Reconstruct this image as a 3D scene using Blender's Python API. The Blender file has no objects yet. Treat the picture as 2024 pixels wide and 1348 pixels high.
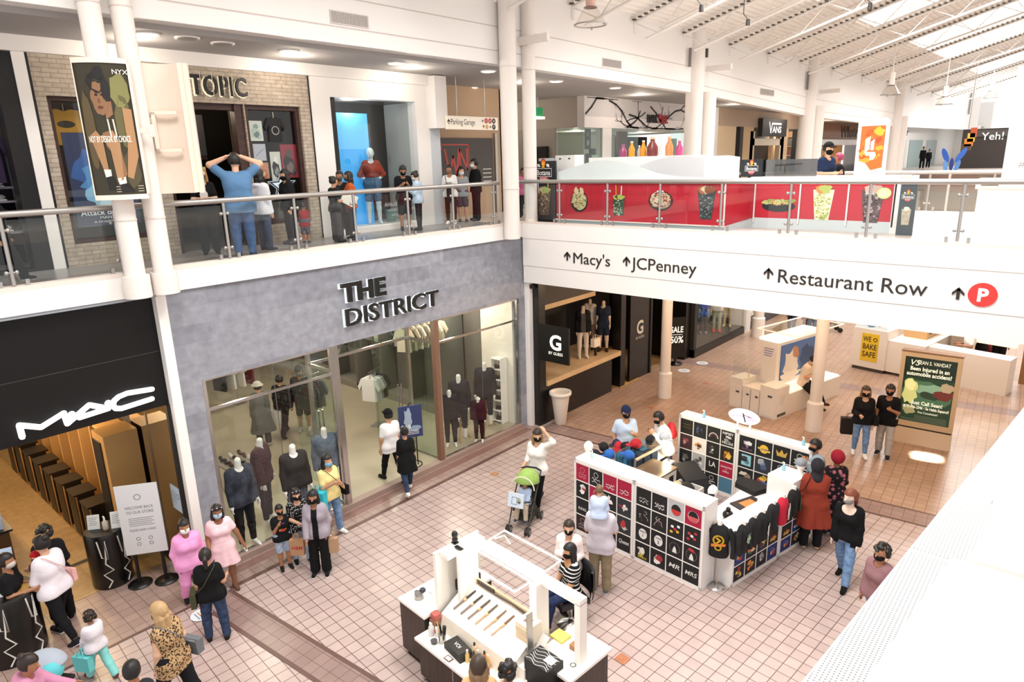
import bpy,math,random
import numpy as np
from mathutils import Vector,Matrix
random.seed(7)
SC=bpy.context.scene
COL=SC.collection
# ------------------------------------------------------------------ camera
FPX,YAW,PITCH,ROLL,EYE=1327.11,-0.721129,-0.263376,-0.0268924,7.2
def cam_axes():
 cy,sy,cp,sp=math.cos(YAW),math.sin(YAW),math.cos(PITCH),math.sin(PITCH)
 F=Vector((sy*cp,cy*cp,sp));R=Vector((cy,-sy,0));U=R.cross(F)
 c,s=math.cos(ROLL),math.sin(ROLL)
 return c*R+s*U,-s*R+c*U,F
CR,CU,CF=cam_axes()
CP=Vector((0,0,EYE))
cam=bpy.data.objects.new('camera',bpy.data.cameras.new('camera'))
COL.objects.link(cam)
cam.matrix_world=Matrix(((CR.x,CU.x,-CF.x,0),(CR.y,CU.y,-CF.y,0),(CR.z,CU.z,-CF.z,EYE),(0,0,0,1)))
cam.data.sensor_width=36;cam.data.lens=FPX/2024*36;cam.data.clip_start=0.05;cam.data.clip_end=400
SC.camera=cam
def sight(px,py):
 return((px-1012)/FPX)*CR-((py-674)/FPX)*CU+CF
def fl(px,py,z=0.0):
 d=sight(px,py);return CP+d*((z-EYE)/d.z)
def wx(px,py,X):
 d=sight(px,py);return CP+d*(X/d.x)
def wy(px,py,Y):
 d=sight(px,py);return CP+d*(Y/d.y)
# ------------------------------------------------------------------ light
W=bpy.data.worlds.new('sky');SC.world=W;W.use_nodes=True
bg=W.node_tree.nodes['Background'];bg.inputs[0].default_value=(1.0,0.985,0.97,1);bg.inputs[1].default_value=0.85
def area(name,loc,sx,sy,power,col=(1,1,1),rot=(0,0,0),spread=180):
 l=bpy.data.lights.new(name,'AREA');l.shape='RECTANGLE';l.size=sx;l.size_y=sy
 l.energy=power;l.color=col;l.spread=math.radians(spread)
 o=bpy.data.objects.new(name,l);o.location=loc;o.rotation_euler=rot;COL.objects.link(o);return o
def spot(name,loc,power,col,angle=120,blend=.6,rad=.08,target=None):
 l=bpy.data.lights.new(name,'SPOT');l.energy=power;l.color=col;l.spot_size=math.radians(angle);l.spot_blend=blend;l.shadow_soft_size=rad
 o=bpy.data.objects.new(name,l);o.location=loc;COL.objects.link(o)
 if target is not None:o.rotation_euler=(Vector(target)-Vector(loc)).to_track_quat('-Z','Y').to_euler()
 return o
def bulb(name,loc,power,col,rad=.1):
 l=bpy.data.lights.new(name,'POINT');l.energy=power;l.color=col;l.shadow_soft_size=rad
 o=bpy.data.objects.new(name,l);o.location=loc;COL.objects.link(o);return o
SKYP=620
SC.view_settings.view_transform='Standard';SC.view_settings.look='None'
SC.view_settings.gamma=1;SC.view_settings.use_curve_mapping=False
SC.view_settings.exposure=0.42
SC.cycles.use_denoising=True
SC.cycles.max_bounces=6;SC.cycles.diffuse_bounces=3;SC.cycles.glossy_bounces=3;SC.cycles.transmission_bounces=4;SC.cycles.transparent_max_bounces=12
SC.cycles.caustics_reflective=False;SC.cycles.caustics_refractive=False;SC.cycles.sample_clamp_indirect=6
# ------------------------------------------------------------------ materials
def lin(c):
 return tuple((v/255/12.92 if v/255<=.04045 else((v/255+.055)/1.055)**2.4)for v in c)
_M={}
def hexrgb(h):
 return tuple(int(h[i:i+2],16)for i in(0,2,4))
def mat(h,rough=.6,metal=0.,emit=0.,alpha=1.,noise=0.,scale=8.,name=None,spec=.5):
 key=(h,rough,metal,emit,alpha,noise,scale,spec)
 if key in _M:return _M[key]
 m=bpy.data.materials.new(name or 'm_'+h);m.use_nodes=True;nt=m.node_tree;b=nt.nodes['Principled BSDF']
 c=lin(hexrgb(h));b.inputs['Base Color'].default_value=(*c,1);b.inputs['Roughness'].default_value=rough;b.inputs['Metallic'].default_value=metal
 b.inputs['Specular IOR Level'].default_value=spec
 if emit:b.inputs['Emission Color'].default_value=(*c,1);b.inputs['Emission Strength'].default_value=emit
 if alpha<1:b.inputs['Alpha'].default_value=alpha
 if noise:
  tc=nt.nodes.new('ShaderNodeTexCoord');n=nt.nodes.new('ShaderNodeTexNoise');n.inputs['Scale'].default_value=scale;n.inputs['Detail'].default_value=4
  mr=nt.nodes.new('ShaderNodeMapRange');mr.inputs[3].default_value=1-noise;mr.inputs[4].default_value=1+noise
  mx=nt.nodes.new('ShaderNodeVectorMath');mx.operation='SCALE';mx.inputs[0].default_value=c
  nt.links.new(tc.outputs['Object'],n.inputs['Vector']);nt.links.new(n.outputs['Fac'],mr.inputs[0])
  nt.links.new(mr.outputs[0],mx.inputs['Scale']);nt.links.new(mx.outputs[0],b.inputs['Base Color'])
 _M[key]=m;return m
def glass(name,tint=(1,1,1),refl=.08,rough=0.0):
 if name in _M:return _M[name]
 m=bpy.data.materials.new(name);m.use_nodes=True;nt=m.node_tree;nt.nodes.clear()
 o=nt.nodes.new('ShaderNodeOutputMaterial');t=nt.nodes.new('ShaderNodeBsdfTransparent');t.inputs[0].default_value=(*tint,1)
 g=nt.nodes.new('ShaderNodeBsdfGlossy');g.inputs['Roughness'].default_value=rough
 f=nt.nodes.new('ShaderNodeLayerWeight');f.inputs['Blend'].default_value=.5
 p=nt.nodes.new('ShaderNodeMath');p.operation='POWER';p.inputs[1].default_value=4.0
 q=nt.nodes.new('ShaderNodeMath');q.operation='MULTIPLY_ADD';q.inputs[1].default_value=.5;q.inputs[2].default_value=refl*.5;q.use_clamp=True
 mx=nt.nodes.new('ShaderNodeMixShader')
 nt.links.new(f.outputs['Facing'],p.inputs[0]);nt.links.new(p.outputs[0],q.inputs[0]);nt.links.new(q.outputs[0],mx.inputs[0]);nt.links.new(t.outputs[0],mx.inputs[1]);nt.links.new(g.outputs[0],mx.inputs[2]);nt.links.new(mx.outputs[0],o.inputs[0])
 _M[name]=m;return m
# ------------------------------------------------------------------ objects
def tag(o,label=None,cat=None,group=None,kind=None):
 if label:o['label']=label
 if cat:o['category']=cat
 if group:o['group']=group
 if kind:o['kind']=kind
 return o
def empty(name,loc,label,cat,rz=0.,group=None):
 o=bpy.data.objects.new(name,None);o.location=loc;o.rotation_euler=(0,0,rz);COL.objects.link(o);o.empty_display_size=.1
 return tag(o,label,cat,group)
def copy_tree(o,parent=None):
 c=o.copy();COL.objects.link(c)
 if parent:c.parent=parent
 for ch in list(o.children):copy_tree(ch,c)
 return c
class MB:
 """collects shapes, then links them as one mesh object"""
 def __init__(s):s.v=[];s.f=[];s.m=[];s.sm=[];s.mats=[]
 def mi(s,m):
  if m not in s.mats:s.mats.append(m)
  return s.mats.index(m)
 def add(s,vs,fs,m,smooth=False):
  n=len(s.v);k=s.mi(m);s.v.extend(tuple(p)for p in vs)
  for f in fs:s.f.append(tuple(n+i for i in f));s.m.append(k);s.sm.append(smooth)
  return s
 def box(s,a,b,m,fr=None):
  x0,y0,z0=(min(p,q)for p,q in zip(a,b));x1,y1,z1=(max(p,q)for p,q in zip(a,b))
  vs=[(x,y,z)for z in(z0,z1)for x,y in((x0,y0),(x1,y0),(x1,y1),(x0,y1))]
  if fr:vs=[fr@Vector(p)for p in vs]
  return s.add(vs,[(0,3,2,1),(4,5,6,7),(0,1,5,4),(1,2,6,5),(2,3,7,6),(3,0,4,7)],m)
 def quad(s,p,m):return s.add(p,[tuple(range(len(p)))],m)
 def prism(s,pts,h,m,fr=None):
  """pts 2D loop in the frame's xy, extruded along its z from 0 to h"""
  n=len(pts);vs=[Vector((x,y,0))for x,y in pts]+[Vector((x,y,h))for x,y in pts]
  if fr:vs=[fr@p for p in vs]
  fs=[tuple(range(n,2*n)),tuple(range(n-1,-1,-1))]+[(i,(i+1)%n,n+(i+1)%n,n+i)for i in range(n)]
  return s.add(vs,fs,m)
 def cone(s,p0,p1,r0,r1,m,n=16,caps=True,smooth=True):
  p0,p1=Vector(p0),Vector(p1);d=(p1-p0).normalized();a=d.orthogonal().normalized();b=d.cross(a)
  vs=[p+(a*math.cos(t)+b*math.sin(t))*r for p,r in((p0,r0),(p1,r1))for t in(2*math.pi*i/n for i in range(n))]
  s.add(vs,[(i,(i+1)%n,n+(i+1)%n,n+i)for i in range(n)],m,smooth)
  if caps:
   s.add(vs[:n],[tuple(range(n-1,-1,-1))],m);s.add(vs[n:],[tuple(range(n))],m)
  return s
 def tube(s,pts,r,m,n=8):
  pts=[Vector(p)for p in pts];rings=[]
  up=None
  for i,p in enumerate(pts):
   d=(pts[min(i+1,len(pts)-1)]-pts[max(i-1,0)]).normalized()
   a=(up-d*up.dot(d)).normalized()if up is not None and(up-d*up.dot(d)).length>1e-4 else d.orthogonal().normalized()
   up=a;b=d.cross(a);rr=r[i]if isinstance(r,(list,tuple))else r
   rings.append([p+(a*math.cos(2*math.pi*k/n)+b*math.sin(2*math.pi*k/n))*rr for k in range(n)])
  vs=[q for g in rings for q in g];L=len(pts)
  fs=[(i*n+k,i*n+(k+1)%n,(i+1)*n+(k+1)%n,(i+1)*n+k)for i in range(L-1)for k in range(n)]
  s.add(vs,fs,m,True);s.add(rings[0],[tuple(range(n-1,-1,-1))],m);s.add(rings[-1],[tuple(range(n))],m);return s
 def lathe(s,prof,m,o=(0,0,0),n=20,fr=None,smooth=True):
  vs=[]
  for r,z in prof:
   for k in range(n):vs.append(Vector((o[0]+r*math.cos(2*math.pi*k/n),o[1]+r*math.sin(2*math.pi*k/n),o[2]+z)))
  if fr:vs=[fr@p for p in vs]
  L=len(prof)
  fs=[(i*n+k,i*n+(k+1)%n,(i+1)*n+(k+1)%n,(i+1)*n+k)for i in range(L-1)for k in range(n)]
  s.add(vs,fs,m,smooth);s.add(vs[:n],[tuple(range(n-1,-1,-1))],m);s.add(vs[-n:],[tuple(range(n))],m);return s
 def ball(s,c,r,m,n=12,sq=(1,1,1)):
  vs=[];c=Vector(c)
  for i in range(n//2+1):
   t=math.pi*i/(n//2)
   for k in range(n):
    p=2*math.pi*k/n;vs.append(c+Vector((r*sq[0]*math.sin(t)*math.cos(p),r*sq[1]*math.sin(t)*math.sin(p),r*sq[2]*math.cos(t))))
  fs=[(i*n+k,(i+1)*n+k,(i+1)*n+(k+1)%n,i*n+(k+1)%n)for i in range(n//2)for k in range(n)]
  return s.add(vs,fs,m,True)
 def poly(s,pts,fr,m,lift=0.):
  """flat shape in the frame's xy plane"""
  return s.add([fr@Vector((x,y,lift))for x,y in pts],[tuple(range(len(pts)))],m)
 def disc(s,c,rx,ry,fr,m,lift=0.,n=24):
  return s.poly([(c[0]+rx*math.cos(2*math.pi*k/n),c[1]+ry*math.sin(2*math.pi*k/n))for k in range(n)],fr,m,lift)
 def line(s,pts,w,fr,m,lift=0.):
  for(x0,y0),(x1,y1)in zip(pts,pts[1:]):
   l=math.hypot(x1-x0,y1-y0)or 1;nx,ny=-(y1-y0)/l*w/2,(x1-x0)/l*w/2;ex,ey=(x1-x0)/l*w*.3,(y1-y0)/l*w*.3
   s.poly([(x0-ex+nx,y0-ey+ny),(x0-ex-nx,y0-ey-ny),(x1+ex-nx,y1+ey-ny),(x1+ex+nx,y1+ey+ny)],fr,m,lift)
  return s
 def ring(s,c,r,w,fr,m,lift=0.,n=24,a0=0.,a1=2*math.pi):
  return s.line([(c[0]+r*math.cos(a0+(a1-a0)*k/n),c[1]+r*math.sin(a0+(a1-a0)*k/n))for k in range(n+1)],w,fr,m,lift)
 def text(s,t,fr,size,m,x=0.,y=0.,align='CENTER',lift=0.,ext=0.,bold=0.,sx=1.,shear=0.,width=None,sp=1.):
  vs,fs=glyphs(t,align,ext/size,bold,shear,sp)
  if width and len(vs):
   w=max(p[0]for p in vs)-min(p[0]for p in vs);sx=width/(w*size)
  return s.add([fr@Vector((x+p[0]*size*sx,y+p[1]*size,lift+p[2]*size))for p in vs],fs,m)
 def build(s,name,parent=None,loc=None,label=None,cat=None,group=None,kind=None):
  me=bpy.data.meshes.new(name);me.from_pydata([tuple(p)for p in s.v],[],s.f)
  for m in s.mats:me.materials.append(m)
  me.polygons.foreach_set('material_index',s.m);me.polygons.foreach_set('use_smooth',s.sm);me.update()
  o=bpy.data.objects.new(name,me);COL.objects.link(o)
  if parent:o.parent=parent
  if loc is not None:o.location=loc
  return tag(o,label,cat,group,kind)
_G={}
def glyphs(t,align,ext,bold,shear,sp):
 k=(t,align,round(ext,4),bold,shear,sp)
 if k in _G:return _G[k]
 cu=bpy.data.curves.new('t','FONT');cu.body=t;cu.align_x=align;cu.size=1;cu.extrude=ext/2;cu.offset=bold;cu.shear=shear;cu.space_character=sp;cu.resolution_u=3
 ob=bpy.data.objects.new('t',cu);COL.objects.link(ob)
 dg=bpy.context.evaluated_depsgraph_get();me=ob.evaluated_get(dg).to_mesh()
 vs=[tuple(v.co)for v in me.vertices];fs=[tuple(p.vertices)for p in me.polygons]
 ob.evaluated_get(dg).to_mesh_clear();bpy.data.objects.remove(ob);bpy.data.curves.remove(cu)
 _G[k]=(vs,fs);return _G[k]
def frame(o,xa,ya):
 """matrix whose xy plane is spanned by xa, ya at o; z is the outward normal"""
 xa=Vector(xa).normalized();ya=Vector(ya).normalized();za=xa.cross(ya).normalized();o=Vector(o)
 return Matrix(((xa.x,ya.x,za.x,o.x),(xa.y,ya.y,za.y,o.y),(xa.z,ya.z,za.z,o.z),(0,0,0,1)))
def on_left(y,z,X):return frame((X,y,z),(0,1,0),(0,0,1))
def on_front(x,z,Y):return frame((x,Y,z),(1,0,0),(0,0,1))
def move(x=0,y=0,z=0,rz=0):return Matrix.Translation((x,y,z))@Matrix.Rotation(rz,4,'Z')
def arrow(mb,fr,x,y,h,m,lift=0.,ext=.01,w=.17):
 """upward arrow of height h standing at x, y"""
 t=h*w
 def pr(p):mb.prism([(x+a,y+b)for a,b in p],ext,m,fr@Matrix.Translation((0,0,lift)))
 pr([(-t/2,0),(t/2,0),(t/2,h*.9),(-t/2,h*.9)])
 for s in(-1,1):
  p=[(0,h),(s*h*.42,h*.56),(s*h*.42,h*.32),(0,h*.74)]
  pr(p if s<0 else p[::-1])
# ------------------------------------------------------------------ surfaces of the building
def nodes(m):return m.node_tree,m.node_tree.nodes['Principled BSDF']
def tilemat(name,c1,c2,mortar,pitch,rot=0.,rough=.32,msize=.022,off=(0,0,0),spec=.5,rowh=None,offset=0.,axis='xy',noise=.06,bump=0.,nscale=3.):
 m=bpy.data.materials.new(name);m.use_nodes=True;nt,b=nodes(m)
 tc=nt.nodes.new('ShaderNodeTexCoord');mp=nt.nodes.new('ShaderNodeMapping')
 mp.inputs['Rotation'].default_value=(0,0,rot);mp.inputs['Location'].default_value=off
 src=tc.outputs['Object']
 if axis!='xy':
  sp=nt.nodes.new('ShaderNodeSeparateXYZ');cb=nt.nodes.new('ShaderNodeCombineXYZ');nt.links.new(src,sp.inputs[0])
  nt.links.new(sp.outputs['Y' if axis=='yz' else 'X'],cb.inputs[0]);nt.links.new(sp.outputs['Z'],cb.inputs[1]);src=cb.outputs[0]
 nt.links.new(src,mp.inputs[0])
 br=nt.nodes.new('ShaderNodeTexBrick');br.offset=offset;br.squash=1
 br.inputs['Scale'].default_value=1;br.inputs['Mortar Size'].default_value=msize*pitch;br.inputs['Mortar Smooth'].default_value=.1
 br.inputs['Brick Width'].default_value=pitch;br.inputs['Row Height'].default_value=rowh or pitch;br.inputs['Bias'].default_value=0
 br.inputs['Color1'].default_value=(*lin(hexrgb(c1)),1);br.inputs['Color2'].default_value=(*lin(hexrgb(c2)),1);br.inputs['Mortar'].default_value=(*lin(hexrgb(mortar)),1)
 nt.links.new(mp.outputs[0],br.inputs['Vector'])
 n=nt.nodes.new('ShaderNodeTexNoise');n.inputs['Scale'].default_value=nscale;n.inputs['Detail'].default_value=5;nt.links.new(mp.outputs[0],n.inputs['Vector'])
 mr=nt.nodes.new('ShaderNodeMapRange');mr.inputs[1].default_value=.3;mr.inputs[2].default_value=.7;mr.inputs[3].default_value=1-noise;mr.inputs[4].default_value=1+noise;nt.links.new(n.outputs['Fac'],mr.inputs[0])
 vm=nt.nodes.new('ShaderNodeVectorMath');vm.operation='SCALE';nt.links.new(br.outputs['Color'],vm.inputs[0]);nt.links.new(mr.outputs[0],vm.inputs['Scale'])
 nt.links.new(vm.outputs[0],b.inputs['Base Color']);b.inputs['Roughness'].default_value=rough;b.inputs['Specular IOR Level'].default_value=spec
 if bump:
  bp=nt.nodes.new('ShaderNodeBump');bp.inputs['Strength'].default_value=bump;bp.inputs['Distance'].default_value=.01;bp.invert=True
  nt.links.new(br.outputs['Fac'],bp.inputs['Height']);nt.links.new(bp.outputs[0],b.inputs['Normal'])
 return m
def grainmat(name,c1,c2,scale=(2,40,2),rough=.5,spec=.4,axis=None):
 """streaky grain stretched along one axis"""
 m=bpy.data.materials.new(name);m.use_nodes=True;nt,b=nodes(m)
 tc=nt.nodes.new('ShaderNodeTexCoord');mp=nt.nodes.new('ShaderNodeMapping');mp.inputs['Scale'].default_value=scale
 n=nt.nodes.new('ShaderNodeTexNoise');n.inputs['Scale'].default_value=1;n.inputs['Detail'].default_value=6;n.inputs['Roughness'].default_value=.65
 cr=nt.nodes.new('ShaderNodeMix');cr.data_type='RGBA';cr.inputs[6].default_value=(*lin(hexrgb(c1)),1);cr.inputs[7].default_value=(*lin(hexrgb(c2)),1)
 mr=nt.nodes.new('ShaderNodeMapRange');mr.inputs[1].default_value=.32;mr.inputs[2].default_value=.68
 nt.links.new(tc.outputs['Object'],mp.inputs[0]);nt.links.new(mp.outputs[0],n.inputs['Vector']);nt.links.new(n.outputs['Fac'],mr.inputs[0]);nt.links.new(mr.outputs[0],cr.inputs[0])
 nt.links.new(cr.outputs[2],b.inputs['Base Color']);b.inputs['Roughness'].default_value=rough;b.inputs['Specular IOR Level'].default_value=spec
 return m
def stone_mat():
 m=tilemat('slate_blocks','999ba4','84868f','898b94',.92,rough=.65,rowh=.31,offset=.5,axis='yz',noise=.16,msize=.004,nscale=6)
 return m
WHITE=mat('f3efeb',.55);PAINT=mat('eeeae6',.6);BLACK=mat('0d0c0c',.45);BLACKGLOSS=mat('080808',.12)
CHROME=mat('c9c7c4',.22,1.);STEEL=mat('b4b1ad',.38,.85);COLUMN=mat('ebe3dc',.5)
GLASS=glass('clear_glass',(.97,.985,.975),.06);GLASSG=glass('green_glass',(.86,.93,.90),.10);MIRROR=mat('e8e8e8',.02,1.)
WALLX,EDGE,BRY,F2=-11.35,-11.3,13.35,5.6
def slab(name,a,b,m,kind='structure',label=None,cat=None):
 return MB().box(a,b,m).build(name,kind=kind,label=label,cat=cat)
R5=math.radians(5)
T_field=tilemat('rose_floor_tiles','c0aca5','b6a19b','5c4640',.206,rot=R5,rough=.28,msize=.028)
T_shop=tilemat('shop_line_tiles','ab938a','a1897f','6c5249',.206,rough=.3)
T_strip=tilemat('brown_strip_tiles','98807a','8e7670','5f4a44',.206,rot=-math.radians(4.5),rough=.32)
T_warmdim=tilemat('warm_dim_floor_tiles','b0937f','a68975','65493c',.206,rot=-math.radians(4),rough=.28)  # same floor made darker and more orange: dim warm light painted in
DARKT=mat('664c45',.4)
slab('floor',(-45,-6,-.3),(9,70,0),T_field)
def patch(name,pts,m,z):
 MB().add([(x,y,z)for x,y in pts],[tuple(range(len(pts)))],m).build(name,kind='structure')
patch('floor_shop_line',[(-12.2,4.45),(-10.66,4.45),(-10.66,13.5),(-12.2,13.5)],T_shop,.003)
patch('floor_beyond',[(-11.4,14.02),(2,14.6),(2,62),(-11.4,62)],T_warmdim,.003)
patch('floor_entry',[(-13.2,-3),(-10.75,-3),(-10.75,3.9),(-13.2,3.9)],T_shop,.003)
patch('trim_1',[(-10.76,-3),(-10.70,-3),(-10.70,3.95),(-10.76,3.95)],DARKT,.006)
patch('trim_2',[(-10.74,4.42),(-10.64,4.42),(-10.64,12.7),(-10.74,12.7)],DARKT,.006)
patch('trim_3',[(-11.25,4.42),(-11.02,4.42),(-11.02,13.3),(-11.25,13.3)],mat('8a6a62',.4),.006)
s5=math.tan(math.radians(4.8))
def stripband(n,x0,x1,ya,yb,m,z):
 patch('trim_%d'%n,[(x0,ya+(x0+10.6)*s5),(x1,ya+(x1+10.6)*s5),(x1,yb+(x1+10.6)*s5),(x0,yb+(x0+10.6)*s5)],m,z)
stripband(4,-10.66,3,3.86,4.42,T_strip,.004);stripband(5,-10.66,3,4.36,4.43,DARKT,.006);stripband(6,-10.66,3,3.85,3.92,DARKT,.006)
stripband(7,-10.9,3,13.42,14.02,T_strip,.005);stripband(8,-10.9,3,13.98,14.04,DARKT,.007);stripband(9,-10.9,3,13.40,13.46,DARKT,.007)
stripband(10,-10.9,3,21.3,21.9,T_strip,.005)
MACF=tilemat('store_wood_floor','b09266','a28459','8e744c',1.1,rough=.4,rowh=.42,offset=.4,noise=.14,msize=.004,nscale=7)
patch('floor_cosmetics_store',[(-24,-4),(-12.45,-4),(-12.45,4.3),(-24,4.3)],MACF,.008)
patch('trim_11',[(-13.78,.5),(-13.66,.5),(-13.66,4.2),(-13.78,4.2)],mat('1a1512',.5),.012)
DISF=mat('b3a890',.35,noise=.12,scale=1.5)
slab('floor_clothing_store',(-26,4.3,-.2),(-11.36,17,.09),DISF)
for i,q in enumerate(((978,937),(1230,1303),(1285,806),(1395,758))):
 c=fl(*q);r=.115 if i!=1 else.13
 patch('floor_accent',[(c.x+r*math.cos(a),c.y+r*math.sin(a))for a in(math.radians(40+90*k)for k in range(4))],mat('b0714f' if i else 'b98a5e',.35,noise=.35,scale=14),.009)
UF=tilemat('upper_floor_tiles','9a9796','918e8d','7b7877',.3,rough=.3,msize=.012)
UFR=tilemat('bridge_floor_tiles','d8cdc6','cfc4bd','a39a94',.3,rough=.3,msize=.012)
slab('floor_gallery',(-30,-5,5.3),(EDGE-.02,BRY,F2),UF)
slab('floor_bridge',(-30,BRY+.02,5.3),(4,21,F2),UFR)
slab('floor_gallery_beyond',(-30,21,5.3),(EDGE,95,F2),UFR)
slab('ceiling_lower',(-30,BRY+.3,4.12),(4,21,4.2),mat('d8cfc6',.7))
slab('floor_far_bridge',(-11.3,60,5.3),(6,75,F2),UFR)
CEIL=mat('a19d9b',.75)
slab('ceiling',(-30,-5,9.3),(EDGE-.3,95,9.4),CEIL)
slab('wall_above_shops',(-13.75,-5,9.06),(-13.3,12.6,9.3),WHITE)
m=MB();m.box((EDGE-.12,-5,5.27),(EDGE,BRY+.1,5.60),WHITE);m.box((EDGE-.2,-5,5.60),(EDGE-.0,BRY+.1,5.67),mat('e6d9d0',.6));m.build('trim_12',kind='structure')
slab('ceiling_band_soffit',(-11.6,-5,5.22),(EDGE-.02,4.24,5.268),mat('9aa0a8',.7))
m=MB()
for z0,z1,dy in((5.24,5.62,0),(4.53,5.235,.015),(4.08,4.522,.03)):m.box((EDGE+.01,BRY+dy,z0),(3.5,BRY+.35,z1),WHITE)
m.box((EDGE+.01,BRY,5.62),(3.5,BRY+.22,5.66),mat('e8dad2',.6));m.build('wall_bridge',kind='structure')
ys=[-5,13.5,22.6,34.7,51.8,83];lo=[9.4,9.38,9.27,8.83,8.67,8.9];hi=[11.05,11.05,11.12,11.2,11.45,12.2]
m=MB()
for i in range(5):
 vs=[(x,ys[i+k],z)for x in(-11.6,EDGE)for k,z in((0,lo[i]),(1,lo[i+1]),(1,hi[i+1]+.3),(0,hi[i]+.3))]
 m.add(vs,[(4,5,6,7),(3,2,1,0),(0,1,5,4),(2,3,7,6)],WHITE)
m.build('wall_fascia',kind='structure')
m=MB()
for k in(.28,.8):
 for i in range(4):m.add([(EDGE+.004,ys[i],lo[i]+k),(EDGE+.004,ys[i+1],lo[i+1]+k),(EDGE+.004,ys[i+1],lo[i+1]+k+.022),(EDGE+.004,ys[i],lo[i]+k+.022)],[(0,1,2,3)],mat('cfc3bc',.7))
m.build('trim_13',kind='structure')
for y0,y1,z0,z1 in((8.02,8.9,9.72,9.95),(17.0,18.0,9.67,9.9),(28.5,30,9.5,9.75)):
 m=MB();m.box((EDGE,y0,z0),(EDGE+.02,y1,z1),mat('ddd5cf',.7))
 for k in range(24):m.box((EDGE+.02,y0+.02+(y1-y0-.04)*k/24,z0+.02),(EDGE+.035,y0+.02+(y1-y0-.04)*(k+.45)/24,z1-.02),mat('b9b2ad',.7))
 m.build('air_vent',label={8.02:'slatted air vent high on the white fascia above the brick-fronted shop',17.0:'pale air vent on the fascia past the corner columns',28.5:'small faint air vent far along the white fascia'}[y0],cat='vent',group='fascia air vents')
def perf():
 m=bpy.data.materials.new('perforated_metal');m.use_nodes=True;nt,b=nodes(m)
 tc=nt.nodes.new('ShaderNodeTexCoord');v=nt.nodes.new('ShaderNodeTexVoronoi');v.inputs['Scale'].default_value=75;v.inputs['Randomness'].default_value=0
 r=nt.nodes.new('ShaderNodeValToRGB');r.color_ramp.elements[0].color=(.12,.12,.12,1);r.color_ramp.elements[1].color=(.9,.89,.87,1);r.color_ramp.elements[0].position=.24;r.color_ramp.elements[1].position=.31
 nt.links.new(tc.outputs['Object'],v.inputs['Vector']);nt.links.new(v.outputs['Distance'],r.inputs[0]);nt.links.new(r.outputs[0],b.inputs['Base Color']);b.inputs['Roughness'].default_value=.45
 return m
def ledge(o,y0,y1,z0,z1,m,mb,far=None):
 e=lambda y:-.5+.0909*(y-1.88)+o
 f=(lambda y:4)if far is None else(lambda y:e(y)-o+far)
 mb.add([(x(y),y,z)for z in(z0,z1)for x,y in((e,y0),(f,y0),(f,y1),(e,y1))],[(0,3,2,1),(4,5,6,7),(0,1,5,4),(1,2,6,5),(2,3,7,6),(3,0,4,7)],m);return mb
ledge(0,-3,BRY,5.3,5.585,WHITE,MB()).build('floor_near_gallery',kind='structure')
PF=perf();m=MB()
for y0,y1,w in((-2.9,2.9,.15),(2.93,3.56,.2),(3.59,13,.15)):ledge(.012,y0,y1,5.585,5.6,PF,m,w)
m.build('trim_14',kind='structure');m=MB()
for y0,y1,w in((-2.9,2.9,.155),(2.93,3.56,.205),(3.59,13,.155)):ledge(w,y0,y1,5.585,5.63,WHITE,m)
m.build('trim_15',kind='structure')
RS=math.tan(math.radians(16));
jy=[-2.5,.6,3.7,6.8,9.7,12.6,15.6,18.7,21.8,25.4,29.1,32.9,37.5,42.9,48.5,55,62,70]
DECK=mat('f6f1ea',.6);JOIST=mat('f4f0ea',.5);RIBD=mat('cbbfb2',.65)
def roofz(x,y):return 11.05+(x-EDGE)*RS+max(0,y-25)*.008
sky_bays={12:1,13:1,10:1,8:1,15:1,6:1,3:1,1:1}
pitch=.19;skx=(-8.2,-2.2)
m=MB()
for k in range(int(12.3/pitch)):
 x0=-11.55+k*pitch
 prof=[(x0,0),(x0+pitch*.42,0),(x0+pitch*.5,.055),(x0+pitch*.92,.055),(x0+pitch,0)]
 runs=[];s=jy[0]
 for i in range(len(jy)-1):
  if i in sky_bays and skx[0]<x0<skx[1]:
   if s is not None and s<jy[i]:runs.append((s,jy[i]+.35))
   s=jy[i+1]-.35
 runs.append((s,jy[-1]))
 for ya,yb in runs:
  vs=[(x,y,roofz(x,y)+dz)for y in(ya,yb)for x,dz in prof]
  m.add(vs,[(0,1,6,5),(1,2,7,6),(2,3,8,7),(3,4,9,8)],DECK)
m.build('roof',kind='structure')
slab('roof_back',(.3,-5,13.5),(8,70,14.6),DECK)
SKY=mat('fffaf2',.3,emit=1.6,name='skylight_pane')
for n,i in enumerate(sorted(sky_bays)):
 ya,yb=jy[i]+.35,jy[i+1]-.35
 mm=MB();mm.add([(x,y,roofz(x,y)+.05)for x,y in((skx[0],ya),(skx[1],ya),(skx[1],yb),(skx[0],yb))],[(0,1,2,3)],SKY)
 for x in(skx[0],-6.2,-4.2,skx[1]):mm.add([(x+dx,y,roofz(x,y)+.03)for dx,y in((0,ya),(.06,ya),(.06,yb),(0,yb))],[(0,1,2,3)],JOIST)
 mm.build('window_%d'%(n+1),kind='structure')
for i,y in enumerate(jy[3:]):
 mm=MB();x0,x1,d=EDGE,.3,.62
 a,b=Vector((x0,y,roofz(x0,y)-.05)),Vector((x1,y,roofz(x1,y)-.05))
 mm.tube([a,b],.05,JOIST,6);mm.tube([a+Vector((.4,0,-d*.8)),b-Vector((0,0,d))],.045,JOIST,6)
 n=14;p=[]
 for k in range(n+1):
  t=k/n;q=a.lerp(b,t)
  p.append(q if k%2==0 else q-Vector((0,0,d)))
 mm.tube(p,.022,JOIST,5)
 mm.tube([(EDGE,y,roofz(EDGE,y)-.35),(EDGE,y,roofz(EDGE,y)+.1)],.06,JOIST,6)
 mm.build('trim_%d'%(30+i),kind='structure')
mm=MB()
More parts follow.
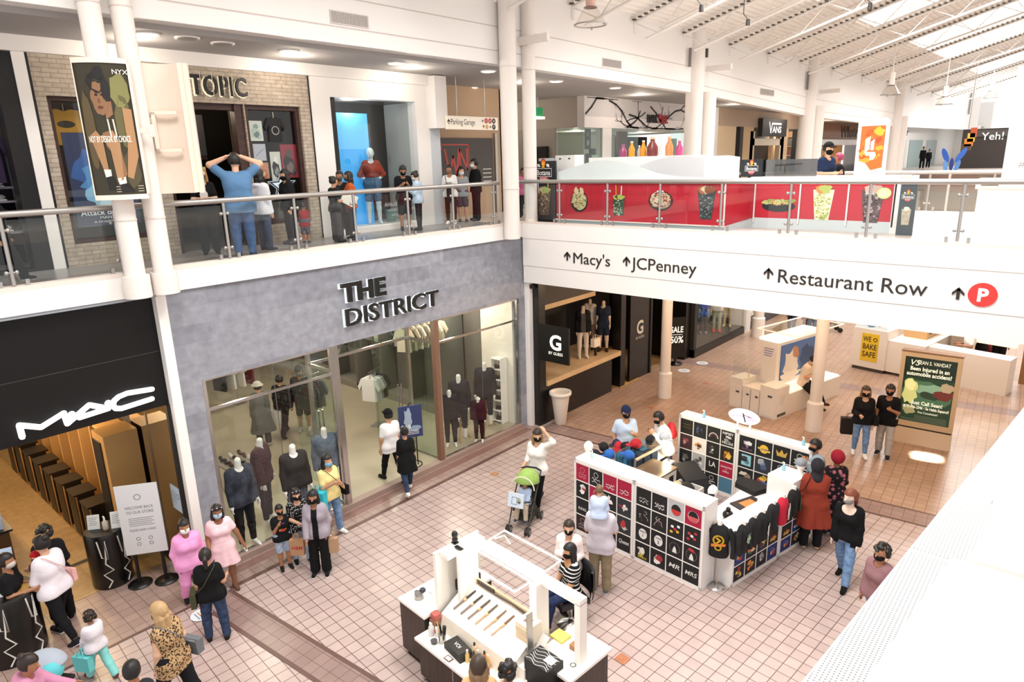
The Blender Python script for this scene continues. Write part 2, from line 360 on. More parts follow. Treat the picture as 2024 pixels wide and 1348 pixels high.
for y in(17.2,20.2,23.6,27.3,31,35.2,40.2,45.7,52):
 mm.tube([(EDGE,y,roofz(EDGE,y)-.03),(.3,y,roofz(.3,y)-.03)],.03,JOIST,5)
for y in jy[6:]:
 for k in range(40):
  x=EDGE+.05+k*pitch*1.0
  mm.box((x,y-.22,roofz(x,y)-.03),(x+.09,y-.12,roofz(x,y)+.01),mat('5d5248',.8))  # dark blocks stand in for shadowed gaps where deck ribs cross joists
mm.build('trim_60',kind='structure')
# ------------------------------------------------------------------ lower left wall: slate fascia with the clothing store front, cosmetics store front
STONE=stone_mat()
m=MB();m.box((-11.75,4.39,3.66),(WALLX,13.45,5.27),STONE);m.box((-11.75,4.39,0),(WALLX,4.76,3.66),STONE);m.box((-11.75,13.24,0),(WALLX,13.47,3.66),STONE)
m.build('wall_left',kind='structure')
slab('wall_left_pier',(-12,4.23,0),(WALLX+.01,4.39,5.27),WHITE)
BLK=mat('0b0a0a',.5,spec=.3)
m=MB();m.box((-12.1,-4,3.35),(-11.5,4.23,5.24),BLK);m.box((-11.5,-4,4.29),(-11.496,4.2,4.3),mat('3a3836',.5));m.build('wall_cosmetics_front',kind='structure')
slab('ceiling_cosmetics',(-24,-4,3.3),(-12.1,4.3,3.4),mat('1a1613',.8))
slab('wall_cosmetics_end',(-24.3,-4,0),(-24,4.3,3.4),mat('2a211a',.7))
slab('wall_cosmetics_side',(-24,4.26,0),(-13.45,4.32,3.4),mat('2b241d',.7))
slab('wall_cosmetics_mirror',(-13.45,4.2,.1),(-11.55,4.235,3.35),MIRROR)
slab('baseboard_mirror',(-13.4,4.12,0),(-11.42,4.2,.1),BLACK)
m=MB();m.box((-11.56,4.17,.1),(-11.48,4.24,3.35),BLACK);m.box((-12.62,4.185,.1),(-12.58,4.21,3.35),mat('8f7f66',.3,.8));m.build('trim_16',kind='structure')
GRY=mat('8f8d86',.7)
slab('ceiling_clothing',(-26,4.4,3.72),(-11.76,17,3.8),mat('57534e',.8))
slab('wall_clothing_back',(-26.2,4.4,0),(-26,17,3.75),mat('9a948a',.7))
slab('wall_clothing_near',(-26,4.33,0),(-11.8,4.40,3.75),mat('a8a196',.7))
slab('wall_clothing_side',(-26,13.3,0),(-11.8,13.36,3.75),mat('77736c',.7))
CH=CHROME
def bar(mb,a,b,w,m,d=None):mb.box((min(a[0],b[0])-(d or w)/2,min(a[1],b[1])-w/2,min(a[2],b[2])-w/2),(max(a[0],b[0])+(d or w)/2,max(a[1],b[1])+w/2,max(a[2],b[2])+w/2),m)
X=-11.42;XI=-12.42
def shopwin(n,y0,y1,mull):
 mb=MB();z0,z1,zt=.12,3.64,3.08
 for y in(y0+.03,y1-.03):bar(mb,(X,y,z0),(X,y,z1),.06,CH)
 for z in(z0,zt,z1):bar(mb,(X,y0,z),(X,y1,z),.05,CH)
 mb.build('window_%d'%n,kind='structure')
 g=MB();g.box((X-.006,y0+.05,z0+.02),(X+.006,y1-.05,z1-.02),GLASS)
 for y in mull:g.box((X-.008,y-.004,z0),(X+.008,y+.004,z1),mat('5d625c',.4))
 g.build('window_%d_pane'%n,kind='structure')
shopwin(20,4.78,7.42,(6.12,));shopwin(21,10.3,13.24,(11.8,))
mb=MB()
for y,m_ in((7.48,CH),(10.24,mat('7b5b49',.5))):mb.box((X-.07,y-.06,.0),(X+.07,y+.06,3.66),m_)
for y in(7.48,10.24):
 mb.box((XI,y-.025,3.05),(X,y+.025,3.11),CH);mb.box((XI,y-.02,.09),(X,y+.02,.13),CH);mb.box((XI-.04,y-.04,.09),(XI+.04,y+.04,3.66),CH)
mb.box((XI-.03,7.48,3.05),(XI+.03,10.24,3.11),CH)
mb.build('door_1',kind='structure')
g=MB()
for y in(7.48,10.24):g.box((XI,y-.006,.13),(X-.07,y+.006,3.05),GLASSG)
g.box((XI-.006,7.5,3.1),(XI+.006,10.2,3.66),GLASSG)
g.build('window_22',kind='structure')
def glassdoor(n,y,x0,x1):
 mb=MB();mb.box((x0,y-.006,.14),(x1,y+.006,3.03),GLASSG);d=mb.build('door_%d'%n,kind='structure')
 h=MB();
 for s in(-1,1):h.tube([(x1+.12,y+.05*s,.95),(x1+.12,y+.05*s,2.0)],.016,CH,8)
 h.build('handle',parent=d)
glassdoor(2,9.85,XI-.95,XI-.05);glassdoor(3,7.62,XI-.95,XI-.05)
slab('trim_17',(-11.5,4.76,.0),(-11.3,13.24,.12),mat('a08a80',.5))
HALO=mat('e9f6f4',.5,emit=1.1)
def raised(name,t,fr,size,y,z,width,mface,label,halo=None,bold=0.,ext=.06,cat='sign',group=None):
 o=MB();o.text(t,fr,size,mface,y,z,'LEFT',.06,ext,bold,width=width)
 p=o.build(name,label=label,cat=cat,group=group)
 if halo:
  h=MB();h.text(t,fr,size,halo,y-.02,z-.012,'LEFT',.006,.004,bold+.018,width=width+.04);h.build('halo',parent=p,label='pale glow plate behind the letters')
 return p
frL=on_left(0,0,WALLX)
raised('shop_sign','THE',frL,.52,7.72,4.52,1.12,mat('0c0c0c',.4),'short bold black word, upper line on the slate shop fascia',HALO,.036)
raised('shop_sign','DISTRICT',frL,.50,7.72,4.02,2.55,mat('0c0c0c',.4),'long black halo-lit word, lower line on the slate shop fascia',HALO,.008)
m=MB();fr=on_left(0,0,-11.5);WL=mat('ffffff',.4,emit=1.2)
def stroke(pts,w=.085):
 pts=[wx(px,py,-11.5)for px,py in pts]
 for a,b in zip(pts,pts[1:]):m.tube([a+Vector((.05,0,0)),b+Vector((.05,0,0))],w/2,WL,8)
 for a in pts:m.ball(a+Vector((.05,0,0)),w/2,WL,8)
stroke([(42,862),(36,839),(79,843),(124,815),(131,836),(174,799),(212,806),(155,824)])
stroke([(298,787),(238,806),(226,806),(221,800),(223,791),(232,783),(249,776),(298,768)])
for q in((140,818),(212,796)):m.ball(wx(*q,-11.5)+Vector((.05,0,0)),.055,WL,10)
m.build('shop_sign',label='white lit zigzag stroke letters on the black store front',cat='sign')
# ------------------------------------------------------------------ columns, railings, wayfinding
def column(name,x,y,z0,z1,r,label,rings=(),group=None,base=True):
 m=MB();m.cone((x,y,z0),(x,y,z1),r,r,COLUMN,24)
 for z in rings:m.cone((x,y,z),(x,y,z+.02),r+.008,r+.008,mat('d9cfc8',.5),24)
 if base:m.cone((x,y,z0),(x,y,z0+.34),r+.05,r+.05,COLUMN,24)
 return m.build(name,label=label,cat='column',kind='structure')
column('column',-11.08,3.90,5.30,14,.145,'round white column behind the lit portrait poster',(6.47,9.45))
column('column',-11.08,4.32,5.30,14,.145,'round white column between the portrait poster and the blank sign back',(6.47,9.45))
column('column',-11.08,12.72,5.3,14,.20,'round white column at the corner where the railings meet',(6.5,9.3),base=False)
column('column',-11.2,13.62,5.6,14,.17,'round white column just behind the corner beside the food bar',(7.0,9.3),base=False)
for y,l in((23.0,'round white column in front of the branch-patterned shop sign'),(34.7,'round white column beside the shop with stocked cream shelves'),(51.8,'thin white column just past the orange logo panel'),(83,'thin white column beside the dark shopfront far along the gallery')):
 m=MB();r=.30 if y<30 else.36 if y<40 else.42 if y<60 else.55
 m.cone((EDGE,y-r*.9,5.6),(EDGE,y-r*.9,12),r,r,COLUMN,20);m.cone((EDGE+.25,y+r*1.1,5.6),(EDGE+.25,y+r*1.1,9.3),r*.85,r*.85,COLUMN,20)
 m.build('column',label=l,cat='column',kind='structure')
for y,z,l in((13.4,9.95,'white metal arm reaching out beside the corner column'),(23.6,10.1,'white metal arm on the second column along the gallery'),(36,10.0,'white metal arm on the column by the stocked shelves shop')):
 MB().box((EDGE,y-.05,z-.09),(EDGE+.9,y+.05,z+.09),COLUMN).build('bracket_arm',label=l,cat='bracket',group='arms on the gallery columns')
def railing(name,p0,p1,posts,label,z=F2,hollow=None):
 """glass balustrade between two points; posts given as distances along it"""
 p0,p1=Vector(p0),Vector(p1);d=(p1-p0);L=d.length;d.normalize();nrm=Vector((d.y,-d.x,0))
 t=empty(name,(p0.x,p0.y,z),label,'railing')
 def at(s,h,o=0):return d*s+Vector((0,0,h))+nrm*o
 m=MB();m.tube([at(0,1.0),at(L,1.0)],.047,STEEL,12);m.build('handrail',parent=t)
 fr=Matrix.Translation(Vector())
 for s in posts:
  m=MB();m.tube([at(s,.02),at(s,.97)],.028,STEEL,8)
  for h in(.78,.2):
   for o in(-1,1):
    c=at(s+o*.06,h);m.ball(c,.034,STEEL,6,(1,1,1));
    m.tube([at(s,h),c],.016,STEEL,5)
  m.build('post',parent=t)
  for o in(-.16,.16):
   m=MB();c=at(s+o,.06);m.box(c-Vector((.025,.025,.06)),c+Vector((.025,.025,.035)),STEEL);m.build('glass_clamp',parent=t)
 ss=[0]+list(posts)+[L]
 for a,b in zip(ss,ss[1:]):
  if b-a<.3:continue
  m=MB();q=[at(a+.05,.07),at(b-.05,.07),at(b-.05,.92),at(a+.05,.92)]
  o=nrm*.006;m.add([p+o for p in q]+[p-o for p in q],[(0,1,2,3),(7,6,5,4),(0,4,5,1),(1,5,6,2),(2,6,7,3),(3,7,4,0)],GLASS);m.build('glass_panel',parent=t)
 return t
RX=EDGE+.08-.15
railing('glass_railing',(RX,-4,0),(RX,12.6,0),[y+4 for y in(-1.8,-.4,1.0,2.42,3.85,5.57,6.92,8.25,9.65,11.0,12.4)],'glass and steel railing along the gallery above the slate shop front',F2+.06)
railing('glass_railing',(-11.42,BRY+.1,0),(3,BRY+.1,0),[x+11.42 for x in(-10.15,-8.76,-7.4,-5.99,-4.6,-3.21,-1.8,-.4,1.0)],'glass and steel railing along the bridge in front of the red food bar',F2+.06)
railing('glass_railing',(-11.2,20.9,0),(3,20.9,0),[2,4,6,7.6,9.0,10.6,12],'far glass railing behind the food bar',F2)
INK=mat('2a2522',.6);frB=on_front(0,0,BRY+.012)
def way(label,t,px0,pxr,pyb,arrow_px,size,bold=0.,sp=1.):
 a=wy(*px0,BRY);b=wy(*pxr,BRY);m=MB()
 m.text(t,frB,size,INK,a.x,a.z,'LEFT',0,.02,bold,width=b.x-a.x)
 q=wy(*arrow_px,BRY);arrow(m,frB,q.x,q.z,.22,INK,ext=.02)
 return m.build('wayfinding_sign',label=label,cat='sign',group=None)
way('black arrow and short department store name nearest the corner column',"Macy's",(1131,520),(1203,527),0,(1121,515),.38)
way('black arrow and longer department store name, second on the bridge fascia','JCPenney',(1249,531),(1378,540),0,(1238,526),.38)
way('black arrow and Restaurant Row lettering on the bridge fascia','Restaurant Row',(1534,558),(1827,583),0,(1518,551),.385)
q=wy(1942,583,BRY);m=MB();fq=on_front(q.x,q.z,BRY+.012)
m.prism([(.205*math.cos(2*math.pi*k/40),.2*math.sin(2*math.pi*k/40))for k in range(40)],.02,mat('e03a36',.5),fq)
m.text('P',fq,.3,WL,0,-.105,'CENTER',.022,.006,.03);a=wy(1892,592,BRY);arrow(m,fq,a.x-q.x,a.z-q.z,.21,INK,ext=.02,w=.22)
m.build('parking_sign',label='red round parking letter with a black arrow on the bridge fascia',cat='sign')
# ------------------------------------------------------------------ upper shops, left wall
SX=-13.4
def hole_wall(name,X,y0,y1,z0,z1,holes,m,t=.3,label=None):
 """wall in the plane x = X with rectangular openings (ya, yb, za, zb)"""
 mb=MB();ys=sorted({y0,y1,*[h[0]for h in holes],*[h[1]for h in holes]});zs=sorted({z0,z1,*[h[2]for h in holes],*[h[3]for h in holes]})
 for ya,yb in zip(ys,ys[1:]):
  run=None
  for za,zb in zip(zs,zs[1:]):
   yc,zc=(ya+yb)/2,(za+zb)/2
   if any(h[0]<yc<h[1]and h[2]<zc<h[3]for h in holes):
    if run:mb.box((X-t,ya,run[0]),(X,yb,run[1]),m);run=None
   else:run=(run[0],zb)if run else(za,zb)
  if run:mb.box((X-t,ya,run[0]),(X,yb,run[1]),m)
 return mb.build(name,kind='structure')
BRICK=tilemat('pale_brick','bdb0a0','b0a291','988a7a',.24,rough=.75,rowh=.075,offset=.5,axis='yz',msize=.03,noise=.14,bump=.4,nscale=9)
LW,DW,RW=(3.84,5.35,5.98,8.42),(5.62,7.08,5.6,8.42),(7.28,8.55,6.0,8.42)
hole_wall('wall_brick_shop',SX,3.68,8.79,5.6,9.1,[LW,(5.62,7.26,5.6,8.42),RW],BRICK)
slab('trim_18',(SX-.02,3.64,5.6),(SX+.015,3.68,9.13),BLACK);slab('trim_19',(SX-.02,3.64,9.1),(SX+.015,8.82,9.13),BLACK);slab('trim_20',(SX-.02,8.79,5.6),(SX+.015,8.82,9.13),BLACK)
slab('wall_pilaster',(SX-.3,3.46,5.6),(SX+.02,3.64,9.1),WHITE)
hole_wall('wall_window_shop',SX,8.82,12.28,5.6,9.12,[(9.33,11.83,5.72,8.66)],WHITE)
slab('wall_pillar',(SX-.4,12.28,5.6),(SX,12.62,9.3),mat('c9cdd2',.5))
slab('wall_sign_box',(SX-.1,12.22,8.03),(SX+.32,12.62,9.28),WHITE)
BRN=grainmat('dark_wood_frame','4a322d','38231f',(3,3,14),.45)
def frame_in(n,h,w,X=SX-.12,m=None,mull=()):
 mb=MB();y0,y1,z0,z1=h
 for a,b in(((y0,z0),(y0+w,z1)),((y1-w,z0),(y1,z1)),((y0+w,z0),(y1-w,z0+w)),((y0+w,z1-w),(y1-w,z1))):mb.box((X-.05,a[0],a[1]),(X+.05,b[0],b[1]),m or BRN)
 for y in mull:mb.box((X-.04,y-.02,z0),(X+.04,y+.02,z1),m or BRN)
 mb.build('window_%d'%n,kind='structure')
 MB().box((X-.06,y0+w,z0+w),(X-.05,y1-w,z1-w),GLASS).build('window_%d_pane'%n,kind='structure')
frame_in(24,LW,.07);frame_in(25,RW,.09)
slab('door_4',(SX-.25,7.08,5.6),(SX-.05,7.27,8.42),BRN)
m=MB();m.box((SX-.25,5.62,8.3),(SX-.1,7.08,8.42),BRN);m.box((SX-.25,5.62,5.6),(SX-.1,5.72,8.3),BRN);m.build('trim_21',kind='structure')
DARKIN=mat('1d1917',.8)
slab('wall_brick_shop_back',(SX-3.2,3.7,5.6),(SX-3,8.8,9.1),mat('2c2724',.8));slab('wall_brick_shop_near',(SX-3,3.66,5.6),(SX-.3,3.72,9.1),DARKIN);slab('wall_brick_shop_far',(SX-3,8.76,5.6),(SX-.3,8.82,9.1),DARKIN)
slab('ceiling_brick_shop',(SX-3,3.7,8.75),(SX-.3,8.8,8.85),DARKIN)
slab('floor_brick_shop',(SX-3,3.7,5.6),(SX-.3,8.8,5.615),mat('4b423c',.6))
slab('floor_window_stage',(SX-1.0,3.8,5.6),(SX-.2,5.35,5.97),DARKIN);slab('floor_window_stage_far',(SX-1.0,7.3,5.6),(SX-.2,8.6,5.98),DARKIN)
slab('wall_window_back',(SX-.75,7.3,5.98),(SX-.7,8.6,8.4),mat('39312f',.8))
slab('wall_window_back_near',(SX-.75,3.8,5.98),(SX-.7,5.4,8.4),mat('33333a',.8))
m=MB();frS=on_left(0,0,SX)
BLKL=mat('171212',.5);GLOW=mat('f3e6c4',.5,emit=.55)
m.text('TOPIC',frS,.5,BLKL,6.22,8.56,'LEFT',.06,.05,.016,width=1.12,sp=1.12)
m.text('HOT',frS,.5,BLKL,5.32,8.56,'LEFT',.06,.05,.016,width=.74,sp=1.12)
p=m.build('shop_sign',label='black stencil letters with a yellow glow on the pale brick shop front',cat='sign')
m=MB()
m.text('TOPIC',frS,.5,GLOW,6.20,8.55,'LEFT',.012,.006,.034,width=1.16,sp=1.12);m.text('HOT',frS,.5,GLOW,5.30,8.55,'LEFT',.012,.006,.034,width=.78,sp=1.12);m.build('halo',parent=p)
m=MB()
for y in(6.39,6.62,6.84,7.02):m.box((SX+.112,y,8.55),(SX+.116,y+.012,8.95),mat('d8ccb6',.7))
m.build('stencil_gap',parent=p)
MB().text('636',frS,.13,mat('a39886',.6),3.82,9.14,'LEFT',.012,.01).build('unit_number',label='small unit number above the brick shop front',cat='number')
MB().text('632',frS,.1,mat('a39886',.6),9.05,9.14,'LEFT',.012,.01).build('unit_number',label='small unit number above the blue window display',cat='number')
def poster(name,label,y0,y1,z0,z1,X,draw,back='2a3550',cat='poster',t=.012,emit=0.,group=None):
 m=MB();m.box((X-t,y0,z0),(X,y1,z1),mat(back,.5,emit=emit));fr=on_left(y0,z0,X);draw(m,fr,y1-y0,z1-z0)
 return m.build(name,label=label,cat=cat,group=group)
def blob(m,fr,cx,cy,rx,ry,col,lift,seed=0,n=18,wob=.25,emit=0.):
 r=random.Random(seed);a=[1+wob*(r.random()-.5)*2 for _ in range(n)]
 m.poly([(cx+rx*a[k]*math.cos(2*math.pi*k/n),cy+ry*a[k]*math.sin(2*math.pi*k/n))for k in range(n)],fr,mat(col,.5,emit=emit)if isinstance(col,str)else col,lift)
def d_movie(m,fr,w,h):
 for i,(c,y,r)in enumerate((('2c5fa8',.62,.42),('4a8fd0',.5,.34),('8cc4ea',.34,.3),('c8e6f7',.27,.16))):blob(m,fr,w*.5,h*y,w*r,h*r*.5,c,.002+.001*i,i)
 for i,(x,y,rx,ry)in enumerate(((.48,.66,.09,.05),(.5,.55,.12,.09),(.38,.5,.05,.07),(.62,.47,.06,.08),(.45,.4,.05,.07),(.56,.38,.05,.07))):blob(m,fr,w*x,h*y,w*rx,h*ry,'16202f',.008,10+i)
 WT=mat('e8eef2',.5);m.text('Attack on Titan',fr,h*.085,WT,w*.5,h*.12,'CENTER',.01,bold=.01,width=w*.86);m.text('MANGA',fr,h*.045,WT,w*.5,h*.075,'CENTER',.01,width=w*.3);m.text('A MODERN EPIC',fr,h*.03,WT,w*.5,h*.035,'CENTER',.01,width=w*.5)
poster('movie_poster','blue fantasy film poster in the near window of the brick shop',4.0,5.05,6.25,7.85,SX-.185,d_movie,'1b2f5c')
def garment(m,fr,cx,cy,w,h,col,lift=0.,sleeve=.3,t=.06):
 """folded-front garment silhouette with real thickness"""
 p=[(-.5,-.5),(.5,-.5),(.46,.2),(.5+sleeve*.6,-.05),(.5+sleeve,.1),(.5,.46),(.18,.5),(0,.44),(-.18,.5),(-.5,.46),(-.5-sleeve,.1),(-.5-sleeve*.6,-.05),(-.46,.2)]
 m.prism([(cx+x*w,cy+y*h)for x,y in p],t,mat(col,.8),fr@Matrix.Translation((0,0,lift)))
def hung(name,label,y,z,X,w,h,col,cat='sweatshirt',extra=None,group=None):
 m=MB();fr=on_left(y,z,X);garment(m,fr,0,0,w,h,col)
 if extra:extra(m,fr)
 m.tube([fr@Vector((0,h*.46,.03)),fr@Vector((0,h*.46+.12,.03))],.012,STEEL,5)
 return m.build(name,label=label,cat=cat,group=group)
hung('sweatshirt','yellow hooded sweatshirt in the near window of the brick shop',4.2,7.95,SX-.55,.55,.6,'d9a23a',extra=lambda m,fr:m.disc((0,.05),.14,.06,fr,mat('27201a'),.065))
def d_fig(c1,c2,c3):
 def d(m,fr,w,h):
  blob(m,fr,w*.5,h*.72,w*.2,h*.14,c1,.002,3);blob(m,fr,w*.5,h*.36,w*.38,h*.3,c2,.003,4);blob(m,fr,w*.52,h*.3,w*.2,h*.15,c3,.004,5)
 return d
XW=SX-.185
poster('window_poster','pale sketch poster high in the collage window',7.42,7.72,7.72,8.12,XW,d_fig('8aa0a0','b9c4bc','6f7f80'),'d5d8d2')
poster('window_poster','plain grey lavender sheet in the collage window',7.46,7.74,7.32,7.66,XW,lambda m,f,w,h:m.line([(w*.2,h*.3),(w*.8,h*.7)],.02,f,mat('8d8ea0'),.002),'b9bac6')
poster('window_poster','orange brown poster low in the collage window',7.46,7.76,6.95,7.28,XW,d_fig('c98a60','b5653e','d9b089'),'c48a6c')
poster('window_poster','black and white portrait print in the collage window',7.82,8.06,6.9,7.5,XW,d_fig('e2e2de','1d1d1f','8f8f8f'),'cfcfcb')
poster('window_poster','dark red portrait print beside the frame of the collage window',8.08,8.46,6.95,7.65,XW,d_fig('4f4440','2a2526','75605a'),'8e2434')
hung('tank_top','black tank top with a white emblem hanging in the collage window',7.98,7.95,XW,.3,.5,'1c1c1f','top',lambda m,fr:m.ring((0,-.02),.08,.02,fr,mat('d8d8d8'),.064))
m=MB();fr=on_left(8.0,6.78,XW+.05)
for k,(r,c)in enumerate(((.36,'a9bccb'),(.32,'26303a'),(.24,'cfdde6'),(.12,'5d6d78'))):
 m.poly([((r if i%2==0 else r*.42)*math.sin(math.pi*i/5),(r if i%2==0 else r*.42)*math.cos(math.pi*i/5))for i in range(10)],fr,mat(c,.4,emit=.25),.002*k)
m.text('A',fr,.1,mat('e8f1f6',.4),0,-.035,'CENTER',.009);m.build('star_decal',label='silver outlined star decal in the collage window',cat='decal')
m=MB();m.ball((SX-.45,7.62,6.12),.14,mat('a7b53a',.5),12);m.build('green_ball',label='yellow green round toy at the foot of the collage window',cat='toy')
for y,z,w,h,c,l in((6.35,7.75,.42,.5,'b89a68','tan framed panel hanging high inside the brick shop doorway'),(6.5,7.0,.3,.55,'d79a3e','amber lit display inside the brick shop doorway'),(6.92,7.05,.16,.35,'e8c455','small yellow lit display inside the brick shop doorway'),(6.25,6.85,.4,.3,'2a2f58','navy printed panel inside the brick shop doorway')):
 MB().box((SX-1.5,y-w/2,z-h/2),(SX-1.46,y+w/2,z+h/2),mat(c,.6,emit=.35 if c in('d79a3e','e8c455')else 0,noise=.3,scale=14)).build('lit_display',label=l,cat='panel')
m=MB();m.box((SX-1.6,5.7,7.45),(SX-1.5,7.1,8.3),mat('4c4c50',.7));m.box((SX-1.6,6.75,5.6),(SX-1.5,6.82,7.45),BRN);m.box((SX-1.6,5.7,7.38),(SX-1.5,7.1,7.46),BRN);m.build('wall_inner_door',kind='structure')
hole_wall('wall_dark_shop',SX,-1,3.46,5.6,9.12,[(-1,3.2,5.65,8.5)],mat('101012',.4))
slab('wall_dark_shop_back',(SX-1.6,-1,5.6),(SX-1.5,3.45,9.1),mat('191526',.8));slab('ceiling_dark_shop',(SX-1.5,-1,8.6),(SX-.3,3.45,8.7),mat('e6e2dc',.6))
for i,(y,c)in enumerate(((2.95,'2b1a3c'),(2.6,'241633'),(2.25,'2f1d42'))):
 hung('sports_jersey',('purple and gold basketball jersey hanging nearest the window frame','purple and gold basketball jersey, middle of the hanging row','purple and gold basketball jersey, farthest along the hanging row')[i],y,7.5,SX-.5-.12*i,.42,.9,c,'jersey',lambda m,fr:(m.line([(-.12,.42),(-.05,.1),(0,.0)],.05,fr,mat('c99637'),.064),m.line([(.12,.42),(.06,.15)],.05,fr,mat('c99637'),.064),m.disc((0,-.15),.06,.06,fr,mat('d8b04a'),.064)))
for i,z in enumerate((6.95,6.72,6.48,6.2)):
 sh=MB().box((SX-1.4,2.0,z),(SX-.7,3.4,z+.03),mat('8f8b96',.5)).build('display_shelf',label='wall shelf of shoes in the dark shop, %s from the top'%('first','second','third','fourth')[i],cat='shelf',group='shoe shelves in the dark shop')
 for k in range(4):
  c=random.choice(('e5e3e0','3d3a44','b7b2bb','57505f'))
  mm=MB();mm.ball((SX-.95,2.2+.3*k,z+.09),.1,mat(c),8,(.8,1.2,.55));mm.box((SX-1.05,2.1+.3*k,z+.03),(SX-.86,2.3+.3*k,z+.055),mat('efefef'));mm.build('shoe',label='shoe on a wall shelf of the dark shop',cat='shoe',group='shoes on the dark shop shelves')
MB().text('PAST',on_left(2.6,6.82,SX-.68),.1,mat('d9d6e0'),0,0,'LEFT').build('shelf_lettering',label='pale lettering across a shelf edge in the dark shop',cat='lettering')
slab('wall_blue_window_back',(SX-1.3,8.9,5.6),(SX-1.25,12.2,9.1),mat('1d1c1e',.5));slab('floor_blue_window',(SX-1.25,9.3,5.6),(SX-.1,11.85,5.74),WHITE)
slab('wall_blue_window_side',(SX-1.25,11.83,5.7),(SX-.3,11.9,8.7),mat('b9bdbb',.6));slab('ceiling_blue_window',(SX-1.25,9.3,8.66),(SX-.3,11.9,8.72),mat('4a4742',.7))
slab('window_26',(SX-.16,9.33,5.72),(SX-.15,11.83,8.66),GLASS);slab('trim_22',(SX-.25,9.33,5.72),(SX-.1,9.52,8.66),BLACK)
m=MB();m.box((SX-.62,9.54,5.745),(SX-.58,10.75,8.38),mat('2f9fe6',.5,emit=.35));p=m.build('backdrop_panel',label='bright blue panel standing behind the mannequin in the shop window',cat='panel')  # panel and its band glow by themselves to brighten the blue
m=MB();m.box((SX-.58,9.54,7.55),(SX-.575,10.75,8.38),mat('58b2ee',.5,emit=.35));m.build('upper_band',parent=p,label='lighter blue upper band')
m=MB();fr=on_left(10.75,6.0,SX-.14);WT=mat('e9e9e9',.5)
for k,(t,s,w,dy)in enumerate((('AVAILABLE AT WE!',.13,.86,.16),('LOCATED ON THE LOWER LEVEL',.08,.9,.04),("VICTORIA'S SECRET",.08,.62,-.09))):m.text(t,fr,s,WT,.1*k,dy,'LEFT',.002,bold=.012,width=w)
m.build('window_lettering',label='three lines of white lettering at the foot of the shop window',cat='lettering')
m=MB();m.lathe([(.08,0),(.12,.02),(.15,.3)],mat('7fa9a6',.5),(SX-.6,11.3,5.74));m.build('window_pot',label='pale teal pot on the white window floor',cat='pot')
TAN=mat('b3977a',.7)
slab('wall_corridor',(-15.0,12.6,5.6),(-14.6,16.35,9.3),TAN)
m=MB();m.box((-14.595,13.1,6.46),(-14.57,15.92,7.86),mat('4a4543',.6));p=m.build('shop_hoarding',label='dark grey hoarding with red line letters in the corridor',cat='hoarding')
m=MB();fr=on_left(13.75,6.75,-14.57);RED=mat('c24a40',.6)
m.line([(0,.95),(.0,.78)],.03,fr,RED,.003);m.line([(0,.92),(1.1,.92)],.035,fr,RED,.003);m.line([(1.1,.92),(1.1,.3)],.03,fr,RED,.003)
m.line([(.12,.78),(.3,.05),(.44,.6),(.58,.05),(.68,.78)],.07,fr,RED,.003);m.line([(.72,.1),(.72,.78),(1.02,.2),(1.02,.8)],.06,fr,RED,.003);m.build('lettering',parent=p,label='red WN line letters')
m=MB();fr=on_left(15.45,6.5,-14.57)
for k in range(4):m.line([(0,.45-.12*k),(.36,.45-.12*k)],.025,fr,mat('d8d4cc'),.003);
m.build('small_print',parent=p,label='four short lines of white print')
slab('wall_corridor_end',(-24,16.3,5.6),(-14.6,16.4,9.3),mat('a58a6e',.7));slab('wall_corridor_back',(-24.2,16.4,5.6),(-24,20.5,9.3),mat('8e765c',.7))
m=MB();m.box((-14.62,15.98,5.6),(-14.52,16.08,8.0),STEEL);m.build('trim_23',kind='structure')
m=MB();m.box((-13.06,12.5,8.0),(-12.98,14.42,8.33),mat('f2e6d6',.5,emit=.1))
p=m.build('hanging_sign',label='white hanging car park direction sign at the corridor mouth',cat='sign')
fr=on_left(0,0,-12.98)
m=MB();m.text('Parking Garage',fr,.2,INK,12.62,8.12,'LEFT',.003,width=.88);arrow(m,fr,12.55,8.12,.13,INK,.002,.003);m.build('lettering',parent=p)
m=MB()
for k,c in enumerate(('c43a33','c43a33','241f1c')):
 m.disc((13.95+.15*k,8.235),.07,.07,fr,mat(c),.003);m.text('OMB'[k],fr,.1,mat('f2e6d6'),13.95+.15*k,8.2,'CENTER',.005)
arrow(m,fr@Matrix.Translation((13.84,8.23,0))@Matrix.Rotation(math.pi/2,4,'Z'),0,-.02,.09,INK,.002,.002)
for k,x in enumerate((13.84,14.1)):arrow(m,fr@Matrix.Translation((x,8.08,0))@Matrix.Rotation(-math.pi/2*k,4,'Z'),0,-.04,.09,INK,.002,.002)
m.disc((14.25,8.08),.07,.07,fr,INK,.003);m.text('P',fr,.1,mat('f2e6d6'),14.25,8.045,'CENTER',.005);m.disc((13.97,8.08),.06,.06,fr,mat('d9a860'),.003);m.build('symbols',parent=p,label='red and black round symbols with arrows')
for y in(12.9,13.95):MB().tube([(-13.02,y,8.33),(-13.02,y,9.3)],.012,STEEL,6).build('suspension_rod',parent=p)
m=MB();m.box((-15.6,19.2,8.66),(-15.5,19.6,8.95),mat('1e7d4a',.4,emit=.6));m.box((-15.62,19.2,8.56),(-15.42,19.62,8.64),mat('fff2d8',.4,emit=1.5));m.tube([(-15.55,19.4,8.95),(-15.55,19.4,9.3)],.02,STEEL,6)
m.build('exit_sign',label='small green lit sign hanging from the upper ceiling',cat='sign')
DX=-14.3
slab('wall_side_shop',(-24,20.43,8.28),(DX-.31,20.8,9.3),mat('a39a92',.7));slab('wall_side_shop_lower',(-24,20.44,5.6),(-15.6,20.5,8.28),mat('8f8983',.6))
slab('wall_dark_opening',(-16.9,20.3,5.6),(-15.9,20.44,7.65),mat('141210',.8))
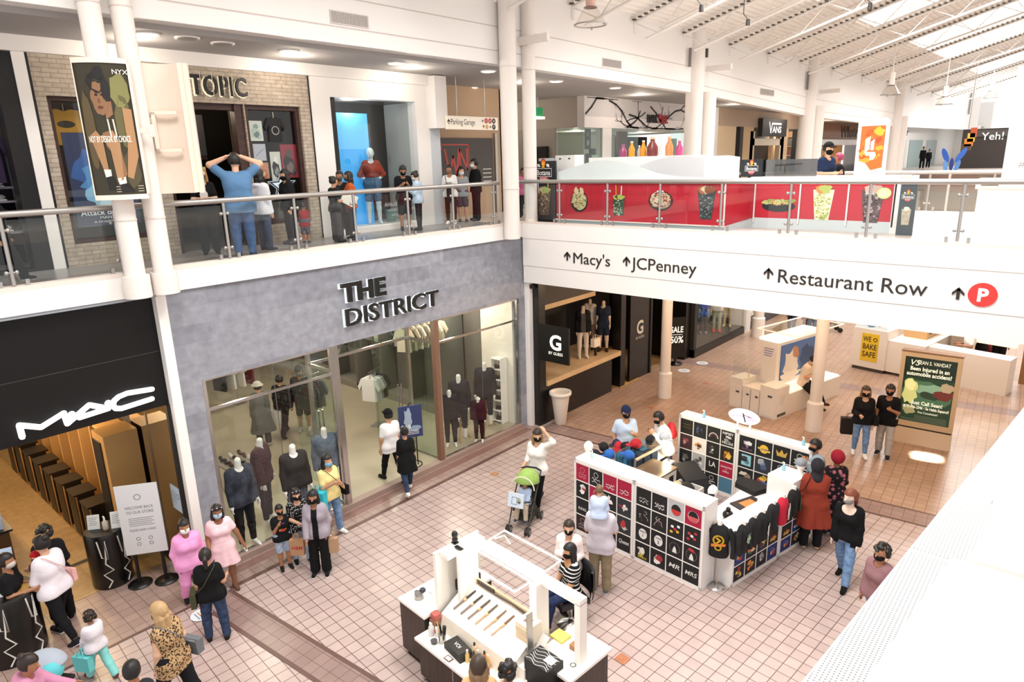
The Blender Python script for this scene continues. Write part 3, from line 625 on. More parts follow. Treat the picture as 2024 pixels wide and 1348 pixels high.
BR0=MB();BR0.box((DX-.3,20.42,8.24),(DX,30.6,9.3),mat('d5d0cf',.6));BR0.box((DX-.0,20.44,8.24),(DX+.01,30.6,8.62),mat('efe9e6',.6));BR0.build('wall_branch_shop',kind='structure')
m=MB();fr=on_left(0,0,DX+.012);r=random.Random(5);TW=mat('2c2624',.7)
def twig(x,y,a,l,w,dep):
 pts=[(x,y)]
 for k in range(5):a+=r.uniform(-.35,.35);x+=l/5*math.cos(a);y+=l/5*math.sin(a);y=min(max(y,8.28),9.25);pts.append((x,y))
 m.line(pts,w,fr,TW,.002)
 if dep:
  for s in(-1,1):twig(*pts[r.choice((2,3,4))],a+s*r.uniform(.4,.9),l*.6,w*.6,dep-1)
for x,y,a,l in((20.5,8.7,.5,2.2),(22.0,9.2,-.6,2.4),(23.4,8.75,.2,2.3),(25.0,9.1,-.5,2.6),(26.2,8.6,.5,2.4),(28,9.1,-.6,2.4),(24.2,8.9,-1.8,1.2),(29.3,8.4,1.2,1.2)):twig(x,y,a,l,.07,3)
m.build('branch_mural',label='black bare branches across the pale shop fascia',cat='mural')
m=MB();m.text('DARK',fr,.42,mat('1a1616'),24.7,8.5,'LEFT',.03,.04,.03,width=.85);m.text('VIBE',fr,.42,mat('a3202c'),25.6,8.5,'LEFT',.03,.04,.03,width=.8);m.text('1',fr,.5,mat('c4303a'),25.5,8.5,'LEFT',.03,.04,.01,width=.1);m.build('shop_sign',label='small black and red letters on the branch-patterned fascia',cat='sign')
m=MB();m.box((DX-.3,21.6,5.6),(DX,22.2,8.24),mat('e9e7e4',.5));m.box((DX-.3,30.2,5.6),(DX,30.6,8.24),WHITE);m.build('wall_branch_post',kind='structure')
slab('window_27',(DX-.06,20.46,5.65),(DX-.05,21.6,8.24),GLASSG);slab('window_28',(DX-.06,22.2,5.65),(DX-.05,24.2,8.24),GLASSG);slab('window_29',(DX-.06,26.8,5.65),(DX-.05,30.2,8.24),GLASSG);slab('window_30',(-15.5,20.46,5.65),(DX-.06,20.47,8.24),GLASSG)
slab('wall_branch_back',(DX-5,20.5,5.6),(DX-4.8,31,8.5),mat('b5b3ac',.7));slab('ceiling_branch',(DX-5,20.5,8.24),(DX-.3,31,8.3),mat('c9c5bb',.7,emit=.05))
for y,z0,z1,l in((20.75,7.5,8.2,'dark face print at the top of the corner window'),(20.8,6.5,7.35,'dark portrait print low in the corner window, outer one'),(21.2,6.5,7.3,'pale floral portrait print low in the corner window, inner one')):
 poster('window_poster',l,y-.18,y+.2,z0,z1,DX-.075,d_fig('b9a99a','5d5148','d8cfc4')if y>21 else d_fig('6e6258','1f1b1c','a59a92'),'b9beb4' if y>21 else '2b2829')
m=MB();m.box((DX-1.5,22.9,5.6),(DX-1.4,24.2,7.55),mat('1b1626',.5));fr=on_left(22.95,6.3,DX-1.39)
for k in range(20):blob(m,fr,.1+.13*(k%6),.2+.22*(k//6),.05,.06,('8f7fb0','b96a8f','6a6fa8')[k%3],.002,k)
blob(m,fr,.95,.5,.2,.45,'b9a7c4',.003,2);blob(m,fr,1.0,.45,.14,.3,'3b2420',.004,3);m.build('display_board',label='dark purple jewellery poster board inside the branch-patterned shop',cat='board')
slab('wall_branch_dark',(DX-1.2,24.3,5.6),(DX-1.1,26.7,8.0),mat('191716',.8));slab('wall_branch_brown',(DX-1.1,24.25,7.3),(DX-1.0,24.95,8.2),mat('5a3326',.8))
poster('window_poster','tall colourful art print inside the window right of the shop door',26.85,27.45,6.2,7.9,DX-.075,d_fig('9a8d54','5a6a5d','c1733b'),'8f9a94');poster('window_poster','soft rust coloured art print farther along the same window',28.2,29.2,6.2,8.0,DX-.075,d_fig('c4b2a6','8e5b4b','a58879'),'bdbab4')
slab('wall_square_sign_shop',(DX-.3,31.2,8.5),(DX,43.2,9.3),mat('c0a892',.6));slab('wall_divider',(DX-.3,30.6,5.6),(DX+.05,31.2,9.3),WHITE)
m=MB()
for y0,y1,c in((31.3,33.4,'e8cda6'),(34.3,35.6,'dcb98c'),(39.6,40.6,'e2c59b'),(33.9,34.3,'2e2622'),(42.0,42.5,'1f2a2e')):m.box((DX-.25,y0,5.6),(DX,y1,8.5),mat(c,.6))
m.box((DX-.8,35.6,5.6),(DX-.7,39.6,8.5),mat('3d332b',.7));m.box((DX-.8,40.6,5.6),(DX-.7,42,8.5),mat('d9b98f',.7,noise=.25,scale=2));m.box((DX-.25,35.5,7.6),(DX,39.7,7.95),mat('f0e2cd',.6));m.box((DX-.25,35.2,5.6),(DX,35.8,8.3),mat('e8d2b4',.6));m.box((DX-.25,39.4,5.6),(DX,40,8.3),mat('e8d2b4',.6));m.build('wall_square_shop_front',kind='structure')
m=MB();m.box((DX,36.1,8.05),(DX+.25,39.6,8.95),mat('2c2828',.5));p=m.build('shop_sign',label='dark square lightbox sign with white skate-style letters',cat='sign')
m=MB();fr=on_left(37.0,8.25,DX+.26);WT=mat('ffffff',.4,emit=.5)
m.line([(0,.5),(.25,0),(.4,.45),(1.7,.45)],.1,fr,WT,.003);m.text('ANS',fr,.46,WT,.48,.0,'LEFT',.003,bold=.03,width=1.3);m.build('lettering',parent=p,label='white VANS letters with a bar over them')
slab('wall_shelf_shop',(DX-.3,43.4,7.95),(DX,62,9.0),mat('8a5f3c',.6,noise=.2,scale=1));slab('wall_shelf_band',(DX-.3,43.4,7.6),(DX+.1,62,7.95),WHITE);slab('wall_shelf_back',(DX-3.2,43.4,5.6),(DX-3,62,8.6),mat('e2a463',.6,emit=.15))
MB().text('Whate',on_left(50.5,8.1,DX+.02),1.1,mat('5a4632',.6),0,0,'LEFT',.01,.03,width=4.2).build('shop_sign',label='brown letters on the wooden fascia partly hidden by the orange panel',cat='sign')
p=empty('product_shelf',(DX-2.8,50,5.6),'cream wall shelving full of boxed goods beyond the food bar','shelf')
m=MB()
for z in(0,.5,.95,1.4,2.0):m.box((-.2,-5,z-.03),(.3,7,z+.03),mat('f4dfc0',.6))
for y in(-5,-2.9,-.9,1.1,3.1,5.1,7):m.box((-.2,y-.08,0),(.3,y+.08,2.6),mat('f4dfc0',.6))
m.build('shelving',parent=p)
for i,(z,h)in enumerate(((.55,.3),(1.0,.3),(1.45,.35),(2.05,.45))):
 for k,y in enumerate((-2.7,-.7,1.3,3.3)):
  MB().box((DX-2.7,50+y,5.6+z),(DX-2.45,50+y+1.6,5.6+z+h),mat(('7b4436','5f3a2d','8e3b3f','6e5240')[(i+k)%4],.6,noise=.45,scale=7)).build('boxed_goods',label='row of boxed goods on the cream shelving',cat='goods',group='goods on the cream shelves')
slab('wall_far_end',(-26,94,5.6),(-11,95,12),mat('f1ece6',.6));slab('wall_far_left',(DX-.3,62,5.6),(DX,95,9.2),mat('e6e2dc',.6))
m=MB()
for y0,y1,z0,z1,c in((64,70,5.6,8,'bcd0cf'),(71.5,77,5.6,8.0,'98aaa8'),(79,84,5.6,8.0,'a9b3b0'),(66,69,7.9,8.6,'d9c3c4')):m.box((DX,y0,z0),(DX+.05,y1,z1),mat(c,.5))
m.build('window_31',kind='structure')
MB().text('venDiver',on_left(64.3,8.35,DX+.051),.9,mat('3a4a8a',.5),0,0,'LEFT',.01,.02,width=6).build('shop_sign',label='tiny blue letters on a far pale shop front',cat='sign')
m=MB();m.box((-9.5,66,5.6),(-5.5,66.3,8.6),mat('3c3432',.6));m.box((-8.9,65.9,8.0),(-5.6,66,8.5),mat('55504e'));p=m.build('dark_shop_front',label='dark far shop front with white sign letters',cat='shop front')
MB().text('Yeh!',on_front(-8.2,7.75,65.85),.8,WT,0,0,'LEFT').build('lettering',parent=p)
# ------------------------------------------------------------------ red food bar on the bridge
REDP=mat('c22236',.3)
fb=empty('food_bar',(-7,14.5,F2),'red panelled food bar with printed dishes behind the bridge railing','food bar')
def fpart(name,m,label=None):
 o=m.build(name,parent=fb,label=label);o.matrix_parent_inverse=Matrix.Translation((7,-14.5,-F2));return o
m=MB();m.box((-10.66,14.0,F2),(-6.14,14.9,F2+.1),mat('9fb0b6',.5));m.box((-5.95,15.0,F2),(-3.1,15.8,F2+.22),mat('cfd8dc',.5));m.add([(-6.14,14,F2),(-5.92,15,F2),(-5.92,15,F2+.22),(-6.14,14,F2+.1)],[(0,1,2,3)],mat('cfd8dc',.5));fpart('plinth',m)
m=MB();m.box((-10.66,14.0,F2+.1),(-6.14,14.9,F2+1.0),REDP);m.add([(-6.14,14,F2+.1),(-5.92,15,F2+.2),(-5.92,15,F2+1.0),(-6.14,14,F2+1.0),(-6.14,14.9,F2+.1),(-6.14,14.9,F2+1)],[(0,1,2,3),(0,4,1),(3,2,5)],REDP);m.box((-5.92,15.0,F2+.22),(-3.16,15.8,F2+1.0),REDP);fpart('panel',m)
m=MB()
for x,y in((-6.15,13.985),(-5.9,14.985),(-4.93,14.985),(-3.98,14.985),(-3.13,14.985)):m.box((x-.015,y-.015,F2+.12),(x+.015,y+.01,F2+1.0),mat('efe6e2',.4))
m.box((-10.7,13.98,F2+.08),(-6.12,14.0,F2+.11),mat('efe6e2',.4));m.box((-3.16,14.97,F2),(-3.04,15.8,F2+1.0),WHITE);fpart('trim',m)
m=MB();m.box((-9.95,14.42,F2+1.08),(-6.9,14.85,7.2),WHITE);m.box((-10.68,13.93,F2+1.0),(-6.1,14.95,F2+1.08),WHITE);m.box((-6.1,14.5,F2+1.0),(-5.9,15.2,F2+1.08),WHITE);m.box((-5.98,14.92,F2+1.02),(-3.05,15.85,F2+1.1),WHITE);fpart('countertop',m)
r=random.Random(9)
def speckle(m,fr,cx,cy,rx,ry,cols,n,s,lift,inside=None):
 for i in range(n):
  a,d=r.uniform(0,6.283),math.sqrt(r.random());x,y=cx+rx*d*math.cos(a),cy+ry*d*math.sin(a)
  if inside and not inside(x,y):continue
  blob(m,fr,x,y,s*r.uniform(.6,1.3),s*r.uniform(.4,1),r.choice(cols),lift+i*1e-5,i,7,.4)
def bowl(m,fr,cx,cy,w,h,cols,fries=False):
 m.disc((cx,cy),w/2,h/2,fr,mat('191d1e',.4),.002,28);blob(m,fr,cx,cy+.02,w*.44,h*.42,cols[0],.004,4,20,.1);speckle(m,fr,cx,cy+.02,w*.42,h*.40,cols,150,w*.045,.005)
 if fries:
  for k in(-1,1):blob(m,fr,cx+k*w*.16,cy+h*.5,w*.12,h*.16,'e8d3ac',.0075,k+3)
def cup(m,fr,cx,cy,w,h,fill,cols,straws=(),top=None,taper=.72,n=110):
 m.poly([(cx-w/2*taper,cy-h/2),(cx+w/2*taper,cy-h/2),(cx+w/2,cy+h/2),(cx-w/2,cy+h/2)],fr,mat(fill,.3),.002)
 ins=lambda x,y:abs(x-cx)<w/2*(taper+(1-taper)*(y-cy+h/2)/h)*.9
 speckle(m,fr,cx,cy-h*.06,w*.5,h*.42,cols,n,w*.06,.004,ins)
 if top:
  for i,c in enumerate(top):blob(m,fr,cx+w*.17*(i-len(top)/2+.5),cy+h*.52,w*.3,h*.14,c,.006+.001*i,i,14)
 for x,l,c in straws:m.line([(cx+x*w,cy+h*.4),(cx+x*w*1.2,cy+h*.4+l)],.03,fr,mat(c,.4),.0065)
frA=on_front(0,0,13.993);frC=on_front(0,0,14.993)
def at14(px,py):p=wy(px,py,14);return p.x,p.z
def at15(px,py):p=wy(px,py,15);return p.x,p.z
m=MB();x,z=at14(1145,398);bowl(m,frA,x,z,.52,.52,['d9cfa0','9a7b46','c3c98a','efe6c8','7c6a3a','b5a468'],True);fpart('dish_print',m,'printed bowl of loaded fries')
m=MB();x,z=at14(1223,408);cup(m,frA,x,z,.33,.42,'35503c',['1e3626','8fae86','4d7352','d4e0c6'],((-.2,.32,'e2a23c'),(.2,.3,'e6e6e6')),['b5c46a','4a2a22','a9bd5c'],.85);fpart('drink_print',m,'printed green drink with lime and straws')
m=MB();x,z=at14(1306,397);bowl(m,frA,x,z,.62,.44,['e7d6c0','a9483f','9fae6f','6d3a30','d9c29a','c98d77']);fpart('dish_print',m,'printed black bowl of snack mix')
m=MB();x,z=at14(1396,405);cup(m,frA,x,z,.42,.62,'3f4648',['23292b','59636a','8a979b'],(),['b0663f','d8c9a4','8d4f33'],.62,60);fpart('drink_print',m,'printed tall dark cup with a heaped topping')
m=MB();x,z=at15(1539,402);m.disc((x,z-.06),.36,.12,frC,mat('20262a',.4),.002)
for k in range(6):blob(m,frC,x-.25+.1*k,z+.02+.03*(k%2),.11,.045,('b9c77a','8fa050','d2c37d','c3cf8c')[k%4],.004+.0005*k,k)
speckle(m,frC,x,z+.02,.24,.06,['9a6a36','c99d5a'],40,.016,.008);fpart('dish_print',m,'printed green flautas on a dark plate')
m=MB();x,z=at15(1626,405);cup(m,frC,x,z,.42,.62,'e8e6cc',['a7b44f','d9d79a','c4c874','8a9a3c'],(),['d98f4a','b4c463'],.66);fpart('drink_print',m,'printed cup of chopped green snack')
m=MB();x,z=at15(1723,408);cup(m,frC,x,z,.42,.64,'5a4a4c',['2a1d20','7a6268','b79ea3','3c2a2e'],(),['e7b7ae','c7a79c'],.62);m.disc((x+.2,z+.26),.13,.11,frC,mat('cfdc8c',.4),.01,20);m.disc((x+.2,z+.26),.1,.08,frC,mat('e6edbe',.4),.011,20);fpart('drink_print',m,'printed dark iced drink with a lime slice')
def botana(m,fr,s):
 """flame emblem over a boxed name"""
 for i,(c,rx,ry,y)in enumerate((('b5452c',.12,.2,.5),('e2902f',.09,.15,.47),('f3cf4a',.05,.1,.43))):m.poly([(s*(rx*math.sin(t)*(1-.35*math.cos(t))),s*(y-ry*math.cos(t)*1.0+.08*(t>3.1)*0))for t in(2*math.pi*k/18 for k in range(18))],fr,mat(c,.5),.002+.001*i)
 for k in(-1,1):blob(m,fr,k*s*.24,s*.42,s*.08,s*.07,'ece6e0',.004,4)
 m.ring((0,s*.36),s*.07,s*.03,fr,mat('e9c93c',.5),.006,14)
 W2=mat('f1efec',.5);m.text('Botana',fr,s*.3,W2,0,s*.03,'CENTER',.004,bold=.015,width=s*.7)
 m.line([(-s*.42,s*.3),(-s*.42,-.03*s),(s*.42,-.03*s),(s*.42,s*.3),(-s*.42,s*.3)],s*.02,fr,W2,.004)
 m.poly([(s*.22*math.cos(t),-s*.03+s*.22*math.sin(t))for t in(math.pi+math.pi*k/12 for k in range(13))],fr,mat('c8404a',.5),.003);m.text('BOWLS',fr,s*.11,W2,0,-s*.15,'CENTER',.005)
NAVY=mat('12161f',.4)
m=MB();m.box((-11.47,14.0,F2),(-10.69,14.06,7.15),NAVY);p=m.build('menu_panel',label='tall black end panel with a flame emblem and a cup print, beside the corner column',cat='panel')
m=MB();botana(m,on_front(-11.07,6.78,13.995),.62);m.build('emblem',parent=p);
m=MB();f=on_front(-11.07,6.1,13.995);cup(m,f,0,0,.44,.62,'6b5648',['3d2b25','8a6d52','c7b48d'],((-.35,.35,'e5e5e5'),(.3,.35,'e2b23c')),['8c3f2f','d8c79c','a9b86a'],.72,70);m.build('drink_print',parent=p)
def panel_sign(label,px0,px1,Y,z0,z1,s,off=0):
 a=wy(*px0,Y);b=wy(*px1,Y);m=MB();m.box((a.x,Y,z0),(b.x,Y+.05,z1),NAVY);p=m.build('emblem_panel',label=label,cat='panel');m=MB();botana(m,on_front((a.x+b.x)/2,z0+(z1-z0)*.36,Y-.005),s);m.build('emblem',parent=p)
panel_sign('square black panel with a flame emblem standing on the food bar counter',(1465,330),(1507,330),15.1,6.7,7.07,.34)
m=MB();m.box((-3.0,14.75,F2),(-2.72,14.8,6.58),mat('3d464c',.4));p=m.build('menu_panel',label='narrow dark end panel with a faded emblem closing the food bar',cat='panel')
m=MB();f=on_front(-2.86,6.3,14.745);botana(m,f,.24);cup(m,on_front(-2.86,5.95,14.745),0,0,.16,.3,'b9ad9a',['d8cfb8','8a7f6c'],(),['e8dfca'],.8,30);m.build('emblem',parent=p)
FROST=bpy.data.materials.new('frosted_screen');FROST.use_nodes=True
nt,b=nodes(FROST);b.inputs['Base Color'].default_value=(.80,.88,.88,1);b.inputs['Roughness'].default_value=.35;b.inputs['Alpha'].default_value=.82
FROST2=FROST.copy();FROST2.node_tree.nodes['Principled BSDF'].inputs['Base Color'].default_value=(.72,.72,.74,1)
def wave(pts,Y,z0,m,label,mtl):
 mb=MB();q=[wy(px,py,Y)for px,py in pts];f=on_front(0,0,Y)
 mb.prism([(p.x,p.z)for p in q]+[(q[-1].x,z0),(q[0].x,z0)],.012,mtl,f)
 return mb.build('frosted_screen',label=label,cat='screen',group=None)
wave([(1098,341),(1120,335),(1146,326),(1175,318),(1200,317),(1225,319),(1260,328),(1300,342),(1340,349),(1395,351),(1430,350)],14.1,6.68,None,'pale green frosted wave screen on the near end of the food bar',FROST)
wave([(1265,327),(1300,315),(1330,309),(1360,308),(1390,313),(1420,324)],14.3,6.7,None,'grey frosted hump screen behind the pale green one',FROST2)
wave([(1393,314),(1410,308),(1440,307),(1463,310)],14.2,6.68,None,'teal tinted frosted screen beside the small emblem panel',FROST)
m=MB();a=wy(1508,307,15.2);b_=wy(1617,310,15.2)
m.box((a.x,15.2,6.7),(b_.x,15.215,7.06),glass('dark_screen',(.35,.35,.36),.35));m.build('sneeze_guard',label='dark reflective sneeze guard on the food bar',cat='screen')
def bottle(label,px,py,Y,h,r_,body,cap,group='bottles on the food bar',zoff=7.2,name='bottle',neck=.4):
 p=wy(px,py,Y);t=empty(name,(p.x,Y,zoff),label,'bottle',group=group)
 MB().lathe([(r_*.9,0),(r_,.02),(r_,h*.5),(r_*neck,h*.78),(r_*neck,h*.9)],mat(body,.25),n=14).build('body',parent=t)
 MB().lathe([(r_*neck*1.1,h*.9),(r_*neck*1.1,h)],mat(cap,.4),n=12).build('cap',parent=t)
for l,px,h,r_,c,k in(('orange sauce bottle nearest the dark poster board',1248,.42,.075,'e89a2e','e9e4d8'),('small clear bottle between the two orange bottles',1263,.3,.05,'b9b6ae','f2f2f2'),('second orange sauce bottle on the food bar',1271,.43,.075,'e89a2e','e9e4d8'),('large dark red jug on the food bar',1289,.5,.13,'7b3a35','e6c49a'),('small white capped bottle past the red jug',1305,.3,.045,'d9d6d2','f4f4f4'),('peach coloured bottle past the grey hump',1322,.5,.09,'dc8f56','e8b98a'),('magenta drink bottle at the far end of the row',1342,.38,.08,'b8477a','c95f8d'),('pink purple bottle first in the row',1231,.34,.09,'9d4a73','b66a8d')):bottle(l,px,320,14.62,h*.85,r_,c,k)
for i,(px0,px1,z0,z1,c,l)in enumerate(((1074,1104,6.95,7.22,'cdd2d3','grey appliance with dials behind the near frosted screen'),(1107,1145,6.75,7.28,'f3f1ee','white box cooler with two handle slots behind the near frosted screen'))):
 a=wy(px0,320,14.7);b_=wy(px1,320,14.7);m=MB();m.box((a.x,14.5,6.68),(b_.x,14.9,z1),mat(c,.5))
 for x in(.25,.72):m.box((a.x+(b_.x-a.x)*x-.03,14.49,z1-.1),(a.x+(b_.x-a.x)*x+.03,14.5,z1-.07),BLACK)
 m.build('counter_appliance',label=l,cat='appliance')
m=MB();a=wy(1697,238,15.1);x0,x1,z0,z1=-3.95,-3.42,6.72,7.8
m.prism([(x0,z0),(x1+.02,z0),(x1+.02,z1-.06),(x1-.05,z1),(x0+.06,z1),(x0,z1-.06)],.12,mat('e6e4e8',.4),on_front(0,0,15.2));p=m.build('logo_panel',label='upright orange panel with a white folded logo at the end of the food bar',cat='panel')
m=MB();f=on_front(x0+.07,z0+.06,15.07);w,h=x1-x0-.1,z1-z0-.2
m.poly([(0,0),(w,0),(w,h),(0,h)],f,mat('f6e9d2',.5,emit=.12),0);ORG=('e8642a','ee8a2f','f3b63a','e2532a')
m.poly([(0,h*.3),(w*.3,h*.2),(w*.55,h*.04),(w,h*.1),(w,h),(0,h)],f,mat('e9702c',.5,emit=.12),.002)
for k in range(16):blob(m,f,w*(.15+.7*r.random()),h*(.3+.6*r.random()),w*.14,h*.06,ORG[k%4],.003+.0002*k,k,12,.5)
blob(m,f,w*.75,h*.88,w*.2,h*.09,'f6c63c',.007,2);blob(m,f,w*.3,h*.26,w*.25,h*.05,'f1a93a',.007,5)
WL2=mat('fbf7f2',.5,emit=.2);m.poly([(w*.22,h*.72),(w*.42,h*.78),(w*.42,h*.5),(w*.22,h*.42)],f,WL2,.009);m.poly([(w*.46,h*.66),(w*.6,h*.72),(w*.6,h*.48),(w*.46,h*.48)],f,WL2,.009);m.poly([(w*.22,h*.44),(w*.66,h*.44),(w*.72,h*.36),(w*.62,h*.27),(w*.46,h*.27),(w*.46,h*.36),(w*.3,h*.36)],f,WL2,.0095);m.build('artwork',parent=p)
m=MB();m.box((-1.9,19.2,F2),(-.2,19.5,8.9),mat('faf7f4',.5,emit=.15));p=m.build('banner_tower',label='tall white banner tower with a small hashtag at the far end of the bridge',cat='banner')
MB().text('#SaveTogether',on_front(-1.62,6.75,19.19),.2,mat('8a8784',.5),0,0,'LEFT',.003).build('lettering',parent=p)
m=MB();m.box((-2.1,17.5,F2),(.5,18.2,F2+.75),mat('f6f1ec',.5));m.box((-2.15,17.45,F2+.75),(.5,18.25,F2+.95),mat('ece4da',.5));m.box((-2.05,17.44,F2+.82),(-1.75,17.45,F2+.88),mat('5a524c'));m.build('planter_bench',label='white boxy bench unit with a small dark plate on the bridge',cat='bench')
m=MB();a=wy(1882,316,40);f=on_front(a.x,a.z,40)@Matrix.Scale(.62,4)
for k,(x,y,rx,ry,an)in enumerate(((-.5,.35,.2,.6,.4),(.55,.35,.2,.65,-.55),(-.4,-.5,.16,.5,.15),(.4,-.5,.16,.5,-.3),(0,-.35,.15,.5,0))):
 m.poly([(x+rx*math.cos(t)*math.cos(an)-ry*math.sin(t)*math.sin(an),y+rx*math.cos(t)*math.sin(an)+ry*math.sin(t)*math.cos(an))for t in(6.283*i/16 for i in range(16))],f,mat(('2f62c9','3a70d4','6ba0e2','5b92dc','1f3f8a')[k],.4),.02*k)
m.box((a.x-.05,40,0),(a.x+.05,40.05,a.z),WHITE);m.build('wing_sculpture',label='blue winged sculpture on the far side of the bridge',cat='sculpture')
m=MB();a=wy(1912,272,40)
for k in range(4):m.box((a.x-.2+.1*k,40,a.z-.6+.2*k),(a.x+.2+.05*k,40.1,a.z-.3+.25*k),mat(('5a4632','e08a2e','f0c04a','c9592e')[k],.5))
m.tube([(a.x,40,a.z+.4),(a.x,40,11)],.02,STEEL,5);m.build('hanging_ornament',label='orange and yellow ornament hanging beyond the bridge',cat='ornament')
# ------------------------------------------------------------------ shops under the bridge
WOOD=mat('d2b58c',.45,noise=.15,scale=5)
GB=mat('0f0d0c',.35)
slab('wall_pier_strip',(-11.62,13.47,0),(-11.2,13.62,4.1),WHITE);slab('wall_black_post',(-11.6,13.62,0),(-11.0,13.9,4.1),GB)
slab('wall_black_front',(-11.3,13.9,0),(-11.0,17.25,1.09),GB);slab('wall_black_end',(-11.3,17.72,0),(-10.98,18.0,4.1),GB);slab('wall_black_top',(-11.25,13.9,3.4),(-11.0,17.72,4.1),mat('3b3530',.7))
slab('wall_black_back',(-14.2,13.4,0),(-14,22,4.1),mat('1a1614',.7));slab('wall_black_beyond',(-14,21.7,0),(-10.75,22.1,4.1),GB)
slab('floor_dark_store',(-14,13.5,0),(-11.3,21.7,.01),mat('8a6a44',.5));slab('ceiling_dark_store',(-14,13.5,3.9),(-11.1,21.7,4.0),mat('2a2522',.8))
m=MB();m.box((-12.6,13.92,1.1),(-10.95,17.7,1.25),WOOD);m.build('display_ledge',label='long pale wood display ledge in the black shop window',cat='ledge')
m=MB();m.box((-12.3,13.95,3.05),(-11.6,17.2,3.3),WOOD);m.build('trim_70',kind='structure')
slab('wall_black_rail',(-12.6,13.95,2.62),(-12.3,17.3,2.9),GB);slab('wall_black_inner',(-12.9,13.95,1.25),(-12.8,17.3,2.6),mat('171311',.6))
for i,(y,z,w,h,c)in enumerate(((14.3,2.96,.25,.14,'6a4a30'),(14.75,2.97,.2,.16,'c8b79a'),(15.2,2.98,.2,.2,'efe6d4'),(15.6,3.0,.34,.22,'dfe4ea'),(16.2,2.96,.25,.12,'4b3a30'),(16.7,2.96,.3,.12,'6d5a48'))):
 MB().box((-12.55,y-w/2,2.9),(-12.4,y+w/2,2.9+h),mat(c,.5)).build('shelf_item',label='small %s on the upper black shelf behind the wood strip'%('brown box','tan box','cream box','pale printed box','dark box','brown grey box')[i],cat='box')
MB().box((-12.79,14.5,2.3),(-12.74,15.2,2.6),mat('3f8fd0',.4,emit=.6)).build('screen',label='small blue lit screen behind the projecting letter sign',cat='screen')
for i,(y,z,c)in enumerate(((14.9,1.55,'8c4a44'),(15.15,1.5,'5a5f68'),(15.4,1.52,'7e6a62'),(14.6,1.5,'b9a79a'))):
 m=MB();m.ball((-12.45,y,1.62),.13,mat(c,.8),8,(.8,1.3,.5));m.box((-12.6,y-.16,1.25),(-12.3,y+.16,1.58),mat('1a1614',.5));m.build('folded_goods',label='folded %s goods on the dark table behind the window ledge'%('rust red','slate','taupe','pale')[i],cat='clothes')
m=MB();m.box((-11.02,13.6,1.95),(-10.0+.0,13.66,2.95),GB);p=m.build('blade_sign',label='black projecting sign with a white letter on the corner post',cat='sign')
GW=mat('f4f1ea',.4,emit=.5);m=MB();f=on_front(-10.42,2.32,13.59);m.text('G',f,.56,GW,0,0,'CENTER',.002,bold=.03);m.text('BY GUESS',f,.11,GW,0,-.15,'CENTER',.002,bold=.01);m.build('lettering',parent=p)
m=MB();m.box((-11.1,18.35,0),(-11.02,19.6,4.0),GB);m.box((-11.12,19.6,0),(-10.98,19.7,4.0),mat('1f1b19'));p=m.build('door_leaf',label='tall black sliding door with a grey letter',cat='door')
m=MB();f=on_left(18.95,1.55,-11.01);G2=mat('b9b4ab',.4,emit=.1);m.text('G',f,.62,G2,0,0,'CENTER',.003,bold=.03);m.text('BY GUESS',f,.12,G2,0,-.17,'CENTER',.003,bold=.01);m.build('lettering',parent=p)
slab('floor_doorway_mat',(-11.9,17.7,.01),(-10.95,18.9,.02),mat('c09a4e',.6,noise=.25,scale=18))
t=empty('sale_sign',(-10.76,21.05,0),'black upright sale poster frame standing beside the far column','sign',math.radians(50))
m=MB();m.box((-.3,-.03,.25),(.3,.03,1.72),GB);m.lathe([(.24,0),(.24,.04),(.05,.06),(.05,.3)],GB);m.build('frame',parent=t)
m=MB();f=on_front(0,0,-.035);m.text('SALE',f,.3,GW,0,1.18,'CENTER',0,bold=.02,width=.46);m.text('50%',f,.34,GW,0,.8,'CENTER',0,bold=.02,width=.48);m.line([(-.2,1.1),(.2,1.1)],.015,f,GW);m.build('lettering',parent=t)
m=MB();m.box((-.1,-.05,.98),(.1,-.03,1.0),GB);m.build('clip',parent=t)
slab('wall_sports_front',(-11.0,22.1,0),(-10.55,26.6,.28),GB);slab('wall_sports_back',(-12.4,22.1,0),(-12.2,26.8,4),mat('3a3938',.7));slab('floor_sports',(-12.2,22.1,.28),(-10.6,26.6,.3),mat('4a443c',.6))
slab('wall_sports_panel',(-11.9,23.6,.3),(-11.8,24.4,4),mat('c8a97c',.6,emit=.25));slab('window_40',(-10.61,22.1,.28),(-10.6,26.6,4),GLASS);slab('wall_sports_left',(-11.9,22.1,0),(-10.6,22.3,4),mat('2c2b2b',.5))
slab('wall_white_pillar',(-11.2,26.6,0),(-10.5,27.1,4.1),WHITE);slab('wall_shoe_front',(-11,27.1,0),(-10.6,34,.35),mat('4a4a4c',.6));slab('wall_shoe_back',(-12.4,27.1,0),(-12.3,34,4),mat('8b8d74',.8,noise=.4,scale=6))
slab('floor_shoe_stage',(-12.3,27.1,.35),(-10.8,34,.45),mat('6c675f',.6))
for k in range(14):
 m=MB();c=('d9b48f','c98a5c','e6d2b5')[k%3];y,x=27.5+.33*k,-10.95-.25*(k%2);m.ball((x,y,.54),.15,mat(c,.6),8,(.8,1.2,.5));m.box((x-.12,y-.17,.45),(x+.12,y+.17,.48),mat('efe0c8'));m.build('shoe',label='tan shoe in the shop window beyond the white pillar',cat='shoe',group='shoes in the far shop window')
slab('wall_far_shop_row',(-11.4,34,0),(-10.9,62,4.1),mat('cfc4b8',.6));slab('wall_far_wood',(-10.9,30.8,0),(-10.0,34.5,1.5),mat('c9a273',.55));slab('wall_far_lower_end',(-11.4,62,0),(9,62.4,5.3),mat('d8cfc6',.6));slab('wall_right_lower',(3.2,14,0),(3.6,62,5.3),mat('e2dad2',.6))
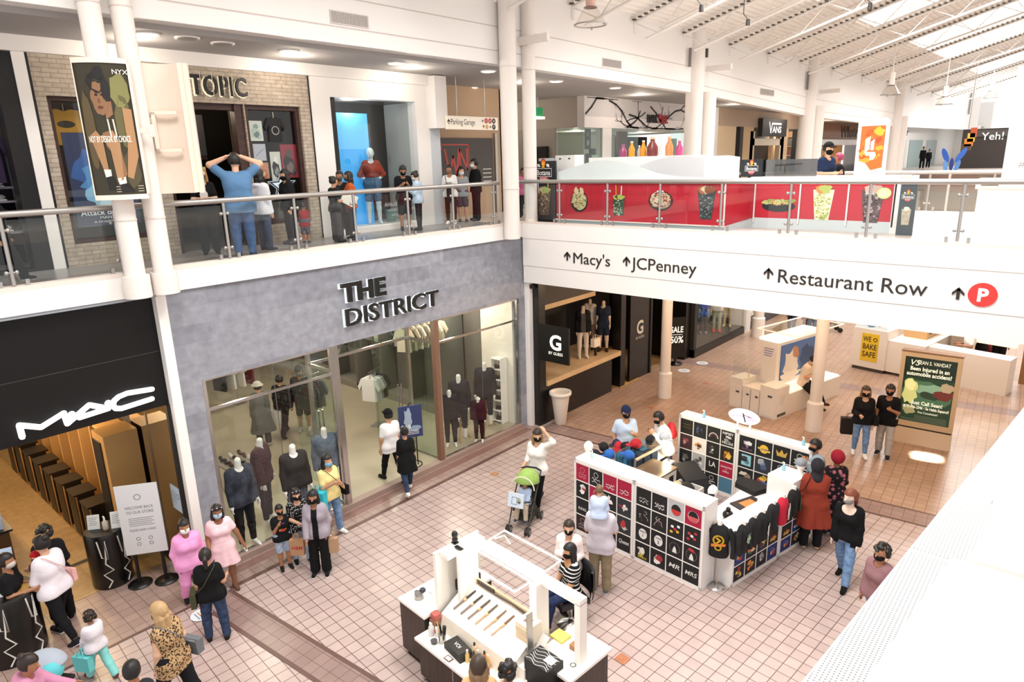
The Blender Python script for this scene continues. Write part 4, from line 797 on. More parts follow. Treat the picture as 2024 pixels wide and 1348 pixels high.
def low_column(label,x,y,r=.155):
 m=MB();m.cone((x,y,0),(x,y,4.15),r,r,COLUMN,20);m.cone((x,y,0),(x,y,.78),r+.05,r+.05,COLUMN,20);m.cone((x,y,.78),(x,y,.84),r+.05,r,COLUMN,20);m.build('column',label=label,cat='column',kind='structure')
low_column('slim cream column in front of the black shop door',-9.42,17.78);low_column('slim cream column beside the seated man',-5.02,17.83);low_column('slim cream column behind the white phone kiosk',-9.9,26.4,.2)
t=empty('planter_urn',(-10.66,14.1,0),'tall cream tapered urn standing by the black shop window','planter')
MB().lathe([(.13,0),(.15,.03),(.25,.8),(.27,.86)],mat('e6dccf',.6),n=24).build('body',parent=t);MB().lathe([(.27,.86),(.31,.88),(.31,.96),(.25,.96),(.24,.88)],mat('e6dccf',.6),n=24).build('rim',parent=t)
for px,py,l in((1352,733,'pale round floor sticker beside the far column'),(1388,718,'thin pale floor sticker farther along the dark shop line'),(398,1216,'white oval floor sticker with coloured print near the mirror corner')):
 p=fl(px,py,0);m=MB();f=frame((p.x,p.y,.012),(1,0,0),(0,1,0));r_=.2 if px!=398 else.17;m.disc((0,0),r_,r_,f,mat('dfe7ea',.4));
 for k in range(4):m.line([(-.1,.08-.05*k),(.1,.08-.05*k)],.018,f,mat(('5a86c0','4a6a9a','c98a4a','6a8fb8')[k],.5),.002)
 m.build('floor_sticker',label=l,cat='sticker')
m=MB();p=fl(1825,905,0);
# ------------------------------------------------------------------ white phone kiosk
KC=empty('phone_kiosk',(-7.55,18.25,0),'white phone kiosk with lockers and a lit poster wall under the bridge','kiosk',math.radians(-14))
KW=mat('e9e2da',.45)
m=MB();m.box((0,0,0),(.42,.62,.92),KW);m.box((1.02,0,0),(1.5,.62,.92),KW);m.box((.42,.02,0),(1.02,.62,.74),KW);m.box((.05,.05,-.0),(1.45,.6,.05),mat('4b4440'));m.build('locker_cabinet',parent=KC)
for x0,x1,z in((.03,.39,.7),(.45,.7,.7),(.73,1.0,.7),(1.05,1.47,.88)):
 m=MB();m.box((x0,-.012,.06),(x1,0,z),mat('ece6de',.4));d=m.build('door',parent=KC);m=MB();m.box((x0+(x1-x0)*.55,-.03,z*.72),(x0+(x1-x0)*.85,-.012,z*.72+.045),mat('4a4440',.4));m.build('handle',parent=d)
m=MB();m.box((1.5,.1,0),(1.52,.62,.9),KW);f=frame((1.521,.1,.1),(0,1,0),(0,0,1));m.box((1.52,.12,.06),(1.53,.5,.14),mat('55504a'))
for k in range(5):m.line([(.08,.55-.06*k),(.36-.03*k,.55-.06*k)],.012,f,mat('a9a29a'),.002)
m.build('label_panel',parent=KC)
m=MB();m.box((.62,.62,0),(1.5,3.3,.62),KW);m.box((.66,.66,.62),(1.46,3.26,.66),mat('fff2dd',.4,emit=.5));m.build('bench_counter',parent=KC)
m=MB();m.box((.42,.8,0),(.92,2.9,1.98),KW);m.box((.36,.74,1.98),(1.0,2.96,2.06),mat('fff3e0',.4,emit=.7));m.build('poster_wall',parent=KC)
m=MB();m.box((.92,1.0,.8),(.95,2.7,1.85),mat('3d5a86',.4,emit=.2));f=frame((.952,1.0,.8),(0,1,0),(0,0,1));blob(m,f,.5,.45,.35,.45,'cfc2b4',.002,3,emit=.1);blob(m,f,.7,.75,.16,.2,'a5785a',.003,4,emit=.1);blob(m,f,1.3,.5,.35,.4,'2f4a74',.002,6);blob(m,f,.5,.1,.5,.14,'e5dccf',.004,8);m.build('poster',parent=KC,label='blue and white lit photo poster')
m=MB();f=on_front(.67,1.55,.795)
for k in range(4):m.line([(-.15,.2-.07*k),(.15-.02*k,.2-.07*k)],.025,f,mat('7a78b0'),.002)
m.build('printed_notice',parent=KC)
m=MB()
for a,b_ in(((.3,.7,2.3),(1.6,.7,2.3)),((1.6,.7,2.3),(1.6,3.0,2.3)),((1.6,3.0,2.3),(.3,3.0,2.3)),((.3,3.0,2.3),(.3,.7,2.3)),((.42,.8,2.06),(.42,.8,2.3)),((.95,2.9,2.06),(.95,2.9,2.3))):m.tube([a,b_],.02,mat('f3ead8',.4,emit=.3),6)
m.box((.32,.72,2.29),(1.58,2.98,2.3),GLASS);m.build('canopy',parent=KC)
m=MB();m.box((.05,.02,.92),(.06,.6,1.5),GLASS);m.box((.05,.02,.92),(1.0,.03,1.4),GLASS);m.tube([(.4,.3,.74),(.4,.3,1.3)],.015,mat('d9c9a8',.4),6);m.build('glass_case',parent=KC)
# ------------------------------------------------------------------ bakery counter and injury lawyer light panel
KB=empty('bakery_counter',(-5.82,24.2,0),'white bakery kiosk with a yellow poster on its end','kiosk',math.radians(-10))
m=MB();m.box((0,0,.12),(1.1,.8,1.45),KW);m.box((1.1,.1,.1),(2.2,3.4,1.15),KW);m.box((.05,.05,0),(1.05,.75,.12),mat('4a443f'));m.box((2.2,.4,0),(4.4,1.0,1.1),KW);m.build('counter',parent=KB)
m=MB();m.box((.3,-.012,.35),(.85,0,1.3),mat('e3bf2c',.5));m.build('yellow_poster',parent=KB,label='yellow poster with bold dark capitals')
m=MB();f=on_front(.575,0,-.014);TX=mat('3b2b12',.5)
m.text('WE',f,.24,TX,-.1,1.03,'CENTER',0,bold=.02,width=.26);m.ring((.16,1.11),.055,.025,f,TX);m.text('BAKE',f,.26,TX,0,.76,'CENTER',0,bold=.02,width=.44);m.text('SAFE',f,.26,TX,0,.5,'CENTER',0,bold=.02,width=.44);m.build('lettering',parent=KB)
m=MB();m.box((.05,.02,1.45),(1.05,.06,2.1),mat('dbe8ee',.3,emit=.2));f=on_front(.1,1.5,.018)
for i,(x,y,rx,ry,c)in enumerate(((.45,.25,.35,.22,'6f9fc0'),(.4,.3,.25,.12,'3e6f9a'),(.65,.18,.12,.1,'c9404a'),(.3,.15,.12,.08,'8a7a6a'),(.5,.42,.2,.08,'b9cfdb'))):blob(m,f,x,y,rx,ry,c,.002+.001*i,i)
m.build('picture_panel',parent=KB,label='lit picture panel in blues with a red patch')
m=MB();m.box((1.2,1.0,1.15),(1.9,3.2,1.7),mat('c9a06c',.5));m.box((1.2,2.6,1.15),(3.4,3.0,1.75),mat('c9a06c',.5))
for k in range(3):m.box((1.9,1.2+.6*k,1.3),(1.91,1.6+.6*k,1.5),mat('3b3029'))
m.build('wood_back_counter',parent=KB);m=MB();m.box((3.0,2.0,1.1),(4.1,2.2,2.3),mat('fff0c0',.4,emit=.8));f=on_front(3.0,1.1,1.99);[blob(m,f,.2+.25*k,.3+.1*(k%2),.15,.1,('d9a63a','c98a2e','e8c04a','b97f2a')[k],.002,k)for k in range(4)];m.build('menu_board',parent=KB,label='glowing yellow menu board')
m=MB();m.box((2.3,2.0,0),(2.7,2.4,2.6),mat('a59282',.6));m.box((2.75,2.0,0),(2.95,2.2,2.6),mat('8a5f34',.5));m.box((4.3,2.0,0),(4.7,2.2,2.6),mat('8a5f34',.5));m.build('back_post',parent=KB)
AD=empty('advertising_panel',(-3.26,18.33,0),'free-standing lit green lawyer advertisement in a beige frame','sign',math.atan2(.07,1.26))
FRB=mat('d9c19c',.4,.2);m=MB();m.box((0,0,0),(1.27,.25,.42),mat('e3cdb0',.5));m.build('base',parent=AD)
m=MB();m.box((0,.02,.46),(.09,.23,2.38),FRB);m.box((1.18,.02,.46),(1.27,.23,2.38),FRB);m.box((.09,.02,.46),(1.18,.23,.6),FRB);m.box((.09,.02,2.27),(1.18,.23,2.38),FRB);m.box((-.01,.01,2.38),(1.28,.24,2.42),mat('8a6a4c',.5));m.box((.02,.03,.42),(1.25,.22,.46),BLACK);m.build('frame',parent=AD)
m=MB();m.box((.09,.05,.6),(1.18,.2,2.27),mat('2c4a38',.25,emit=.12));m.build('lit_face',parent=AD)
m=MB();f=on_front(.09,.6,.048);CRW=mat('f2f0d8',.4,emit=.55)
m.poly([(0,1.16),(1.09,1.16),(1.09,1.67),(0,1.67)],f,mat('23382e',.3),.001)
for i,(x,y,rx,ry,c,e)in enumerate(((.5,.75,.5,.34,'4f7a5c',.15),(.18,.78,.16,.34,'c9cf86',.35),(.17,.95,.1,.14,'e2dc9a',.4),(.62,.86,.3,.16,'86b093',.25),(.6,.72,.2,.1,'35503f',0),(.9,.78,.2,.14,'7a3b34',.05),(.95,.98,.14,.12,'b9a98a',.2),(.2,.3,.14,.12,'a8a878',.2))):blob(m,f,x,y,rx,ry,c,.002+.0005*i,i,18,.2,e)
m.text('SEAN S. VAHDAT',f,.13,CRW,.62,1.5,'CENTER',.008,width=.68);m.text('VS',f,.2,CRW,.2,1.46,'CENTER',.008,shear=.25);m.text('Been Injured in an',f,.14,CRW,.54,1.33,'CENTER',.008,bold=.02,width=.82);m.text('automobile accident?',f,.14,CRW,.54,1.2,'CENTER',.008,bold=.02,width=.95)
m.text('Just Call Sean!',f,.13,CRW,.58,.46,'CENTER',.008,bold=.02,width=.66);m.text('(877) 996-2346 - Se Habla Espanol!',f,.1,CRW,.56,.35,'CENTER',.008,bold=.015,width=.98);m.text('Free Consultation!',f,.08,CRW,.62,.24,'CENTER',.008,width=.42)
for k in range(5):m.line([(.06 if k>2 else.35,.17-.033*k),(1.03,.17-.033*k)],.006,f,mat('a9bba8',.5),.008)
m.build('artwork',parent=AD)
# ------------------------------------------------------------------ printed shirt kiosk: cube display cabinets with shirt fronts
KA=math.radians(-4.93)
def kloc(x,y,z=0,o=(-7.05,9.76)):c,s=math.cos(KA),math.sin(KA);return(o[0]+x*c-y*s,o[1]+x*s+y*c,z)
INKW=mat('e6e6e4',.5)
def squig(m,f,w,h,seed,mt=None,n=3,y0=.55):
 r=random.Random(seed)
 for k in range(n):
  y=h*(y0-.17*k);pts=[(w*.2,y)]
  while pts[-1][0]<w*.78:pts.append((pts[-1][0]+w*.05,y+h*r.uniform(-.07,.07)))
  m.line(pts,w*.035,f,mt or INKW,.002)
def D_text(*lines,col='e6e6e4',shear=.2,y0=.6,size=.2,dy=.2,wd=.66):
 def d(m,f,w,h):
  for k,t in enumerate(lines):m.text(t,f,h*size,mat(col,.5),w*.5,h*(y0-dy*k),'CENTER',.002,bold=.01,shear=shear,width=w*wd)
 return d
def D_script(seed,ring=True,col='e6e6e4'):
 def d(m,f,w,h):
  if ring:m.ring((w*.5,h*.68),w*.16,w*.025,f,mat(col,.5),.002,18)
  squig(m,f,w,h,seed,mat(col,.5),2,.42)
 return d
def D_blob(seed,cols,n=4):
 def d(m,f,w,h):
  r=random.Random(seed)
  for k in range(n):blob(m,f,w*r.uniform(.36,.64),h*r.uniform(.3,.72),w*r.uniform(.1,.24),h*r.uniform(.08,.2),cols[k%len(cols)],.002+.0006*k,seed+k,12,.4)
 return d
def D_strokes(seed,col='dcdcda',c2='b23a3f'):
 def d(m,f,w,h):
  r=random.Random(seed)
  for k in range(4):
   x,y=w*r.uniform(.3,.6),h*r.uniform(.35,.8);pts=[(x,y)]
   for _ in range(4):x=min(max(x+w*r.uniform(-.16,.16),w*.2),w*.8);y=max(y-h*r.uniform(0,.16),h*.2);pts.append((x,y))
   m.line(pts,w*.02,f,mat(col if k<3 else c2,.5),.002)
 return d
def D_thing(n):
 def d(m,f,w,h):
  m.disc((w*.5,h*.5),w*.28,h*.3,f,INKW,.002);K=mat('141414',.5);m.text('THING',f,h*.14,K,w*.5,h*.58,'CENTER',.004,bold=.02,width=w*.4);m.text(n,f,h*.24,K,w*.5,h*.33,'CENTER',.004,bold=.02)
 return d
def D_disc(c1,c2,ring=None):
 def d(m,f,w,h):
  if ring:m.ring((w*.5,h*.5),w*.32,w*.03,f,mat(ring,.5),.001)
  m.disc((w*.5,h*.5),w*.3,h*.3,f,mat(c1,.5),.002);m.poly([(w*.5+w*.3*math.cos(t),h*.5+h*.3*math.sin(t))for t in(math.pi+math.pi*k/12 for k in range(13))],f,mat(c2,.5),.003)
 return d
def D_dots(cols,seed=1):
 def d(m,f,w,h):
  for k,c in enumerate(cols):m.disc((w*(.25+.5*((k*37)%10)/9),h*(.3+.1*k)),w*.1,h*.075,f,mat(c,.5),.002+.0005*k,14)
 return d
def D_tower(col='e6e6e4',bow=None):
 def d(m,f,w,h):
  m.ring((w*.5,h*.5),w*.32,w*.015,f,mat('8f8f8f',.5),.002);m.poly([(w*.36,h*.24),(w*.64,h*.24),(w*.6,h*.45),(w*.5,h*.62),(w*.4,h*.45)],f,mat(col,.5),.003)
  if bow:blob(m,f,w*.5,h*.78,w*.2,h*.1,bow,.004,4)
 return d
RDP,BKP,CHP='a3123a','141416','2b2e33'
def cabinet(name,label,loc,rz,w,d,h,rows,side=-1,cols=4,nrow=4,group=None,top0=.075,bot=.06,face='front'):
 t=empty(name,loc,label,'cabinet',rz,group);fw=mat('f2efec',.4)
 m=MB();m.box((0,.012,0),(w,d,h),fw);m.build('body',parent=t)
 pw,ph=(w-.08)/cols,(h-top0-bot)/nrow;g=.017
 f0=on_front(0,0,.0)
 for i in range(nrow):
  for j in range(cols):
   if i>=len(rows)or j>=len(rows[i])or rows[i][j]is None:continue
   bg_,dr=rows[i][j];x,z=.04+pw*j+g/2,h-top0-ph*(i+1)+g/2
   m=MB();m.box((x,.0,z),(x+pw-g,.012,z+ph-g),mat(bg_,.7));dr(m,on_front(x,z,-.001),pw-g,ph-g);m.build('shirt_front',parent=t)
 m=MB()
 for j in range(cols+1):m.box((.04+pw*j-g/2,-.006,bot),(.04+pw*j+g/2,.012,h-top0),fw)
 for i in range(nrow+1):m.box((.04,-.006,bot+ph*i-g/2),(w-.04,.012,bot+ph*i+g/2),fw)
 for a,b_ in(((0,0),(.04,h)),((w-.04,0),(w,h)),((0,h-top0),(w,h)),((0,0),(w,bot))):m.box((a[0],-.006,a[1]),(b_[0],.012,b_[1]),fw)
 m.build('grid',parent=t)
 return t
u1=[[(RDP,D_script(1,True,'d98a94')),(BKP,D_script(2)),(RDP,D_script(3,False)),(RDP,D_script(4,False))],[(BKP,D_blob(5,['e8e6e2','c9c5c0','a3303f','f0efec'])),(RDP,D_script(6)),(BKP,D_blob(8,['e9e7e3','b9383f','efeeea'])),(CHP,D_blob(9,['d8d5d0','8f3038','e9e7e3']))],[(BKP,D_text('KING',shear=0,y0=.3,size=.24,wd=.6)),(BKP,D_script(11)),(BKP,D_script(12)),(CHP,D_blob(13,['b8323a','7d6a66','c9c4c0']))],[('2a1218',D_script(14,True,'b9a5a5')),(BKP,D_script(15)),(BKP,D_script(16)),(BKP,D_text('Queen',shear=.3,y0=.45,size=.34,wd=.72))]]
u2=[[(BKP,D_script(21,False,'c9c7c4')),(BKP,D_script(22,False)),('b7b9bc',D_disc('17181a','c23b36')),(RDP,D_disc('17181a','c85a5e','e6c9cc'))],[(BKP,D_strokes(23)),(BKP,D_strokes(24)),(BKP,D_dots(['e2b93a','e0b02e','c03038','efeeea','efeeea'])),(BKP,D_dots(['b8323a','c23b46','efeeea','c23b46','b8323a'],2))],[(BKP,D_thing('1')),(BKP,D_thing('2')),(BKP,D_tower()),(BKP,D_tower(bow='b8323f'))],[(BKP,lambda m,f,w,h:(D_blob(31,['e9e7e3','c9b24a','d9d7d2'])(m,f,w,h),m.text('GOKU',f,h*.18,mat('d9c02e',.5),w*.5,h*.1,'CENTER',.006,bold=.02,width=w*.6))),(BKP,D_blob(32,['e6e4e0','b9b6b2','a32f35','efedea'])),(BKP,D_text('MR',shear=.2,y0=.4,size=.36,wd=.7)),(BKP,D_text('MRS',shear=.2,y0=.4,size=.34,wd=.74))]]
cabinet('display_cabinet','white cube cabinet of red and black printed shirts, beside the standing father',kloc(0,0),KA,1.41,.42,1.59,u1)
cabinet('display_cabinet','white cube cabinet of black printed shirts with two white disc prints',kloc(1.42,0),KA,1.41,.42,1.59,u2)
b1=[[('16140f',D_text('PREMIER','VISION',col='5a4f2a',shear=0,size=.14)),('111319',D_strokes(41,'5f78b8','8a93c9')),(BKP,lambda m,f,w,h:(m.ring((w*.5,h*.3),w*.33,w*.06,f,INKW,.002,20,0,math.pi),m.ring((w*.5,h*.3),w*.22,w*.03,f,mat('b23a3f'),.002,16,0,math.pi))),(BKP,lambda m,f,w,h:(m.text('NIPSEY',f,h*.22,INKW,w*.5,h*.74,'CENTER',.002,bold=.02,width=w*.8),m.text('HUSSLE',f,h*.22,INKW,w*.5,h*.12,'CENTER',.002,bold=.02,width=w*.8),D_blob(42,['8f8f8f','c9c9c9','5a5a5a'])(m,f,w,h)))],[('3a2328',D_blob(43,['8a4a52','5a3038','b98a8a'])),('e2ddd8',D_blob(44,['9a5a3a','6a3a28','c98a5a','3a2a24'])),(BKP,D_blob(45,['c9c9c9','6f6f6f','efefef','3a3a3a'])),('1a1512',D_blob(46,['d9a03a','b97f2a','6a4a2a','e2b95a']))],[(BKP,D_blob(47,['9a9a9a','5f5f5f'])),('a9a9ad',D_blob(48,['55555a','d5d5d8','3a3a3e'])),(BKP,D_text('LA',shear=0,y0=.42,size=.5,wd=.5)),(RDP,lambda m,f,w,h:(m.text('QUARANTINE',f,h*.16,mat('eadfe0'),w*.5,h*.62,'CENTER',.002,bold=.01,width=w*.84),m.text('and',f,h*.09,mat('eadfe0'),w*.5,h*.5,'CENTER',.002),m.text('GRILL',f,h*.17,mat('eadfe0'),w*.5,h*.3,'CENTER',.002,bold=.01,width=w*.5)))],[(BKP,D_script(49)),(BKP,D_script(50)),(BKP,D_script(51)),('4a7894',lambda m,f,w,h:None)]]
b2=[[(BKP,lambda m,f,w,h:(D_blob(61,['e6e6e6','b9a9b4','8a6a80'])(m,f,w,h),D_text('SHINE',col='8a5a80',shear=0,y0=.14,size=.12)(m,f,w,h))),(BKP,lambda m,f,w,h:(m.disc((w*.5,h*.5),w*.27,h*.27,f,mat('e3b83a'),.002),m.poly([(w*.12,h*.56),(w*.88,h*.46),(w*.86,h*.34),(w*.14,h*.44)],f,mat('e8c95a'),.003),m.text('LAKERS',f,h*.16,mat('5a2a78'),w*.5,h*.42,'CENTER',.005,bold=.02,width=w*.56))),(BKP,lambda m,f,w,h:(m.poly([(w*.24,h*.35),(w*.76,h*.35),(w*.84,h*.72),(w*.64,h*.54),(w*.5,h*.8),(w*.36,h*.54),(w*.16,h*.72)],f,mat('c9a24a'),.002),)),(BKP,D_script(62))],[('15181a',lambda m,f,w,h:(m.poly([(w*.2,h*.16),(w*.8,h*.16),(w*.8,h*.86),(w*.2,h*.86)],f,mat('8ec6d2'),.002),D_blob(63,['3a3a40','d9c0b0','20242a'])(m,f,w*1,h*1))),('2a3038',D_blob(64,['6a7a9a','c9b8a0','4a5a7a','9aa4b8'])),(BKP,D_script(65)),(BKP,D_script(66))],[(BKP,D_blob(67,['d9cfc0','8a7a6a','e9e4da','3a3028'])),(BKP,D_blob(68,['c9a03a','b8323a','4a5a9a','e2c05a'])),(BKP,D_script(69)),(BKP,D_script(70))],[]]
cabinet('display_cabinet','inward-facing cube cabinet of printed shirts behind the man in the white jacket',kloc(.22,3.35),KA,1.41,.3,1.59,b1)
cabinet('display_cabinet','inward-facing cube cabinet of printed shirts under the right side of the oval sign',kloc(1.64,3.35),KA,1.55,.3,1.59,b2)
WA=KA+math.radians(90-6.9)
POP=[['c9a24a','6a2a2a','d98a3a'],['d9d4ca','5a5a5a','9a9a9a'],['2a4a9a','d9b03a','b8323a'],['4a6a5a','c96a3a','e2d0a0'],['8a2a2a','d9c05a','3a2a4a']]
def poplist(s):return[[(('161519','1d2d6a','17161a','201a1c')[(i+j+s)%4],D_blob(80+7*i+j+s,POP[(i*2+j+s)%5],6))for j in range(4)]for i in range(3)]
cabinet('display_cabinet','low white cabinet of colourful film prints facing the concourse, below the hung shirts',kloc(3.147,.44),WA,1.42,.36,1.08,poplist(0),nrow=3)
cabinet('display_cabinet','low white cabinet of colourful prints beside the woman in rust red',kloc(3.147+1.43*.12,.44+1.43*.9927),WA,1.15,.5,.98,poplist(3),nrow=3,cols=3)
m=MB();m.box((0,0,.0),(.55,.52,.42),mat('f4f1ee',.15));o=m.build('storage_box',label='glossy white tall box on the low cabinet beside the woman in rust red',cat='box');o.location=kloc(3.147+1.75*.12,.44+1.75*.9927,.98);o.rotation_euler=(0,0,WA)
t=empty('oval_sign',kloc(1.68,3.5,1.59),'white lit oval sign on two posts over the back cabinets','sign',KA)
m=MB();m.prism([(.34*math.cos(6.283*k/36),.27+.155*math.sin(6.283*k/36))for k in range(36)],.06,mat('fdfbff',.4,emit=.6),on_front(0,.0,.03));m.build('lit_face',parent=t)
m=MB();f=on_front(0,.235,-.034);m.text('Custom',f,.12,mat('a05ab0',.5),-.14,0,'CENTER',0,shear=.3,width=.26);m.text('Tees',f,.12,mat('b06ac0',.5),.18,-.02,'CENTER',0,shear=.3,width=.2);m.line([(-.01,.11),(.05,-.06)],.03,f,mat('1c1a22'),.001);m.line([(.02,.08),(.2,.06)],.015,f,mat('6a2a5a'),.001);m.build('lettering',parent=t)
m=MB()
for x in(-.14,.14):m.box((x-.02,0,0),(x+.02,.03,.16),mat('f2efec',.4))
m.build('post',parent=t)
def sanitizer(label,loc,c='9ad0de',s=1.):
 t=empty('hand_sanitizer',loc,label,'bottle');MB().lathe([(.03*s,0),(.033*s,.01),(.033*s,.1*s),(.014*s,.125*s)],mat(c,.15,alpha=.85),n=14).build('body',parent=t)
 m=MB();m.lathe([(.012*s,.125*s),(.012*s,.16*s)],mat('f2f2f2'),n=10);m.box((-.035*s,-.008,.16*s),(.012*s,.008,.172*s),mat('f2f2f2'));m.build('pump',parent=t)
sanitizer('pump bottle beside the white mannequin head on the front cabinet',kloc(.28,.2,1.59),'b9ddd6');sanitizer('blue pump bottle on the back cabinet',kloc(.75,3.5,1.59),'8fd0ea');sanitizer('pump bottle at the far end of the back cabinets',kloc(2.95,3.5,1.59),'9fd6ea');p=fl(1445,905,1.4)
sanitizer('blue pump bottle on the glossy white box',kloc(3.0,2.55,1.40),'9fd6ea')
def dummy_head(label,loc,rz,mask=False,hat=None):
 t=empty('head_form',loc,label,'mannequin head',rz);c=mat('f6f3ee',.35)
 m=MB();m.lathe([(.075,0),(.06,.03),(.05,.08),(.055,.12)],c,n=16);m.ball((.01,0,.2),.085,c,16,(1.12,.9,1.3));m.ball((.1,0,.19),.018,c,8,(1,.7,1.6));m.build('head',parent=t)
 if mask:MB().ball((.05,0,.155),.075,mat(mask,.7),12,(.9,1.02,.75)).build('face_mask',parent=t)
 if hat:
  m=MB();m.ball((-.0,0,.235),.1,mat(hat,.8),14,(1.1,1,.85));m.prism([(.06,-.075),(.17,-.05),(.2,0),(.17,.05),(.06,.075)],.012,mat(hat,.8),Matrix.Translation((0,0,.225)));m.build('cap',parent=t)
 return t
dummy_head('white mannequin head on the near end of the front cabinet',kloc(.14,.24,1.59),KA+1.2)
dummy_head('white mannequin head wearing a black mask on the front cabinet corner',kloc(2.66,.55,1.42),-1.9,'1a1a1c')
dummy_head('grey mannequin head in a grey cap on the glossy white box',kloc(3.28,2.62,1.40),.3,None,'6d7580').children[0].data.materials[0]=mat('8b9198',.5)
m=MB();m.box((0,0,0),(.3,.22,.006),mat('fbfbfa'));f=frame((.02,.02,.007),(1,0,0),(0,1,0));[m.line([(0,.02+.03*k),(.22,.02+.03*k)],.006,f,mat('6a6a6a'))for k in range(3)];o=m.build('price_sheet',label='white printed sheet lying on the front cabinet top',cat='paper');o.location=kloc(1.95,.1,1.592);o.rotation_euler=(0,0,KA+.2)
t=empty('cap_table',kloc(-.76,1.25,0),'low table heaped with caps behind the front cabinet','table',KA)
m=MB();m.box((0,0,.78),(.58,1.5,.82),WHITE);[m.box((x,y,0),(x+.05,y+.05,.78),WHITE)for x in(0.02,.51)for y in(.02,1.43)];m.build('table_top',parent=t)
CAPS=[('navy','1b2540',.05,.25),('black','141417',.2,.12),('black','17171a',.1,.5),('red','b3202c',.42,.62),('red','c22a34',.3,.85),('black','131316',.55,.85),('black','1a1a1e',.62,1.1),('grey','8b8f96',.7,1.3),('royal blue','2f6ac0',.52,.3),('teal blue','2a6a86',.66,.5),('dark green','2c3f36',.42,.35),('black','121214',.3,1.15),('white','dfe0e2',.35,1.35),('navy','232c4a',.15,.95)]
def cap(label,loc,rz,c,tilt=0,group=None):
 t=empty('cap',loc,label,'cap',rz,group);t.rotation_euler=(tilt,.0,rz)
 MB().ball((0,0,.02),.115,mat(c,.85),14,(1.1,.95,.95)).build('crown',parent=t);MB().prism([(.07,-.085),(.19,-.06),(.23,0),(.19,.06),(.07,.085)],.014,mat(c,.85),Matrix.Translation((0,0,.0))).build('brim',parent=t)
NM={}
for k,(n_,c,x,y)in enumerate(CAPS):
 NM[n_]=NM.get(n_,0)+1;sp_=('','second ','third ','fourth ','fifth ')[NM[n_]-1]
 cap('%s%s cap in the heap on the low table'%(sp_,n_),kloc(-.74+x*.78,1.25+y,.92+.05*(k%3)),k*1.3,c,.3*((k%3)-1),'caps heaped on the low table')
for i,(x,y,z,c,l)in enumerate(((.0,2.0,1.2,'1d1d22','black cap standing on the wire rack'),(.2,1.5,1.18,'2d66bb','bright blue cap at the front of the rack'),(.12,1.85,1.3,'b8222e','red cap on top of the rack'),(.32,2.1,1.36,'141418','tall black cap stack on the rack'),(.5,2.35,1.4,'c9ccd2','pale patterned cap at the far end of the rack'))):cap(l,kloc(x,y,z),2+i,c)
t=empty('cap_rack',kloc(.05,1.35,0),'glass-topped rack of blue goods beside the capped man','rack',KA)
m=MB();m.box((.3,.15,1.13),(.36,1.35,1.16),mat('d9c9a4',.4));m.box((-.2,.1,1.15),(.34,1.35,1.16),GLASS);[m.box((x,y,0),(x+.03,y+.03,1.15),STEEL)for x in(-.2,.31)for y in(.12,1.3)];m.build('rack_frame',parent=t)
m=MB();[m.box((-.15+.12*(k%4),.2+.28*(k//4),.86),(-.05+.12*(k%4),.42+.28*(k//4),1.06),mat(('1f5a7a','2a78a0','17405a','20304a')[k%4],.6))for k in range(12)];m.box((-.2,.1,.84),(.33,1.35,.86),WHITE);m.build('boxed_stock',parent=t)
t=empty('work_table',kloc(.45,1.25,0),'dark-topped work table with white legs inside the stall','table',KA)
m=MB();m.box((0,0,1.0),(.62,.75,1.03),mat('6a5644',.25));m.build('table_top',parent=t);m=MB();m.box((.02,.02,.9),(.6,.73,1.0),WHITE);[m.box((x,y,0),(x+.04,y+.04,.9),WHITE)for x in(.02,.56)for y in(.02,.69)];m.build('table_frame',parent=t)
t=empty('storage_bin',kloc(1.12,1.35,0),'square white bin holding a black bag inside the stall','bin',KA)
m=MB();[m.box(a,b_,mat('efece8',.35))for a,b_ in(((0,0,0),(.55,.02,.78)),((0,.65,0),(.55,.67,.78)),((0,0,0),(.02,.67,.78)),((.53,0,0),(.55,.67,.78)),((0,0,0),(.55,.67,.02)))];m.build('bin_body',parent=t)
m=MB();m.ball(kloc(1.4,1.7,.76),.2,mat('121214',.7),14,(1.1,1.2,.7));m.ball(kloc(1.3,1.62,.88),.09,mat('b9b08a',.6,noise=.4,scale=30),10,(1.1,1,.6));m.build('bag',label='black bag with a patterned flap stuffed in the white bin',cat='bag')
t=empty('desk_lamp',kloc(.62,2.35,1.0),'small glowing lamp between the work table and the man in white','lamp')
m=MB();m.ball((0,0,.1),.07,mat('ffe9b8',.4,emit=6),12);m.build('bulb',parent=t);m=MB();m.tube([(0,0,-.1),(0,0,.05)],.02,STEEL);m.box((-.1,-.1,-1.0),(.1,.1,-.1),WHITE);m.build('stand',parent=t);bulb('desk_lamp_light',kloc(.62,2.3,1.25),14,(1,.82,.5),.06)
m=MB();c=[(1.0,2.35),(1.75,2.7)];
m.prism([(0,0),(.95,0),(.95,.55),(.8,.8),(.25,.95),(0,.7)],.5,mat('16171a',.75),frame(kloc(.85,2.75,.02),(math.cos(KA-.5),math.sin(KA-.5),0),(0,0,1)));f=frame(kloc(.85,2.75,.02),(math.cos(KA-.5),math.sin(KA-.5),0),(0,0,1))
m.line([(.15,.15),(.6,.6)],.03,f,mat('2b2c30'),.502);m.line([(.6,.15),(.15,.6)],.03,f,mat('2b2c30'),.502);m.ring((.1,.3),.03,.02,f,mat('c9c9c9'),.504);m.build('fabric_cover',label='draped black fabric cover filling the middle of the stall',cat='cover')
t=empty('counter_table',kloc(2.35,.6,0),'white table inside the stall corner covered with goods','table',KA)
m=MB();m.box((0,0,.86),(.45,2.1,.9),WHITE);m.box((.04,.04,0),(.41,2.06,.86),mat('eae6e2'));m.build('table_top',parent=t)
